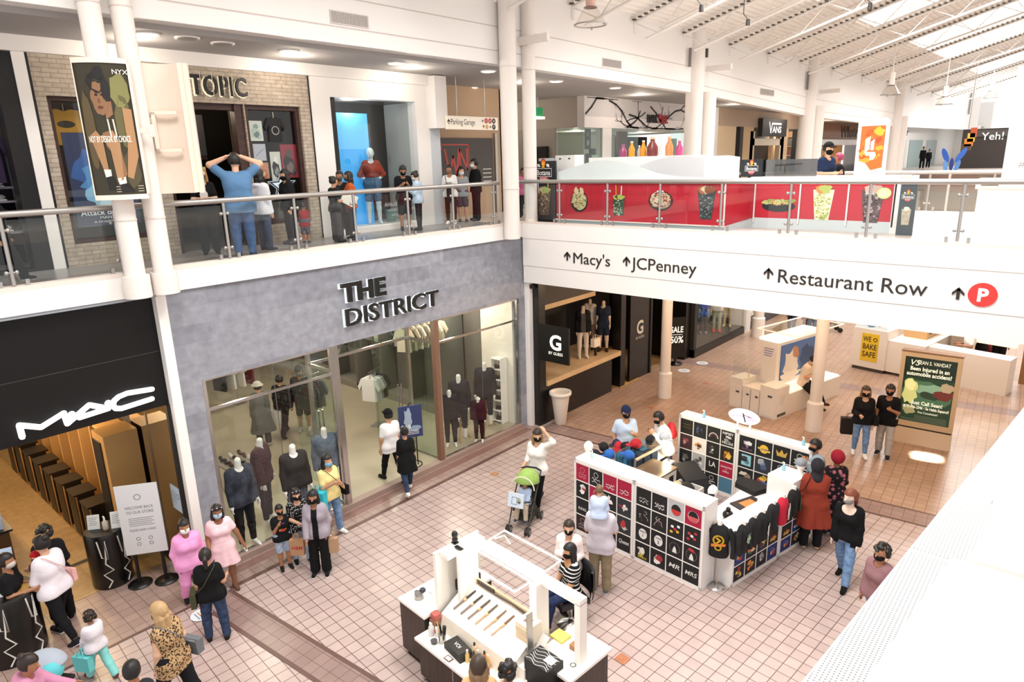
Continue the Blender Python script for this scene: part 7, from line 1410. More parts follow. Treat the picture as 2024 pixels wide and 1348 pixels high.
for k,c in enumerate(('f0eeec','d8d6d4','e9e7e4','9a98a0','17171a','131316')):hanger('%s on the entrance rack'%('white printed tee','pale grey tee','off-white tee','grey print tee','black tee','second black tee')[k],-14.55+.09*(k-2.5)*math.cos(1.9),10.78+.1*(k-2.5)*math.sin(1.9),1.56,.35,c,.46,.66,'tees on the entrance rack')
rack('chrome rack of dark jackets beside the entry post',-15.4,9.3,1.7,1.7)
for k,c in enumerate(('1c1c20','3a3e44','23262c','50565c')):hanger('dark jacket on the rack beside the entry post',-15.4,9.3+.13*(k-1.5),1.64,.3,c,.5,.75,'dark jackets on the rack','hung_jacket')
rack('rack of long coats far inside the clothing store',-19.5,9.2,1.8,1.9)
for k,c in enumerate(('23262a','e6e2dc','e9e4de','6a1c28')):hanger('%s coat on the far rack'%('black','white','second white','dark red')[k],-19.5,9.2+.3*(k-1.5),1.75,.3,c,.5,1.1,'coats on the far rack','hung_coat')
hanger('deep purple coat hanging just inside the near window edge',-13.3,5.1,1.75,.8,'33202e',.55,1.35,None,'hung_coat');rack('chrome rail stand holding the deep purple coat',-13.3,5.1,1.85,.8)
for k in range(7):hanger('patterned pale shirt on the wall rail above the dark suits',-13.42,11.0+.2*k,3.0,.45,('b9b09a','a59c86','c9c2ae')[k%3],.4,.62,'patterned shirts on the wall rail')
for k in range(9):hanger('hung %s shirt in the wall niches'%('white','grey','charcoal')[k%3],-15.2-.5*k,12.7,2.45,0,('e2dfda','8f8e8c','4a4848')[k%3],.42,.7,'shirts in the wall niches')
[slab('wall_niche_fin',(-13.7-1.3*k,12.3,.09),(-13.6-1.3*k,12.9,3.4),mat('6a665e',.6))for k in range(5)];slab('wall_niche_top',(-20,12.4,2.6),(-13.6,12.9,2.65),mat('6a665e',.6));slab('wall_niche_base',(-20,12.3,.09),(-13.6,12.9,.3),mat('8f8a80',.6))
m=MB();m.tube([(-13.42,10.8,3.08),(-13.42,12.4,3.08)],.015,CHROME,6);m.tube([(-13.42,10.85,3.08),(-13.42,10.85,3.7)],.015,CHROME,6);m.tube([(-13.42,12.35,3.08),(-13.42,12.35,3.7)],.015,CHROME,6);m.build('wall_rail',label='chrome rail carrying the patterned pale shirts',cat='rail')
p=fl(470,905,.85);t=empty('shoe_table',(p.x,p.y,.09),'low table stacked with dark and brown shoes behind the mannequins','table');MB().box((-.45,-.35,.6),(.45,.35,.64),mat('a8a294',.4)).build('table_top',parent=t);m=MB();[m.box((sx*.4-.02,sy*.3-.02,0),(sx*.4+.02,sy*.3+.02,.6),STEEL)for sx in(-1,1)for sy in(-1,1)];m.build('leg_frame',parent=t)
for k in range(12):
 m=MB();c=('1c1a1a','262222','4a2a20','5a3424','d9d4cc','3a2018')[k%6];x,y=-.34+.22*(k%4),-.22+.22*(k//4);m.ball((x,y,.055),.055,mat(c,.5),8,(2.0,.8,.8));m.ball((x-.05,y,.09),.045,mat(c,.5),8);o=m.build('shoe',label='shoe on the low table behind the mannequins',cat='shoe',group='shoes on the low table');o.location=(p.x,p.y,.735)
t=empty('easel_sign',(-11.75,9.62,.09),'blue shoe price poster on a black stand in the entry','sign',1.05)
m=MB();m.box((-.28,-.02,.75),(.28,.02,1.55),mat('2f3a66',.5));f=on_front(-.28,.75,-.022);blob(m,f,.22,.5,.09,.26,'9fb2c4',.002,3);blob(m,f,.36,.22,.16,.07,'8fa6bb',.003,5);W4=mat('eef0f4');m.text('$69',f,.16,W4,.16,.22,'CENTER',.005,bold=.02);[m.line([(.1,.17-.04*k),(.46,.17-.04*k)],.014,f,W4,.005)for k in range(3)];m.build('poster',parent=t)
for x in(-.12,.12):MB().tube([(x,.03,0),(x,.03,.8)],.015,BLACK,6).build('leg',parent=t)
m=MB();m.tube([(.22*math.cos(6.28*k/20),.22*math.sin(6.28*k/20)+.05,.02)for k in range(21)],.012,BLACK,6);m.build('base_ring',parent=t);MB().tube([(-.04,.0,1.55),(0,0,1.62),(.06,0,1.6)],.014,BLACK,6).build('hook',parent=t)
p=fl(90,1300,.9);t=empty('pushchair',(p.x,p.y,0),'grey-hooded pushchair with an aqua cloth at the bottom edge','stroller',.6);S=Sdf();S.ell((0,0,.8),(.28,.2,.2),None,.01);S.plane((0,0,.76),(.3,0,-1));sdf_obj('hood',S,.014,mat('a9b2c0',.8),t);MB().ball((.14,-.08,.78),.15,mat('5fc6cf',.8),12,(.9,1,1)).tube([(.2,-.1,.75),(.32,-.2,.62),(.3,-.3,.5)],.04,mat('5fc6cf',.8)).build('aqua_cloth',parent=t);m=MB();[m.tube([(-.2,s*.18,.8),(.25,s*.2,.08)],.015,BLACK,6)for s in(-1,1)];m.box((-.2,-.18,.45),(.2,.18,.5),BLACK);m.build('frame',parent=t)
# ------------------------------------------------------------------ people
SK=dict(a='c69676',b='a9785a',c='d3a688',d='7d543c',e='8f6248',f='e3bfa6')
def project(p):
 v=Vector(p)-CP;return 1012+FPX*v.dot(CR)/v.dot(CF),674-FPX*v.dot(CU)/v.dot(CF)
def who(label,foot=None,head=None,H=None,rel=0,z=0.,X=None,Y=None,**k):
 """stand a figure where the photograph shows its feet, or where a head of known height is seen"""
 if X is not None:p=wx(foot[0],foot[1],X)
 elif Y is not None:p=wy(foot[0],foot[1],Y)
 elif foot:p=fl(*foot,z)
 else:p=fl(*head,z+H)
 if H is None:
  lo,hi=.3,2.4
  for _ in range(30):
   m_=(lo+hi)/2
   if project((p.x,p.y,z+m_))[1]>head[1]:lo=m_
   else:hi=m_
  H=lo
 rz=math.degrees(math.atan2(-p.y,-p.x))+rel
 return person(label,(p.x,p.y,z),rz,H,**k)
BLK_,DK='141416','1a1210'
WALK=((20,6,2),(-16,14,2,30));WALK2=((-14,14,2,30),(18,5,2));RELAX=((4,2,5),(-3,6,4))
# --- by the cosmetics store
who('person in a bubblegum pink hooded tracksuit and white mask leaning at the mirror corner',head=(361,1031),H=1.58,rel=8,la='pock',ra='pock',legs=((6,4,4),(-4,22,3)),skin=SK['b'],bulk=1.12,top=('hoodie','f0a3d6'),bottom=('sweat','f0a3d6'),hair=('bun',DK),mask='f4f4f2',shoes='1c1c1e',lean=2)
who('person in a pale pink short dress and blue mask with sunglasses on her head',foot=(452,1163),head=(414,1003),rel=6,la='out',ra='bent',legs=((3,3,3),(-3,10,3)),skin=SK['e'],bulk=1.14,top=('dress','f4cfd6',{'hem':.2,'flare':.125,'sleeve':.34}),bottom=None,hair=('long',DK,.14),hat=('shades',DK),mask='a9cbe2',shoes='6a4a3a')
J=who('person in a black tee and jeans seen from behind with an olive crossbody bag',foot=(432,1262),head=(411,1092),rel=172,la='down',ra='bent',legs=((2,2,5),(-2,2,6)),skin=SK['a'],bulk=1.14,top=('tee',BLK_),bottom=('jeans',JEAN2),hair=('pony',DK,.15),shoes='2a2220',sole='3a302c')
bag('olive green crossbody bag on the person in the black tee and jeans',J,1,'4a4a36',(.27,.08,.24),z=-.02,fwd=.02)
J=who('person with long blonde hair in a sleeveless leopard print top walking past the store',head=(322,1196),H=1.68,rel=-140,la='down',ra='bent',legs=WALK,lean=4,skin='e0b598',bulk=1.3,top=('tank',('leopard','b89870','2c2018'),{'hem':.1,'flare':.115}),bottom=('pants','17181c'),hair=('wavy','b4946a',.2),mask='141416',shoes=BLK_,look=(5,8))
p=jw(J,'Lwr')
bag('grey shoulder bag hanging beside the leopard print top',J,-1,'6d7076',(.32,.12,.2),z=-.02,fwd=-.02)
carry_bag('white paper shopping bag carried by the blonde person at the frame edge',(p.x+.28,p.y+.02,p.z-.5),-50,(.3,.12,.32),'f1efec')
J=who('small child in aqua trousers and a white top with dark bunched hair',foot=(203,1338),head=(182,1213),rel=-150,la='fwd',ra='fwd',legs=WALK,skin=SK['b'],top=('sweater','e6e2ea'),bottom=('pants','8fdcd8'),hair=('curly',DK),shoes='6a3a3a',eyes=True)
p=jw(J,'Lwr');carry_bag('aqua picture bag held by the small child in aqua',(p.x+.1,p.y-.05,max(p.z-.3,.05)),30,(.26,.1,.24),'6fcfd2')
J=who('person in a white top and black trousers holding a small child by the store entry',foot=(132,1262),head=(98,1063),rel=-140,la='carry',ra='carry',legs=WALK2,skin=SK['c'],bulk=1.15,top=('sweater','e9e2ea'),bottom=('slim','16161a'),hair=('bun',DK),shoes='22222a',sole='e9e6e6',lean=3)
bag('small pink crossbody purse on the person in the white top',J,-1,'e6b3ae',(.2,.07,.2),z=.06,fwd=-.02)
p=jw(J,'chest');f_=J['M'].to_3x3()@Vector(J['fw'])
person('small child in a red hat and plaid shirt held against the white top',(p.x+f_.x*.22,p.y+f_.y*.22,1.0),math.degrees(math.atan2(-f_.y,-f_.x)),.82,'fwd','fwd',((70,60,14),(70,60,14)),pz=.1,skin=SK['b'],top=('shirt',('plaid','5a2a34','1c1a24'),{'sleeve':1}),bottom=('pants','2a2626'),shoes='2a2a2a',hair=None,hat=('beanie','b3222c'),fem=False)
who('person with voluminous black hair in dark clothes behind the white-topped adult',head=(86,1046),H=1.68,rel=175,la='hold',ra='hold',skin=SK['b'],top=('jacket','17161a'),bottom=('pants','17161a'),hair=('curly','0f0c0b'),shoes=BLK_)
who('person in black with a light mask at the very left edge by the make-up counter',head=(6,1102),H=1.66,rel=70,la='hold',ra='hold',skin=SK['b'],top=('tee','151518'),bottom=('pants','151518'),hair=('short',DK),mask='c9c2bd',shoes=BLK_)
who('person with dark hair bending over at the bottom edge beside the aqua bundle',head=(24,1305),H=1.6,rel=60,la='reach',ra='reach',lean=12,skin=SK['b'],top=('hoodie','c98aa8'),bottom=('pants','2a2a30'),hair=('bun','241712'),shoes=BLK_)
who('dark-haired person cropped by the bottom edge below the small child',head=(258,1318),H=1.62,rel=165,skin=SK['b'],top=('tee','2a2a2e'),bottom=('jeans',JEAN2),hair=('short','0f0c0b'),shoes=BLK_)
# --- group in front of the clothing store
def P_face(m,f,h):blob(m,f,0,-.02*h,.05*h,.045*h,'d9a23a',.004,3);blob(m,f,.02*h,.03*h,.03*h,.04*h,'7a4a8a',.005,4);blob(m,f,0,-.05*h,.05*h,.02*h,'b8402e',.006,5)
who('boy in a printed black tee and denim shorts with his hand at his mask',foot=(566,1122),head=(550,1003),rel=12,la='down',ra='mouth',skin=SK['b'],fem=False,top=('tee','161618',{'print':P_face}),bottom=('shorts',JEAN3,.98),hair=('short',DK),mask=BLK_,shoes='202024')
J=who('person in a polka dot blouse and light jeans holding a brown paper bag',foot=(600,1110),head=(586,970),rel=14,la='bent',ra='hold',legs=((5,3,4),(-4,5,4)),skin=SK['c'],bulk=1.1,top=('shirt',('dots','161618','e6e4e2')),bottom=('jeans',JEAN3),hair=('fringe',DK,.14),hat=('shades',DK),mask=BLK_,shoes='17181c',sole='efeeec')
p=fl(590,1092,.42);carry_bag('brown paper bag with red letters carried by the polka dot blouse',(p.x+.05,p.y-.03,.42),40,(.26,.1,.3),'b08a68','H&M','b8302e')
J=who('person in a grey zip hoodie and black trousers with long dark hair',foot=(636,1132),head=(622,974),rel=-12,la='pock',ra='fwd',skin=SK['b'],top=[('tee',BLK_),('hoodie','a39ba6',{'open':.03})],bottom=('wide','141416'),hair=('long','120d0c',.2),mask=BLK_,shoes='17181c',sole='efeeec')
p=jw(J,'Lwr');carry_bag('plain brown paper bag behind the grey hoodie',(p.x+.02,p.y+.08,max(.1,p.z-.42)),40,(.2,.1,.28),'b59476')
J=who('person in a yellow tee and ripped jeans with a blue mask by the entry post',foot=(660,1055),head=(645,903),rel=35,la='hold',ra='phone',legs=RELAX,skin=SK['a'],bulk=1.08,top=('tee','f2df9c'),bottom=('jeans',JEAN),hair=('long','1c1310',.17),mask='7fb4d6',shoes='efedea')
bag('small glossy black crossbody bag on the yellow tee',J,1,'0e0e10',(.26,.09,.18),z=.03,fwd=.1)
p=jw(J,'Relb');carry_bag('turquoise plastic bag on the arm of the yellow tee',(p.x-.03,p.y-.12,p.z-.42),25,(.34,.16,.4),'3cc0d2')
who('man in a white tee and black cap walking into the clothing store',foot=(778,950),head=(777,812),rel=-150,z=.09,fem=False,legs=WALK,skin=SK['a'],top=('tee','efeeee',{'hem':.08}),bottom=('slim','15161a'),hair=('cropped',DK),hat=('cap',BLK_),shoes='17171a')
J=who('person in a long black top and jeans stepping into the clothing store',foot=(808,972),head=(800,847),rel=-165,z=.05,legs=WALK2,skin=SK['a'],bulk=1.08,top=('tee','131315',{'hem':.18,'flare':.1,'sleeve':.6}),bottom=('slim',('denim','28364f','34455f')),hair=('bun',DK),shoes='ecebea')
# --- stroller party
J=who('person in a white top with ombre hair behind the green stroller, hand on her head',foot=(1064,1000),head=(1050,850),rel=-28,la='uphead',ra='push',legs=WALK,skin=SK['c'],top=('shirt','efebe8',{'sleeve':.75}),bottom=('slim','141417'),hair=('long','2a1a12',.17,'9a7a4a'),mask=BLK_,shoes='4a4a50',sole='efefef',look=(35,0))
sp=fl(1038,1035,0);ST=empty('stroller',(sp.x,sp.y,0),'black folding stroller with a lime green canopy','stroller',math.atan2(-sp.y,-sp.x)-.35)
SG=mat('3a3836',.6);m=MB()
for s in(-1,1):
 m.tube([(.42,s*.2,.12),(.1,s*.22,.5),(-.42,s*.22,1.02)],.014,SG,6);m.tube([(-.3,s*.22,.12),(.02,s*.22,.52),(.2,s*.2,.75)],.014,SG,6)
m.tube([(-.42,-.22,1.02),(-.46,-.1,1.05),(-.46,.1,1.05),(-.42,.22,1.02)],.02,BLACK,8);m.tube([(.18,-.22,.62),(.32,0,.64),(.18,.22,.62)],.02,SG,6);m.build('frame',parent=ST)
for x,y in((.42,-.2),(.42,.2),(-.3,-.22),(-.3,.22)):
 m=MB()
 for o in(-.035,.035):m.cone((x,y+o-.014,.085),(x,y+o+.014,.085),.085,.085,mat('2a2928',.7),18);m.cone((x,y+o-.016,.085),(x,y+o+.016,.085),.045,.045,mat('8a8784',.4),12)
 m.build('wheel',parent=ST)
m=MB();m.add([(.2,-.19,.42),(.2,.19,.42),(-.12,.19,.4),(-.12,-.19,.4),(-.32,.19,.86),(-.32,-.19,.86)],[(0,1,2,3),(3,2,4,5)],mat('2f2d2c',.8));m.box((-.15,-.19,.37),(.2,.19,.4),SG);m.prism([(-.2,.14),(.15,.14),(.1,.3),(-.25,.3)],.36,mat('35332f',.8),Matrix(((1,0,0,0),(0,0,-1,.18),(0,1,0,0),(0,0,0,1))));m.build('seat',parent=ST)
S=Sdf();S.ell((-.2,0,.86),(.3,.24,.26),None,.01);S.plane((-.2,0,.84),(.25,0,-1));S.fn(lambda X,Y,Z:.93-np.sqrt(((X+.2)/.3)**2+(Y/.24)**2+((Z-.86)/.26)**2));sdf_obj('canopy',S,.014,mat('93b25c',.8),ST)
m=MB();m.tube([(.1+.0*a,.245*math.cos(a),.83+.26*math.sin(a))for a in(math.pi*k/12 for k in range(13))],.014,mat('d9dcc0',.7),6);m.build('canopy_trim',parent=ST)
c_,s_=math.cos(ST.rotation_euler.z),math.sin(ST.rotation_euler.z);W_=lambda x,y,z:(sp.x+x*c_-y*s_,sp.y+x*s_+y*c_,z)
person('toddler in a light blue top sitting in the green-canopied stroller',W_(.0,0,0),math.degrees(ST.rotation_euler.z),.86,'fwd','fwd',((70,60,12),(70,60,12)),pz=.5,lean=-12,skin=SK['a'],top=('sweater','b3c6e2'),bottom=('pants','b9ae98'),shoes='2c3a55',sole='efefef',hair=('short','2a1a12'),fem=False)
m=MB();m.box((-.17,-.02,-.14),(.17,.02,.14),mat('cfdcec',.5));f=on_front(-.02,-.02,-.022);m.line([(-.06,-.06),(-.06,.08),(.05,.08),(.05,-.06),(-.06,-.06)],.01,f,mat('5a6a8a'));blob(m,f,.1,.03,.04,.06,'9aa88a',.002,4);o=m.build('picture_box',label='pale blue toy box held up by the toddler in the stroller',cat='box');o.location=W_(.28,-.08,.66);o.rotation_euler=(-.25,0,ST.rotation_euler.z+1.45)
# --- shirt kiosk
J=who('man in a light blue tee, navy cap and black neck mask behind the cap table',head=(1237,808),H=1.78,rel=15,la='phone',ra='pock',fem=False,skin=SK['a'],bulk=1.12,top=('tee','c3d3e8'),bottom=('jeans',('denim','6f7b90','8490a4')),hair=('cropped',DK),hat=('cap','1d2848'),mask=BLK_,shoes='2a2a2e')
J=who('man in a white striped-sleeve jacket leaning on the stall with a hand at his mouth',head=(1320,816),H=1.78,rel=-70,la='mouth',ra='mouth',fem=False,lean=14,skin=SK['a'],top=('jacket','f0eeee'),bottom=('jeans',('denim','4a5a74','66768f')),hair=('cropped','1c1512'),mask=BLK_,shoes='2a2a2e')
m=MB();e1,e2=Vector(J['Lsh']),Vector(J['Lelb'])
for k in range(3):o_=Vector(J['fw'])*(.016*(k-1));m.tube([e1+o_+Vector(J['lf'])*.052+Vector((0,0,.02)),e2+o_+Vector(J['lf'])*.045],.006,mat('1c1d22',.7),5)
m.build('sleeve_stripes',parent=J['t'])
p=J['M']@Vector(J['chest']-J['fw']*.19);t=empty('backpack',p,'red backpack on the man in the white jacket','backpack',math.radians(90))
t.rotation_euler=J['M'].to_euler();MB().ball((0,0,0),.17,mat('c0202c',.7),14,(.6,.9,1.25)).build('pack',parent=t);MB().ball((-.08,0,-.06),.1,mat('ad1c28',.7),12,(.5,1,1)).build('pocket',parent=t)
J=who('man in a grey short-sleeved shirt and khaki trousers facing the shirt cabinets',foot=(1186,1168),H=1.74,rel=168,fem=False,la='hold',ra='carry',look=(0,25),skin='d6a583',bulk=1.16,top=('shirt','cfc9d4',{'hem':.08,'sleeve':.48}),bottom=('pants',('noise','9a8c72','887a62')),hair=('short','5a4632'),shoes='6a6a70',sole='efefef')
p=jw(J,'sh');f_=J['M'].to_3x3()@Vector(J['fw'])
person('small child in a pale blue shirt riding on the shoulders of the man in grey',(p.x-f_.x*.15,p.y-f_.y*.15,p.z-.02),math.degrees(math.atan2(f_.y,f_.x))+8,.95,'hold','hold',((78,80,12),(78,80,12)),pz=.13,lean=10,skin='d9aa8a',top=('sweater','bccbe6'),bottom=('pants','c9bca4'),shoes='efece6',hair=('short','6a5238'),fem=False)
J=who('person in rust red tunic and black trousers with a dark head scarf at the stall',foot=(1600,1083),head=(1603,915),rel=-168,la='bent',ra='reach',skin=SK['d'],bulk=1.22,top=('sweater','8e3a2a',{'hem':.24,'flare':.135,'off':.022}),bottom=('pants','17161a'),hair=None,hat=('scarf','2c2a30'),shoes='a08a74')
bag('black slouchy shoulder bag on the rust red tunic',J,1,'19191b',(.3,.12,.22),cross=False,z=.1,fwd=.12)
who('person in a red head wrap and a long floral dress beside the rust red tunic',foot=(1640,1052),head=(1634,900),rel=-160,la='fwd',ra='hold',skin=SK['d'],bulk=1.12,top=('dress',('floral','17161b','a8606a'),{'hem':.46,'flare':.13,'sleeve':.9}),bottom=None,hair=None,hat=('turban','8e1c2c'),shoes='2a2426')
who('man with short black hair and a black mask behind the glossy white box',head=(1614,874),H=1.74,rel=-60,la='mouth',ra='hold',fem=False,skin=SK['b'],top=('jacket','8fa0ac'),bottom=('jeans',JEAN2),hair=('short','100d0c'),mask=BLK_,shoes='2a2a2e')
# --- open floor
who('person with red hair in a black cardigan, blue jeans and boots striding past',foot=(1664,1150),head=(1683,970),rel=-18,la='down',ra='down',legs=((16,4,3),(-14,12,3,18)),skin='ecd0bf',top=[('tank','131315',{'scoop':.06,'neck':.075}),('cardigan','121214',{'open':.06,'hem':.07,'scoop':.05,'neck':.07})],bottom=('jeans',JEAN),hair=('pony','7a3f28',.13),mask='8f8c88',shoes='131313',look=(-20,4))
who('person in a mauve top, glasses and black mask half hidden by the white ledge',head=(1746,1079),H=1.64,rel=-35,la='fwd',ra='down',legs=WALK,skin=SK['b'],top=('sweater','8f6a6e'),bottom=('jeans',JEAN),hair=('curly','120e0d'),mask=BLK_,shoes='2a2a2a',extra=lambda t,J:(lambda mm:([mm.ring((sg*.03,.0),.024,.005,frame(J['head']+J['hf']*.1+J['hu']*.012,J['hl'],J['hu']),mat('c9b08a',.3,.8),0,12)for sg in(-1,1)],mm.build('glasses',parent=t)))(MB()))
J=who('person in a black sweater and skinny jeans carrying a big dark paper bag',foot=(1697,900),head=(1700,767),rel=8,la='down',ra='hold',legs=((8,3,2),(-6,6,2)),skin=SK['c'],top=('sweater','141416'),bottom=('slim',JEAN),hair=('long','3a2818',.17,'7a5a38'),mask=BLK_,shoes='f0eeec')
p=fl(1676,850,.55);carry_bag('large dark brown paper bag held beside the black sweater',(p.x+.0,p.y+.12,.42),25,(.42,.15,.42),'2c241f')
bag('black quilted handbag on the arm of the black sweater',J,1,'161618',(.26,.1,.18),cross=False,z=.06,fwd=.1)
who('man in a black tee and grey joggers holding hands in front of the lit advertisement',foot=(1744,900),head=(1752,764),rel=-6,la='phone',ra='down',fem=False,legs=((8,3,3),(-6,6,3)),skin=SK['b'],top=('tee','121214',{'hem':.07}),bottom=('sweat','b5aca2'),hair=('short',DK),mask=BLK_,shoes='2a2a2c',sole='efefef')
p=fl(1592,709,1.48)
person('man in a pale tee sitting on the white kiosk bench looking at his phone',(p.x,p.y,0),math.degrees(math.atan2(-p.y,-p.x))+75,1.74,'phone','phone',((62,40,8),(50,20,8)),pz=.8,lean=12,look=(0,28),fem=False,skin='d3a07c',top=('tee','e6d2bd'),bottom=('pants','1c1b1e'),hair=('short','17110f'),mask='d9dde0',shoes='4a3a30')
who('person in a white tee and grey shorts beyond the lit advertisement',foot=(1906,748),H=1.72,rel=-70,fem=False,la='hold',ra='hold',skin=SK['b'],top=('tee','ece8e6'),bottom=('shorts','4a4a50',1.0),hair=('short',DK),shoes='f0eeec')
who('person in black with blue jeans standing in the queue beyond the advertisement',foot=(1932,735),H=1.66,rel=-70,la='hold',ra='hold',skin=SK['c'],top=('coat','17171a'),bottom=('jeans',JEAN3),hair=('long',DK,.18),shoes='c99a86')
who('man in black shorts and black socks beside a red pushchair far down the hall',foot=(1968,733),H=1.78,rel=170,fem=False,skin='b98a68',top=('tee','2a1416'),bottom=('shorts','151518',1.0),hair=('short',DK),shoes='141416')
who('person in dark jeans walking away far under the bridge',foot=(1563,660),H=1.72,rel=175,legs=WALK,fem=False,skin=SK['b'],top=('jacket','2c2c34'),bottom=('jeans',('denim','232c42','2e3a54')),hair=('short',DK),shoes='17171a',sole='efefef')
who('person in faded jeans far under the bridge beside the slim column',foot=(1603,666),H=1.7,rel=10,skin=SK['b'],top=('shirt','8a3038'),bottom=('jeans',JEAN),hair=('long',DK),shoes='5a4438')
who('person in a maroon outfit between the two far walkers',foot=(1594,656),H=1.6,rel=30,skin=SK['b'],top=('coat','6a2430',{'hem':.2}),bottom=('pants','5a2028'),hair=('short',DK),shoes='2a2a2a')
for px,py,c_1,l in((1640,655,'b8303c','red pushchair far under the bridge beside the slim column'),(1945,722,'b02434','red pushchair in front of the man in black shorts')):
 p=fl(px,py,0);t=empty('pushchair',(p.x,p.y,0),l,'stroller',.6);m=MB()
 for s in(-1,1):m.tube([(.35,s*.22,.1),(-.35,s*.22,1.0)],.015,SG,6);m.tube([(-.3,s*.22,.1),(.2,s*.22,.7)],.015,SG,6)
 m.build('frame',parent=t);MB().ball((0,0,.6),.3,mat(c_1,.8,noise=.2),12,(.9,.75,.9)).build('seat',parent=t);m=MB();[m.cone((x,s*.22-.02,.1),(x,s*.22+.02,.1),.1,.1,BLACK,12)for x in(.33,-.3)for s in(-1,1)];m.build('wheel_set',parent=t)
# --- styling kiosk
who('person with a high ponytail in a pale pink jacket standing behind the seated customer',head=(1125,1034),H=1.56,rel=-8,la='hold',ra='phone',skin='d9ab8e',top=[('tee','f0dcd8'),('jacket','f1e2e0',{'open':.03})],bottom=('pants','2a2a2e'),hair=('pony','2c1c14',.17),mask=BLK_,shoes=BLK_)
p=fl(1128,1086,1.30)
person('seated customer in a striped off-shoulder top with long black hair',(p.x,p.y,0),math.degrees(math.atan2(-p.y,-p.x))-62,1.62,'fwd','fwd',((84,70,5),(80,74,5)),pz=.59,skin='c99670',top=('tee',('stripes','17181c','e6e4e2'),{'neck':.07,'sleeve':.45}),bottom=('jeans',('denim','1f2a48','2a375a')),hair=('long','0f0c0c',.24),mask=BLK_,shoes='2a2422')
who('person with sleek brown streaked hair at the front counter, cropped by the bottom edge',head=(945,1308),H=1.66,rel=172,la='hold',ra='hold',skin=SK['a'],top=('tee','d9a87e'),bottom=('pants',BLK_),hair=('long','3a2a1e',.24,'8a6f50'),shoes=BLK_)
who('person with short curly black hair at the front counter, cropped by the bottom edge',head=(1003,1318),H=1.55,rel=150,skin=SK['b'],top=('shirt','e6ddd2'),bottom=('pants',BLK_),hair=('curly','0d0a0a'),shoes=BLK_)
# --- inside the clothing store
who('shopper in a black cap, dark coat and long shorts inside the clothing store',foot=(604,850),head=(588,728),rel=-10,z=.09,fem=False,c=.017,skin=SK['a'],top=('jacket','2f3236'),bottom=('shorts','17171a',1.0),hair=('cropped',DK),hat=('cap',BLK_),mask='8a9096',shoes='d9d6d2')
who('shopper in a long grey coat and pale hat inside the clothing store',foot=(524,880),head=(520,760),rel=190,z=.09,c=.017,skin=SK['a'],top=('coat','6a6b66',{'hem':.3,'flare':.16}),bottom=('pants','4a4a4a'),hair=('short',DK),hat=('brim','c9c6b8'),shoes='c9c6c2')
J=who('shopper in a dark jacket carrying a white bag beside the long grey coat',foot=(565,860),H=1.7,rel=150,z=.09,fem=False,c=.017,legs=WALK,skin=SK['a'],top=('jacket','2a2522'),bottom=('pants','2a1e1c'),hair=('short',DK),shoes='2a1a16')
p=fl(549,838,.45);carry_bag('white carrier bag held by the shopper in the dark jacket',(p.x,p.y,.42),30,(.32,.12,.42),'f2f0ec')
# --- upper gallery
Z2=F2
def up(label,px,pyf,top_,X,rel=0,H=None,**k):
 q=wx(px,pyf,X);h=wx(px,top_,X).z-Z2 if H is None else H
 rz=math.degrees(math.atan2(-q.y,-q.x))+rel;return person(label,(X,q.y,Z2),rz,h,**dict(dict(c=.015),**k))
up('masked person with strawberry blonde hair and crossed arms in a printed black tee',415,470,336,-12.9,0,la='crossed',ra='crossed',skin='e6c0a8',bulk=1.1,top=('tee','151517',{'print':lambda m,f,h:m.disc((0,0),.045*h,.05*h,f,mat('e2e0de'),.02)}),bottom=('pants','17171a'),hair=('wavy','b0804e',.12),mask='5a5450',shoes=BLK_)
up('large man in a blue tee holding both hands on his head, seen from behind',487,505,312,-11.72,176,H=1.78,la=((.05,.85,.75),(-.05,-.8,.35)),ra=((.05,.85,.75),(-.05,-.8,.35)),fem=False,bulk=1.42,skin='e0b296',top=('tee','5d84ac',{'hem':.075}),bottom=('jeans',('denim','35507a','42608c')),hair=('short','17110f'),shoes='3a3a3e')
up('person in a white hooded top and dark jeans seen from the side at the railing',527,482,340,-12.3,130,la='mouth',ra='down',skin=SK['a'],top=('hoodie','dcdce4'),bottom=('jeans',('denim','3a4358','4a546c')),hair=('long','120e0d',.1),mask=BLK_,shoes='3a3a40',sole='efefef')
up('person in black with long dark hair and a black mask facing the white hooded top',578,475,340,-12.9,-60,la='down',ra='hold',skin=SK['a'],top=('hoodie','17181c'),bottom=('slim','1d2029'),hair=('long','100d0d',.18),mask=BLK_,shoes='4a4a52')
up('small child in a red top and grey shorts by the brick edge',606,478,405,-12.8,160,la='down',ra='down',skin=SK['b'],top=('tee','a32632',{'hem':.1}),bottom=('shorts','4a5460',1.0),hair=('short',DK),shoes='3a4258')
J=up('person in a black top and loose trousers holding a white folder',668,468,353,-12.3,120,la='hold',ra='hold',skin=SK['a'],top=('tee','1d1d20'),bottom=('wide','3a3a3c'),hair=('bun',DK),shoes='2a2a2e')
p=jw(J,'Rwr');m=MB();m.box((-.16,-.02,-.12),(.16,.02,.12),mat('eae6dc',.6));o=m.build('white_folder',label='white folder held by the person in loose trousers',cat='folder');o.location=(p.x+.1,p.y+.02,p.z+.02);o.rotation_euler=(.2,.5,1.2)
up('person with dark hair and a patterned mask behind the orange top',682,465,342,-12.75,-20,la='down',ra='down',skin=SK['b'],top=('tee','2a2a2c'),bottom=('pants','2c2c30'),hair=('short',DK),mask='6a5a4c',shoes='efecea')
up('person in a burnt orange top with long dark hair facing left',700,465,343,-12.4,-85,la='hold',ra='down',skin=SK['b'],bulk=1.1,top=('tee','b8592e',{'sleeve':.6}),bottom=('jeans',('denim','232836','2e3546')),hair=('long',DK,.17),mask='4a4440',shoes='2a2a2e')
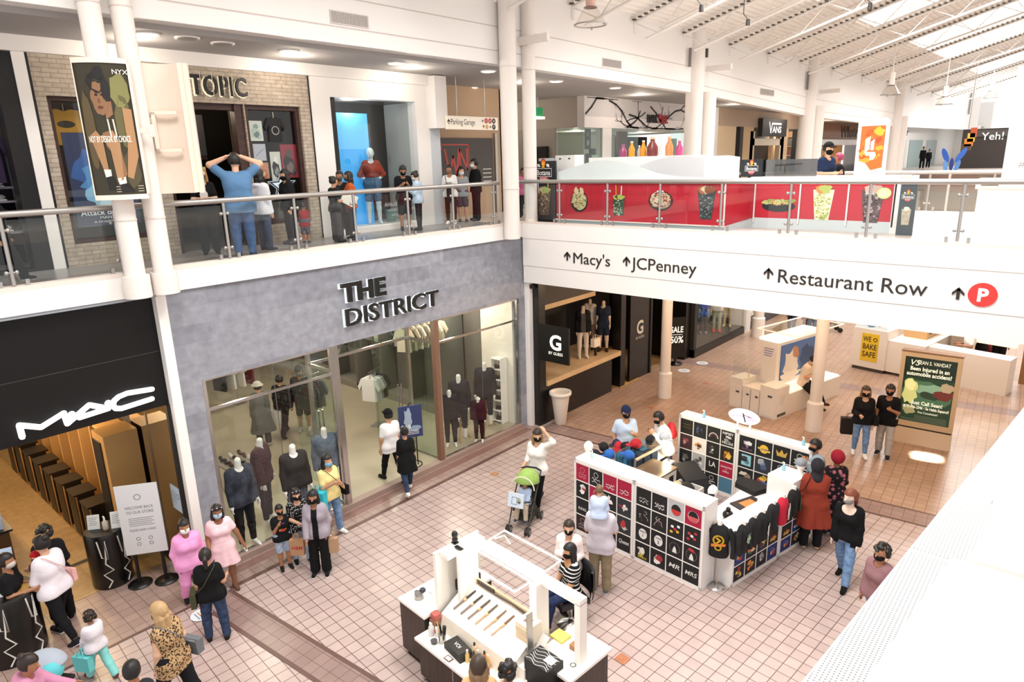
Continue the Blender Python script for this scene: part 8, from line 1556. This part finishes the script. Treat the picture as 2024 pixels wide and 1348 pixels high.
up('man in black looking at his phone beside the denim jacket',803,455,330,-12.9,10,la='phone',ra='phone',fem=False,look=(0,22),skin=SK['b'],top=('tee','17171a'),bottom=('shorts','1c1c20',1.0),hair=('short','100d0c'),mask=BLK_,shoes='2a2a2e')
up('person in a light denim jacket and black trousers seen from the side',830,452,342,-12.55,-100,la='phone',ra='phone',look=(0,18),skin='e0b8a0',top=('jacket',('denim','a9bfd6','c3d5e6')),bottom=('slim','15151a'),hair=('bun','1a1412'),mask='c9d0d6',shoes='17171a')
J=up('person in a white lettered tee with a black bag on a cross strap',893,440,330,-13.0,-10,la='hold',ra='hold',skin=SK['b'],top=('tee','e9e6e4',{'print':lambda m,f,h:[m.line([(-.05*h,.02*h-.02*h*i),(.05*h,.02*h-.02*h*i)],.008*h,f,mat('6a6a6c'),.02)for i in range(2)]}),bottom=('slim','2a1c1a'),hair=('bun',DK),mask='8a6a58',shoes='f2f0ee')
bag('large black bag hanging in front of the white lettered tee',J,1,'191817',(.34,.12,.26),z=.02,fwd=.14,out=.02)
up('person in a grey top and patterned shorts with curly hair',916,436,334,-13.1,5,la='pock',ra='pock',skin='c99a80',top=('tee','8f9298'),bottom=('shorts','5a4450',.95),hair=('curly','140f0e'),mask='dfe6ec',shoes='3a3a44',sole='efefef')
up('man dressed all in black with a white mask and crossed arms',943,436,318,-13.1,-75,la='crossed',ra='crossed',fem=False,skin=SK['a'],top=('jacket','101012'),bottom=('wide','121215'),hair=('short','100d0c'),mask='dfe3e6',shoes='101012')
up('person in pink behind the corner columns',1036,440,335,-12.6,0,skin=SK['b'],top=('hoodie','d0709a'),bottom=('pants','2a2a2e'),hair=('short',DK),shoes='2a2a2a')
up('person in black trainers and a pale backpack at the left end of the gallery',14,545,372,-12.5,70,legs=WALK,skin=SK['b'],fem=False,top=('jacket','17171a'),bottom=('pants','17171a'),hair=('short',DK),shoes='23232a',sole='d9d9dc',extra=lambda t,J:MB().ball(J['chest']-J['fw']*.2,.16,mat('e6e6ea',.6),12,(.6,.9,1.2)).build('backpack',parent=t))
q=wy(1630,360,16.1);person('food bar worker in a black cap, mask and navy shirt behind the counter',(q.x,16.1,Z2),math.degrees(math.atan2(-16.1,-q.x))+45,1.72,'hold','hold',skin='d3a688',top=('tee','1f2b48'),bottom=('pants',BLK_),hair=('short','100d0c'),hat=('cap','17171a'),mask='0f0f11',shoes=BLK_,c=.015)
q=wy(1655,360,17.5);person('person in dark clothes with a pink scarf beyond the food bar worker',(q.x,17.5,Z2),200,1.5,skin=SK['b'],top=('jacket','17151a'),bottom=('pants',BLK_),hair=('short','a03a5a'),shoes=BLK_,c=.02)
for px,l in((1820,'tiny distant person in black on the far gallery, taller of two'),(1832,'tiny distant person in black on the far gallery, shorter of two')):
 q=wx(px,340,-12.3);person(l,(-12.3,q.y,Z2),-80,1.72 if px==1820 else 1.5,skin=SK['b'],top=('jacket','141416'),bottom=('pants',BLK_),hair=('short',DK),shoes=BLK_,c=.03)
# ------------------------------------------------------------------ shop mannequins
def dummy(label,foot,H,rel,z,X=None,**k):
 k=dict(dict(skin='eeeae4',skin_rough=.35,headless=True,name='mannequin',cat='mannequin',shoes=None,c=.014),**k)
 if X is not None:
  q=wx(*foot,X);p=Vector((X,q.y,z))
 else:p=fl(*foot,z)
 return person(label,tuple(p),math.degrees(math.atan2(-p.y,-p.x))+rel,H,**k)
def neckcap(t,J):MB().ball(J['neck']+J['up']*.085,.062,mat('f1eee8',.35),14,(1,1,.8)).build('neck_cap',parent=t)
dummy('headless mannequin in a dark floral shirt and black trousers, nearest the window corner',(492,1078),1.95,25,.1,extra=neckcap,top=('shirt',('noise','2e303c','4a4c5a'),{'sleeve':1,'hem':.07}),bottom=('slim','141417',1.9),fem=False)
dummy('headless mannequin in a maroon plaid suit between two window mannequins',(532,1030),1.95,70,.1,extra=neckcap,top=('jacket',('plaid','4a2a30','2a2a30'),{'hem':.08}),bottom=('slim',('plaid','4a4048','2c2c34'),1.9),fem=False)
dummy('headless mannequin in a charcoal sweater and grey check trousers',(596,1045),1.95,20,.1,extra=neckcap,top=('sweater','35312f'),bottom=('pants',('plaid','6a6e78','4c505a')),fem=False)
dummy('headless mannequin in a grey bomber jacket beside the entry post',(655,1000),1.92,15,.1,extra=neckcap,top=('jacket',('denim','6a7482','5a6472')),bottom=('pants','3a3d44'),fem=False)
def tripod(t,J):
 m=MB();z=J['pel'][2];m.tube([(0,0,z),(0,0,.35)],.025,mat('b08a58',.5),8)
 for k in range(3):a=2.09*k;m.tube([(0,0,.4),(.13*math.cos(a),.13*math.sin(a),.3),(.17*math.cos(a),.17*math.sin(a),.1),(.26*math.cos(a),.26*math.sin(a),.0)],.02,mat('b08a58',.5),8)
 m.build('tripod_stand',parent=t);f=frame(J['chest']+J['fw']*.125,J['lf'],J['up']);m=MB();m.poly([(-.07,.15),(.07,.15),(0,-.12)],f,mat('dfe3ea',.7),.004);m.poly([(-.02,.13),(.02,.13),(.03,-.06),(0,-.1),(-.03,-.06)],f,mat('3a4a6a',.6),.006);m.build('shirt_and_tie',parent=t)
 MB().lathe([(.05,0),(.055,.02),(.02,.05)],mat('8a5a30',.5),tuple(J['neck']+J['up']*.06),12).build('neck_cap',parent=t)
SUIT=dict(top=('jacket','2c2d33',{'hem':.08}),fem=False,feet=False,extra=tripod)
dummy('headless mannequin in a dark suit and blue tie on a wooden tripod',(912,868),1.9,-10,.1,bottom=('slim','2c2d33',1.5),**SUIT)
dummy('headless mannequin in a dark suit nearest the white shoe wall',(962,842),1.95,-10,.1,bottom=('slim','30313a',1.5),**SUIT)
dummy('small headless mannequin in a burgundy suit standing in front of the dark suits',(948,872),1.3,-10,.1,bottom=('slim','35151c',1.9),fem=False,top=('jacket','3a161e',{'hem':.06}),extra=neckcap)
dummy('headless mannequin in a black and white suit behind the bronze entry post',(893,880),1.6,0,.1,bottom=('slim','1c1c20',1.9),fem=False,top=('jacket','1c1c20',{'hem':.06}),extra=neckcap)
G3=dict(skin='cdb8a0',headless=True)
dummy('mannequin in white trousers and a black jacket on the wood ledge',(1152,712),1.72,10,1.25,X=-11.5,top=[('tee','4a4a4c'),('jacket','131314',{'open':.04})],bottom=('slim','d8c9b8'),shoes='d9cdbf',**G3)
dummy('mannequin in khaki trousers just behind the white trousers',(1166,700),1.72,-20,1.25,X=-11.9,top=('tee','d9d2c6'),bottom=('slim','a08c74'),shoes='2a2018',**G3)
dummy('mannequin in a short navy playsuit on the wood ledge',(1192,704),1.72,-5,1.25,X=-11.4,top=('tee','1f2738',{'hem':.08}),bottom=('shorts','1f2738'),shoes='3a2a20',**G3)
q=wx(1177,680,-11.3);carry_bag('white handbag on a small stand between the ledge mannequins',(-11.3,q.y,1.55),90,(.34,.14,.26),'efe6d8',cat='handbag');MB().box((-11.33,q.y-.03,1.25),(-11.27,q.y+.03,1.55),BLACK).build('bag_stand',label='thin black stand under the white handbag',cat='stand')
dummy('mannequin in a white football jersey in the sportswear window',(1413,700),1.8,5,.3,X=-11.1,top=('tee',('plaid','e2ddd6','b9b4ae')),bottom=('slim','a8b09a'),shoes='e0482e',skin='b8a88c',fem=False,c=.02)
dummy('mannequin in a red lettered jersey in the sportswear window',(1434,692),1.8,-5,.3,X=-11.1,top=('tee','8a2630'),bottom=None,shoes='c9b890',skin='cdbb94',c=.02)
dummy('small mannequin in a blue jersey near the sportswear window corner',(1387,710),1.5,5,.3,X=-11.4,top=('tee','2f5aa8'),bottom=('slim','3a4a5a'),shoes='8a9aa8',skin='a8a08c',c=.02)
q=wx(742,440,-13.72);person('white mannequin in a rust crop top and denim shorts before the blue panel',(-13.72,q.y,5.75),math.degrees(math.atan2(-q.y,13.72))+4,1.78,'hip','hip',((3,2,3),(-2,4,3)),skin='d5e2e6',skin_rough=.3,top=('tee','8f3a2c',{'hem':-.1,'sleeve':.75}),bottom=('shorts',('denim','44607e','5a7896')),hair=None,eyes=False,shoes=None,name='mannequin',cat='mannequin',c=.014)
# ------------------------------------------------------------------ light fittings, lightboxes, roof lamps
def downlight(px,py,z,r_,label,on=1,group=None):
 p=fl(px,py,z);m=MB();m.lathe([(r_*1.25,0),(r_*1.25,-.02),(r_,-.02)],WHITE,(p.x,p.y,z),18);t=m.build('ceiling_light',label=label,cat='light',group=group)
 m=MB();m.lathe([(r_,-.022),(r_*.98,-.03)],mat('fff3dc',.4,emit=2.2)if on else mat('8d8782',.5),(p.x,p.y,z),18);m.build('lamp',parent=t)
for i,(px,py,on,l)in enumerate(((290,66,1,'lit round ceiling light beside the near columns'),(571,100,1,'lit round ceiling light above the stencil letter sign'),(783,124,1,'lit round ceiling light above the blue window display'),(932,173,1,'lit round ceiling light over the hanging car park sign'),(983,194,1,'lit round ceiling light close behind the corner column'),(906,207,1,'lit round ceiling light deepest in the corridor'),(1100,160,1,'lit round ceiling light past the corner columns'),(1216,173,1,'small ceiling light near the branch-patterned fascia'),(440,85,0,'unlit round ceiling speaker beyond the brick shop'),(370,74,0,'unlit round ceiling disc near the columns'),(965,140,1,'small ceiling light beside the corner column top'))):
 downlight(px,py,9.3,.16,l,on)
def lightbox(c,y0,y1,z0,z1,bow,label,draw=None,back=False):
 """curved sign box on a column bracket; bows towards +x"""
 n=8;ys_=[y0+(y1-y0)*k/n for k in range(n+1)]
 X0=c;arc=[X0+bow*(1-((2*k/n)-1)**2)for k in range(n+1)]
 t=empty('lightbox_sign',(c,(y0+y1)/2,z0),label,'sign')
 def b(mm,name,lab=None):o=mm.build(name,parent=t,label=lab);o.matrix_parent_inverse=Matrix.Translation((-c,-(y0+y1)/2,-z0));return o
 return t,b,ys_,arc
def put(o,t):o.matrix_parent_inverse=t.matrix_world.inverted()
def local_box(label,o,ang,w,h,bow,d,draw,face='332c18'):
 t=empty('lightbox_sign',o,label,'sign',ang)
 n=10;xs=[-w/2+w*k/n for k in range(n+1)];yy=[-bow*(1-(2*k/n-1)**2)for k in range(n+1)]
 FRM=mat('efe3d4',.5);m=MB()
 m.add([(x,y,z)for z in(0,h)for x,y in zip(xs,yy)],[(k,k+1,n+2+k,n+1+k)for k in range(n)],mat(face,.35),True)
 pnl=m.build('printed_face',parent=t)
 m=MB()
 for z in(-.07,h):
  pts=list(zip(xs,yy));m.prism([(x*1.04,y-.02)for x,y in pts]+[(w/2*1.04,d),(-w/2*1.04,d)],.07,FRM,Matrix.Translation((0,0,z)))
 m.box((-w/2*1.04,-.02,0),(-w/2,d,h),FRM);m.box((w/2,-.02,0),(w/2*1.1,d,h),FRM);m.box((-w/2,d-.02,0),(w/2,d,h),FRM)
 m.build('frame',parent=t)
 if draw:
  m=MB();draw(m,w,h,lambda x:-bow*(1-(2*x/w)**2)-.006);m.build('artwork',parent=t)
 m=MB();m.box((w/2*1.1,d*.4,h*.48),(w/2*1.1+.16,d*.4+.06,h*.52),mat('e0d8ce',.5));m.box((w/2*1.1+.1,d*.3,h*.45),(w/2*1.1+.2,d*.7,h*.55),mat('d8d0c8',.5));m.build('bracket',parent=t)
 return t
def d_portrait(m,w,h,yf):
 class C:
  def __matmul__(s,v):return Vector((v.x,yf(v.x)-v.z,v.y))
 fr=C();SK,SK2,SK3='8a6444','a87f58','6b4a32'
 def P(pts,c,l):m.poly([(x*w,y*h)for x,y in pts],fr,mat(c,.4,emit=.05),l)
 def B(x,y,rx,ry,c,l,s=1):blob(m,fr,x*w,y*h,rx*w,ry*h,mat(c,.4,emit=.05),l,s,18,.12)
 B(.3,.8,.17,.13,'7d7a48',.001,3);B(.3,.55,.15,.2,'5f5a35',.001,5);B(-.36,.5,.1,.3,'5a4a2c',.001,6);B(.3,.2,.15,.15,'4c452b',.001,7)
 P([(.08,.73),(.44,.7),(.47,.5),(.3,.42),(.02,.48),(-.08,.6)],'191715',.002)
 P([(-.02,.7),(.12,.72),(.12,.62),(-.02,.58)],SK,.003)
 B(-.08,.74,.17,.125,SK,.004,9);B(-.1,.86,.19,.08,'14100e',.005,11);B(.05,.8,.08,.09,'14100e',.005,12);B(-.05,.93,.1,.05,'14100e',.005,13)
 for x in(-.14,-.03):B(x,.765,.03,.008,'1d1410',.006,2)
 B(-.1,.72,.025,.02,SK3,.006,4);B(-.09,.672,.05,.012,'5d302a',.006,6)
 P([(.3,.67),(.46,.66),(.46,.3),(.3,.12),(.2,.14),(.3,.4)],SK2,.006)
 P([(-.14,.48),(.02,.5),(.14,.42),(.2,.16),(.12,.11),(.02,.3),(-.1,.38)],SK,.005)
 P([(-.4,.46),(-.26,.5),(-.16,.44),(-.14,.2),(-.22,.17),(-.3,.3)],SK2,.006);P([(-.18,.46),(.06,.5),(.16,.4),(.12,.12),(-.0,.1),(-.04,.36)],SK2,.007)
 P([(-.24,.2),(-.1,.2),(-.1,.15),(-.22,.14)],'e7dfd2',.008);P([(.0,.13),(.16,.14),(.16,.09),(.02,.08)],'e7dfd2',.008);P([(-.22,.15),(-.08,.15),(-.02,.04),(-.2,.04)],'15110e',.0075);P([(.02,.09),(.18,.09),(.3,.02),(.04,.02)],'15110e',.0075)
 for x in(.0,.1):m.line([(x*w,.58*h),((x+.02)*w,.45*h)],.02,fr,mat('d9cfbe',.5),.009)
 WT_=mat('efeadf',.5,emit=.2);m.text('NOT BY DESIGN. BY CHOICE.',fr,.12,WT_,-.02*w,.41*h,'CENTER',.011,bold=.012,width=w*.8);m.text('NYX',fr,.09,WT_,.36*w,.92*h,'CENTER',.011)
 for k in range(3):m.line([(-.05*w,(.065-.02*k)*h),(.46*w,(.065-.02*k)*h)],.008,fr,mat('cfc6b4',.5),.011)
a,b_=wx(147,140,-10.9),wx(243,120,-10.9)
cx_,cy_=-11.0,3.86
local_box('curved lit portrait poster box on the nearest gallery column',(-10.86,3.83,6.86),math.radians(62),.66,1.78,.10,.16,d_portrait)
t=empty('lightbox_sign',(-10.98,4.68,6.88),'blank cream back of a curved sign box between the columns and the stencil letters','sign',math.radians(60))
CRM=mat('e9d9c9',.55);n=10;w,h,bow=.52,1.8,-.1
m=MB();xs=[-w/2+w*k/n for k in range(n+1)];yy=[-bow*(1-(2*k/n-1)**2)for k in range(n+1)]
m.add([(x,y,z)for z in(0,h)for x,y in zip(xs,yy)],[(k,k+1,n+2+k,n+1+k)for k in range(n)],CRM,True);m.build('back_panel',parent=t)
m=MB();m.box((w/2,-.12,-.04),(w/2+.06,.1,h+.04),CRM);m.box((w/2+.06,-.05,-.05),(w/2+.13,.16,h+.05),CRM)
for z in(-.05,h):m.prism([(x,y)for x,y in zip(xs,yy)]+[(w/2,.14),(-w/2,.14)],.05,CRM,Matrix.Translation((0,0,z)))
m.box((-w/2-.02,-.0,0),(-w/2,.1,h),CRM);m.build('frame',parent=t)
m=MB();m.box((-w*.38,-.06,h*.32),(-w*.28,.06,h*.64),CRM);m.box((-w*.38,-.06,h*.62),(w*.3,-.02,h*.65),CRM);m.box((-w*.38,-.06,h*.32),(w*.3,-.02,h*.345),CRM);m.box((-w*.5-.2,-.03,h*.55),(-w*.3,.03,h*.6),CRM);m.build('bracket',parent=t)
def roof_lamp(px,py,Y,label,s=1.0,hc='f3e9e2'):
 p=wy(px,py,Y);t=empty('roof_lamp',(p.x,Y,p.z),label,'lamp')
 m=MB();m.lathe([(.13*s,.42*s),(.13*s,1.0*s)],mat(hc,.5),n=16);m.tube([(0,0,1.0*s),(0,0,3.2)],.025,JOIST,6);m.build('housing',parent=t)
 m=MB();m.lathe([(.16*s,.42*s),(.2*s,.38*s),(.42*s,0)],glass('lamp_bell',(.95,.93,.9),.12),n=20);m.build('bell',parent=t)
 m=MB();m.tube([(.43*s*math.cos(6.283*k/24),.43*s*math.sin(6.283*k/24),0)for k in range(25)],.018*s,STEEL,6)
 m.tube([(.17*s*math.cos(6.283*k/24),.17*s*math.sin(6.283*k/24),.42*s)for k in range(25)],.014*s,mat('8f8884',.4,.6),6)
 for k in range(3):m.ball((.45*s*math.cos(2.09*k),.45*s*math.sin(2.09*k),-.03),.03*s,STEEL,6)
 m.build('ring',parent=t)
roof_lamp(1167,49,14.5,'nearest bell lamp with a pinkish housing hanging under the roof',.9,'e7b9ab')
roof_lamp(1760,187,36,'bell lamp hanging past the orange logo panel',.95);roof_lamp(1866,206,48,'bell lamp hanging second beyond the orange logo panel',1.0);roof_lamp(1958,193,58,'faint farthest bell lamp under the roof',1.0)
def roof_spot(px,py,Y,label,s=.55):
 p=wy(px,py,Y);m=MB();m.cone(p,p+Vector((0,0,.28*s)),.11*s,.09*s,mat('3a3634',.5),12);m.tube([p+Vector((0,0,.28*s)),p+Vector((-.25*s,0,.55*s)),p+Vector((-.25*s,0,1.6*s))],.025*s,mat('4a4542',.5),6)
 m.build('roof_spotlight',label=label,cat='light')
roof_spot(1386,23,17,'small dark spotlight under the roof, nearest of the pair');roof_spot(1478,50,19.5,'small dark spotlight under the roof, second of the pair');roof_spot(1719,19,21,'dark oval fitting under the roof near the bright skylights',.6)
for px,py,Y,z,l in((1397,104,24,.22,'black box speaker beside the column by the branch-patterned shop'),(1364,112,22.4,.45,'slim grey fixture strip on the second gallery column'),(1597,158,34,.6,'slim grey fixture strip on the third gallery column'),(1918,203,75,1.5,'slim grey fixture strip on the far gallery column')):
 p=wx(px,py,EDGE+.1)if Y!=24 else wx(px,py,EDGE+.1);MB().box((p.x-.04,p.y-.04*Y/24,p.z-z*.7),(p.x+.04,p.y+.04*Y/24,p.z+z*.6),mat('7d7773' if z>.3 else '4b4644',.5)).build('wall_fixture',label=l,cat='fixture')
# ------------------------------------------------------------------ daylight through each skylight and the shops' own lamps, plus one added lamp for a sunlit floor patch
for n_,i in enumerate(sorted(sky_bays)):
 yc=(jy[i]+jy[i+1])/2;x=(skx[0]+skx[1])/2
 area('skylight_daylight',(x,yc,roofz(x,yc)-.08),5.8,2.2,SKYP,(1,.985,.96),(0,-math.atan(RS),0),170)
for y,p in((-1,60),(1.5,90),(3.2,70)):
 for x in(-14.5,-17,-20):bulb('store_lamp',(x,y,3.1),p,(1,.70,.38),.12)
for y in(6,9.5,12):
 for x in(-12.9,-15.5,-19):bulb('store_lamp',(x,y,3.5),75,(1,.90,.74),.15)
for x,y,p in((-12.6,15.0,60),(-12.2,17.2,60),(-8.5,16,130),(-5,16,130),(-2,16,110),(-9,19.5,130),(-5.5,19.3,130),(-2,19.3,110)):bulb('soffit_lamp',(x,y,3.95),p*.62,(1,.70,.44),.15)
p=fl(1825,905,0);area('added_sun_patch_lamp',(p.x+.05,p.y+.1,4.05),.42,.3,26,(1,.93,.84),(0,0,.2),6)  # added narrow lamp under the soffit, imitates sunlight falling on the floor
for x,y in((-12.5,1),(-12.5,5),(-12.5,8),(-12.5,11),(-13,15.5),(-17,18.4),(-13,22),(-13,30),(-13,40)):bulb('gallery_lamp',(x,y,9.0),26,(1,.88,.74),.15)
for x,y,z,p,c in((-14.6,6.4,8.5,30,(1,.8,.55)),(-15.6,10.5,8.4,0,(1,1,1)),(-13.9,10.2,8.5,22,(1,1,1)),(-14.2,1.5,8.4,30,(1,.95,.95)),(-16.5,23,8.1,60,(1,.95,.85)),(-16.5,28,8.1,60,(1,.95,.85)),(-15.5,52,8.3,120,(1,.85,.65)),(-14.9,40,8.2,50,(1,.85,.65)),(-18,18.4,9,60,(1,.85,.66)),(-8,70,9,600,(1,1,1))):
 if p:bulb('shop_lamp',(x,y,z),p,c,.12)
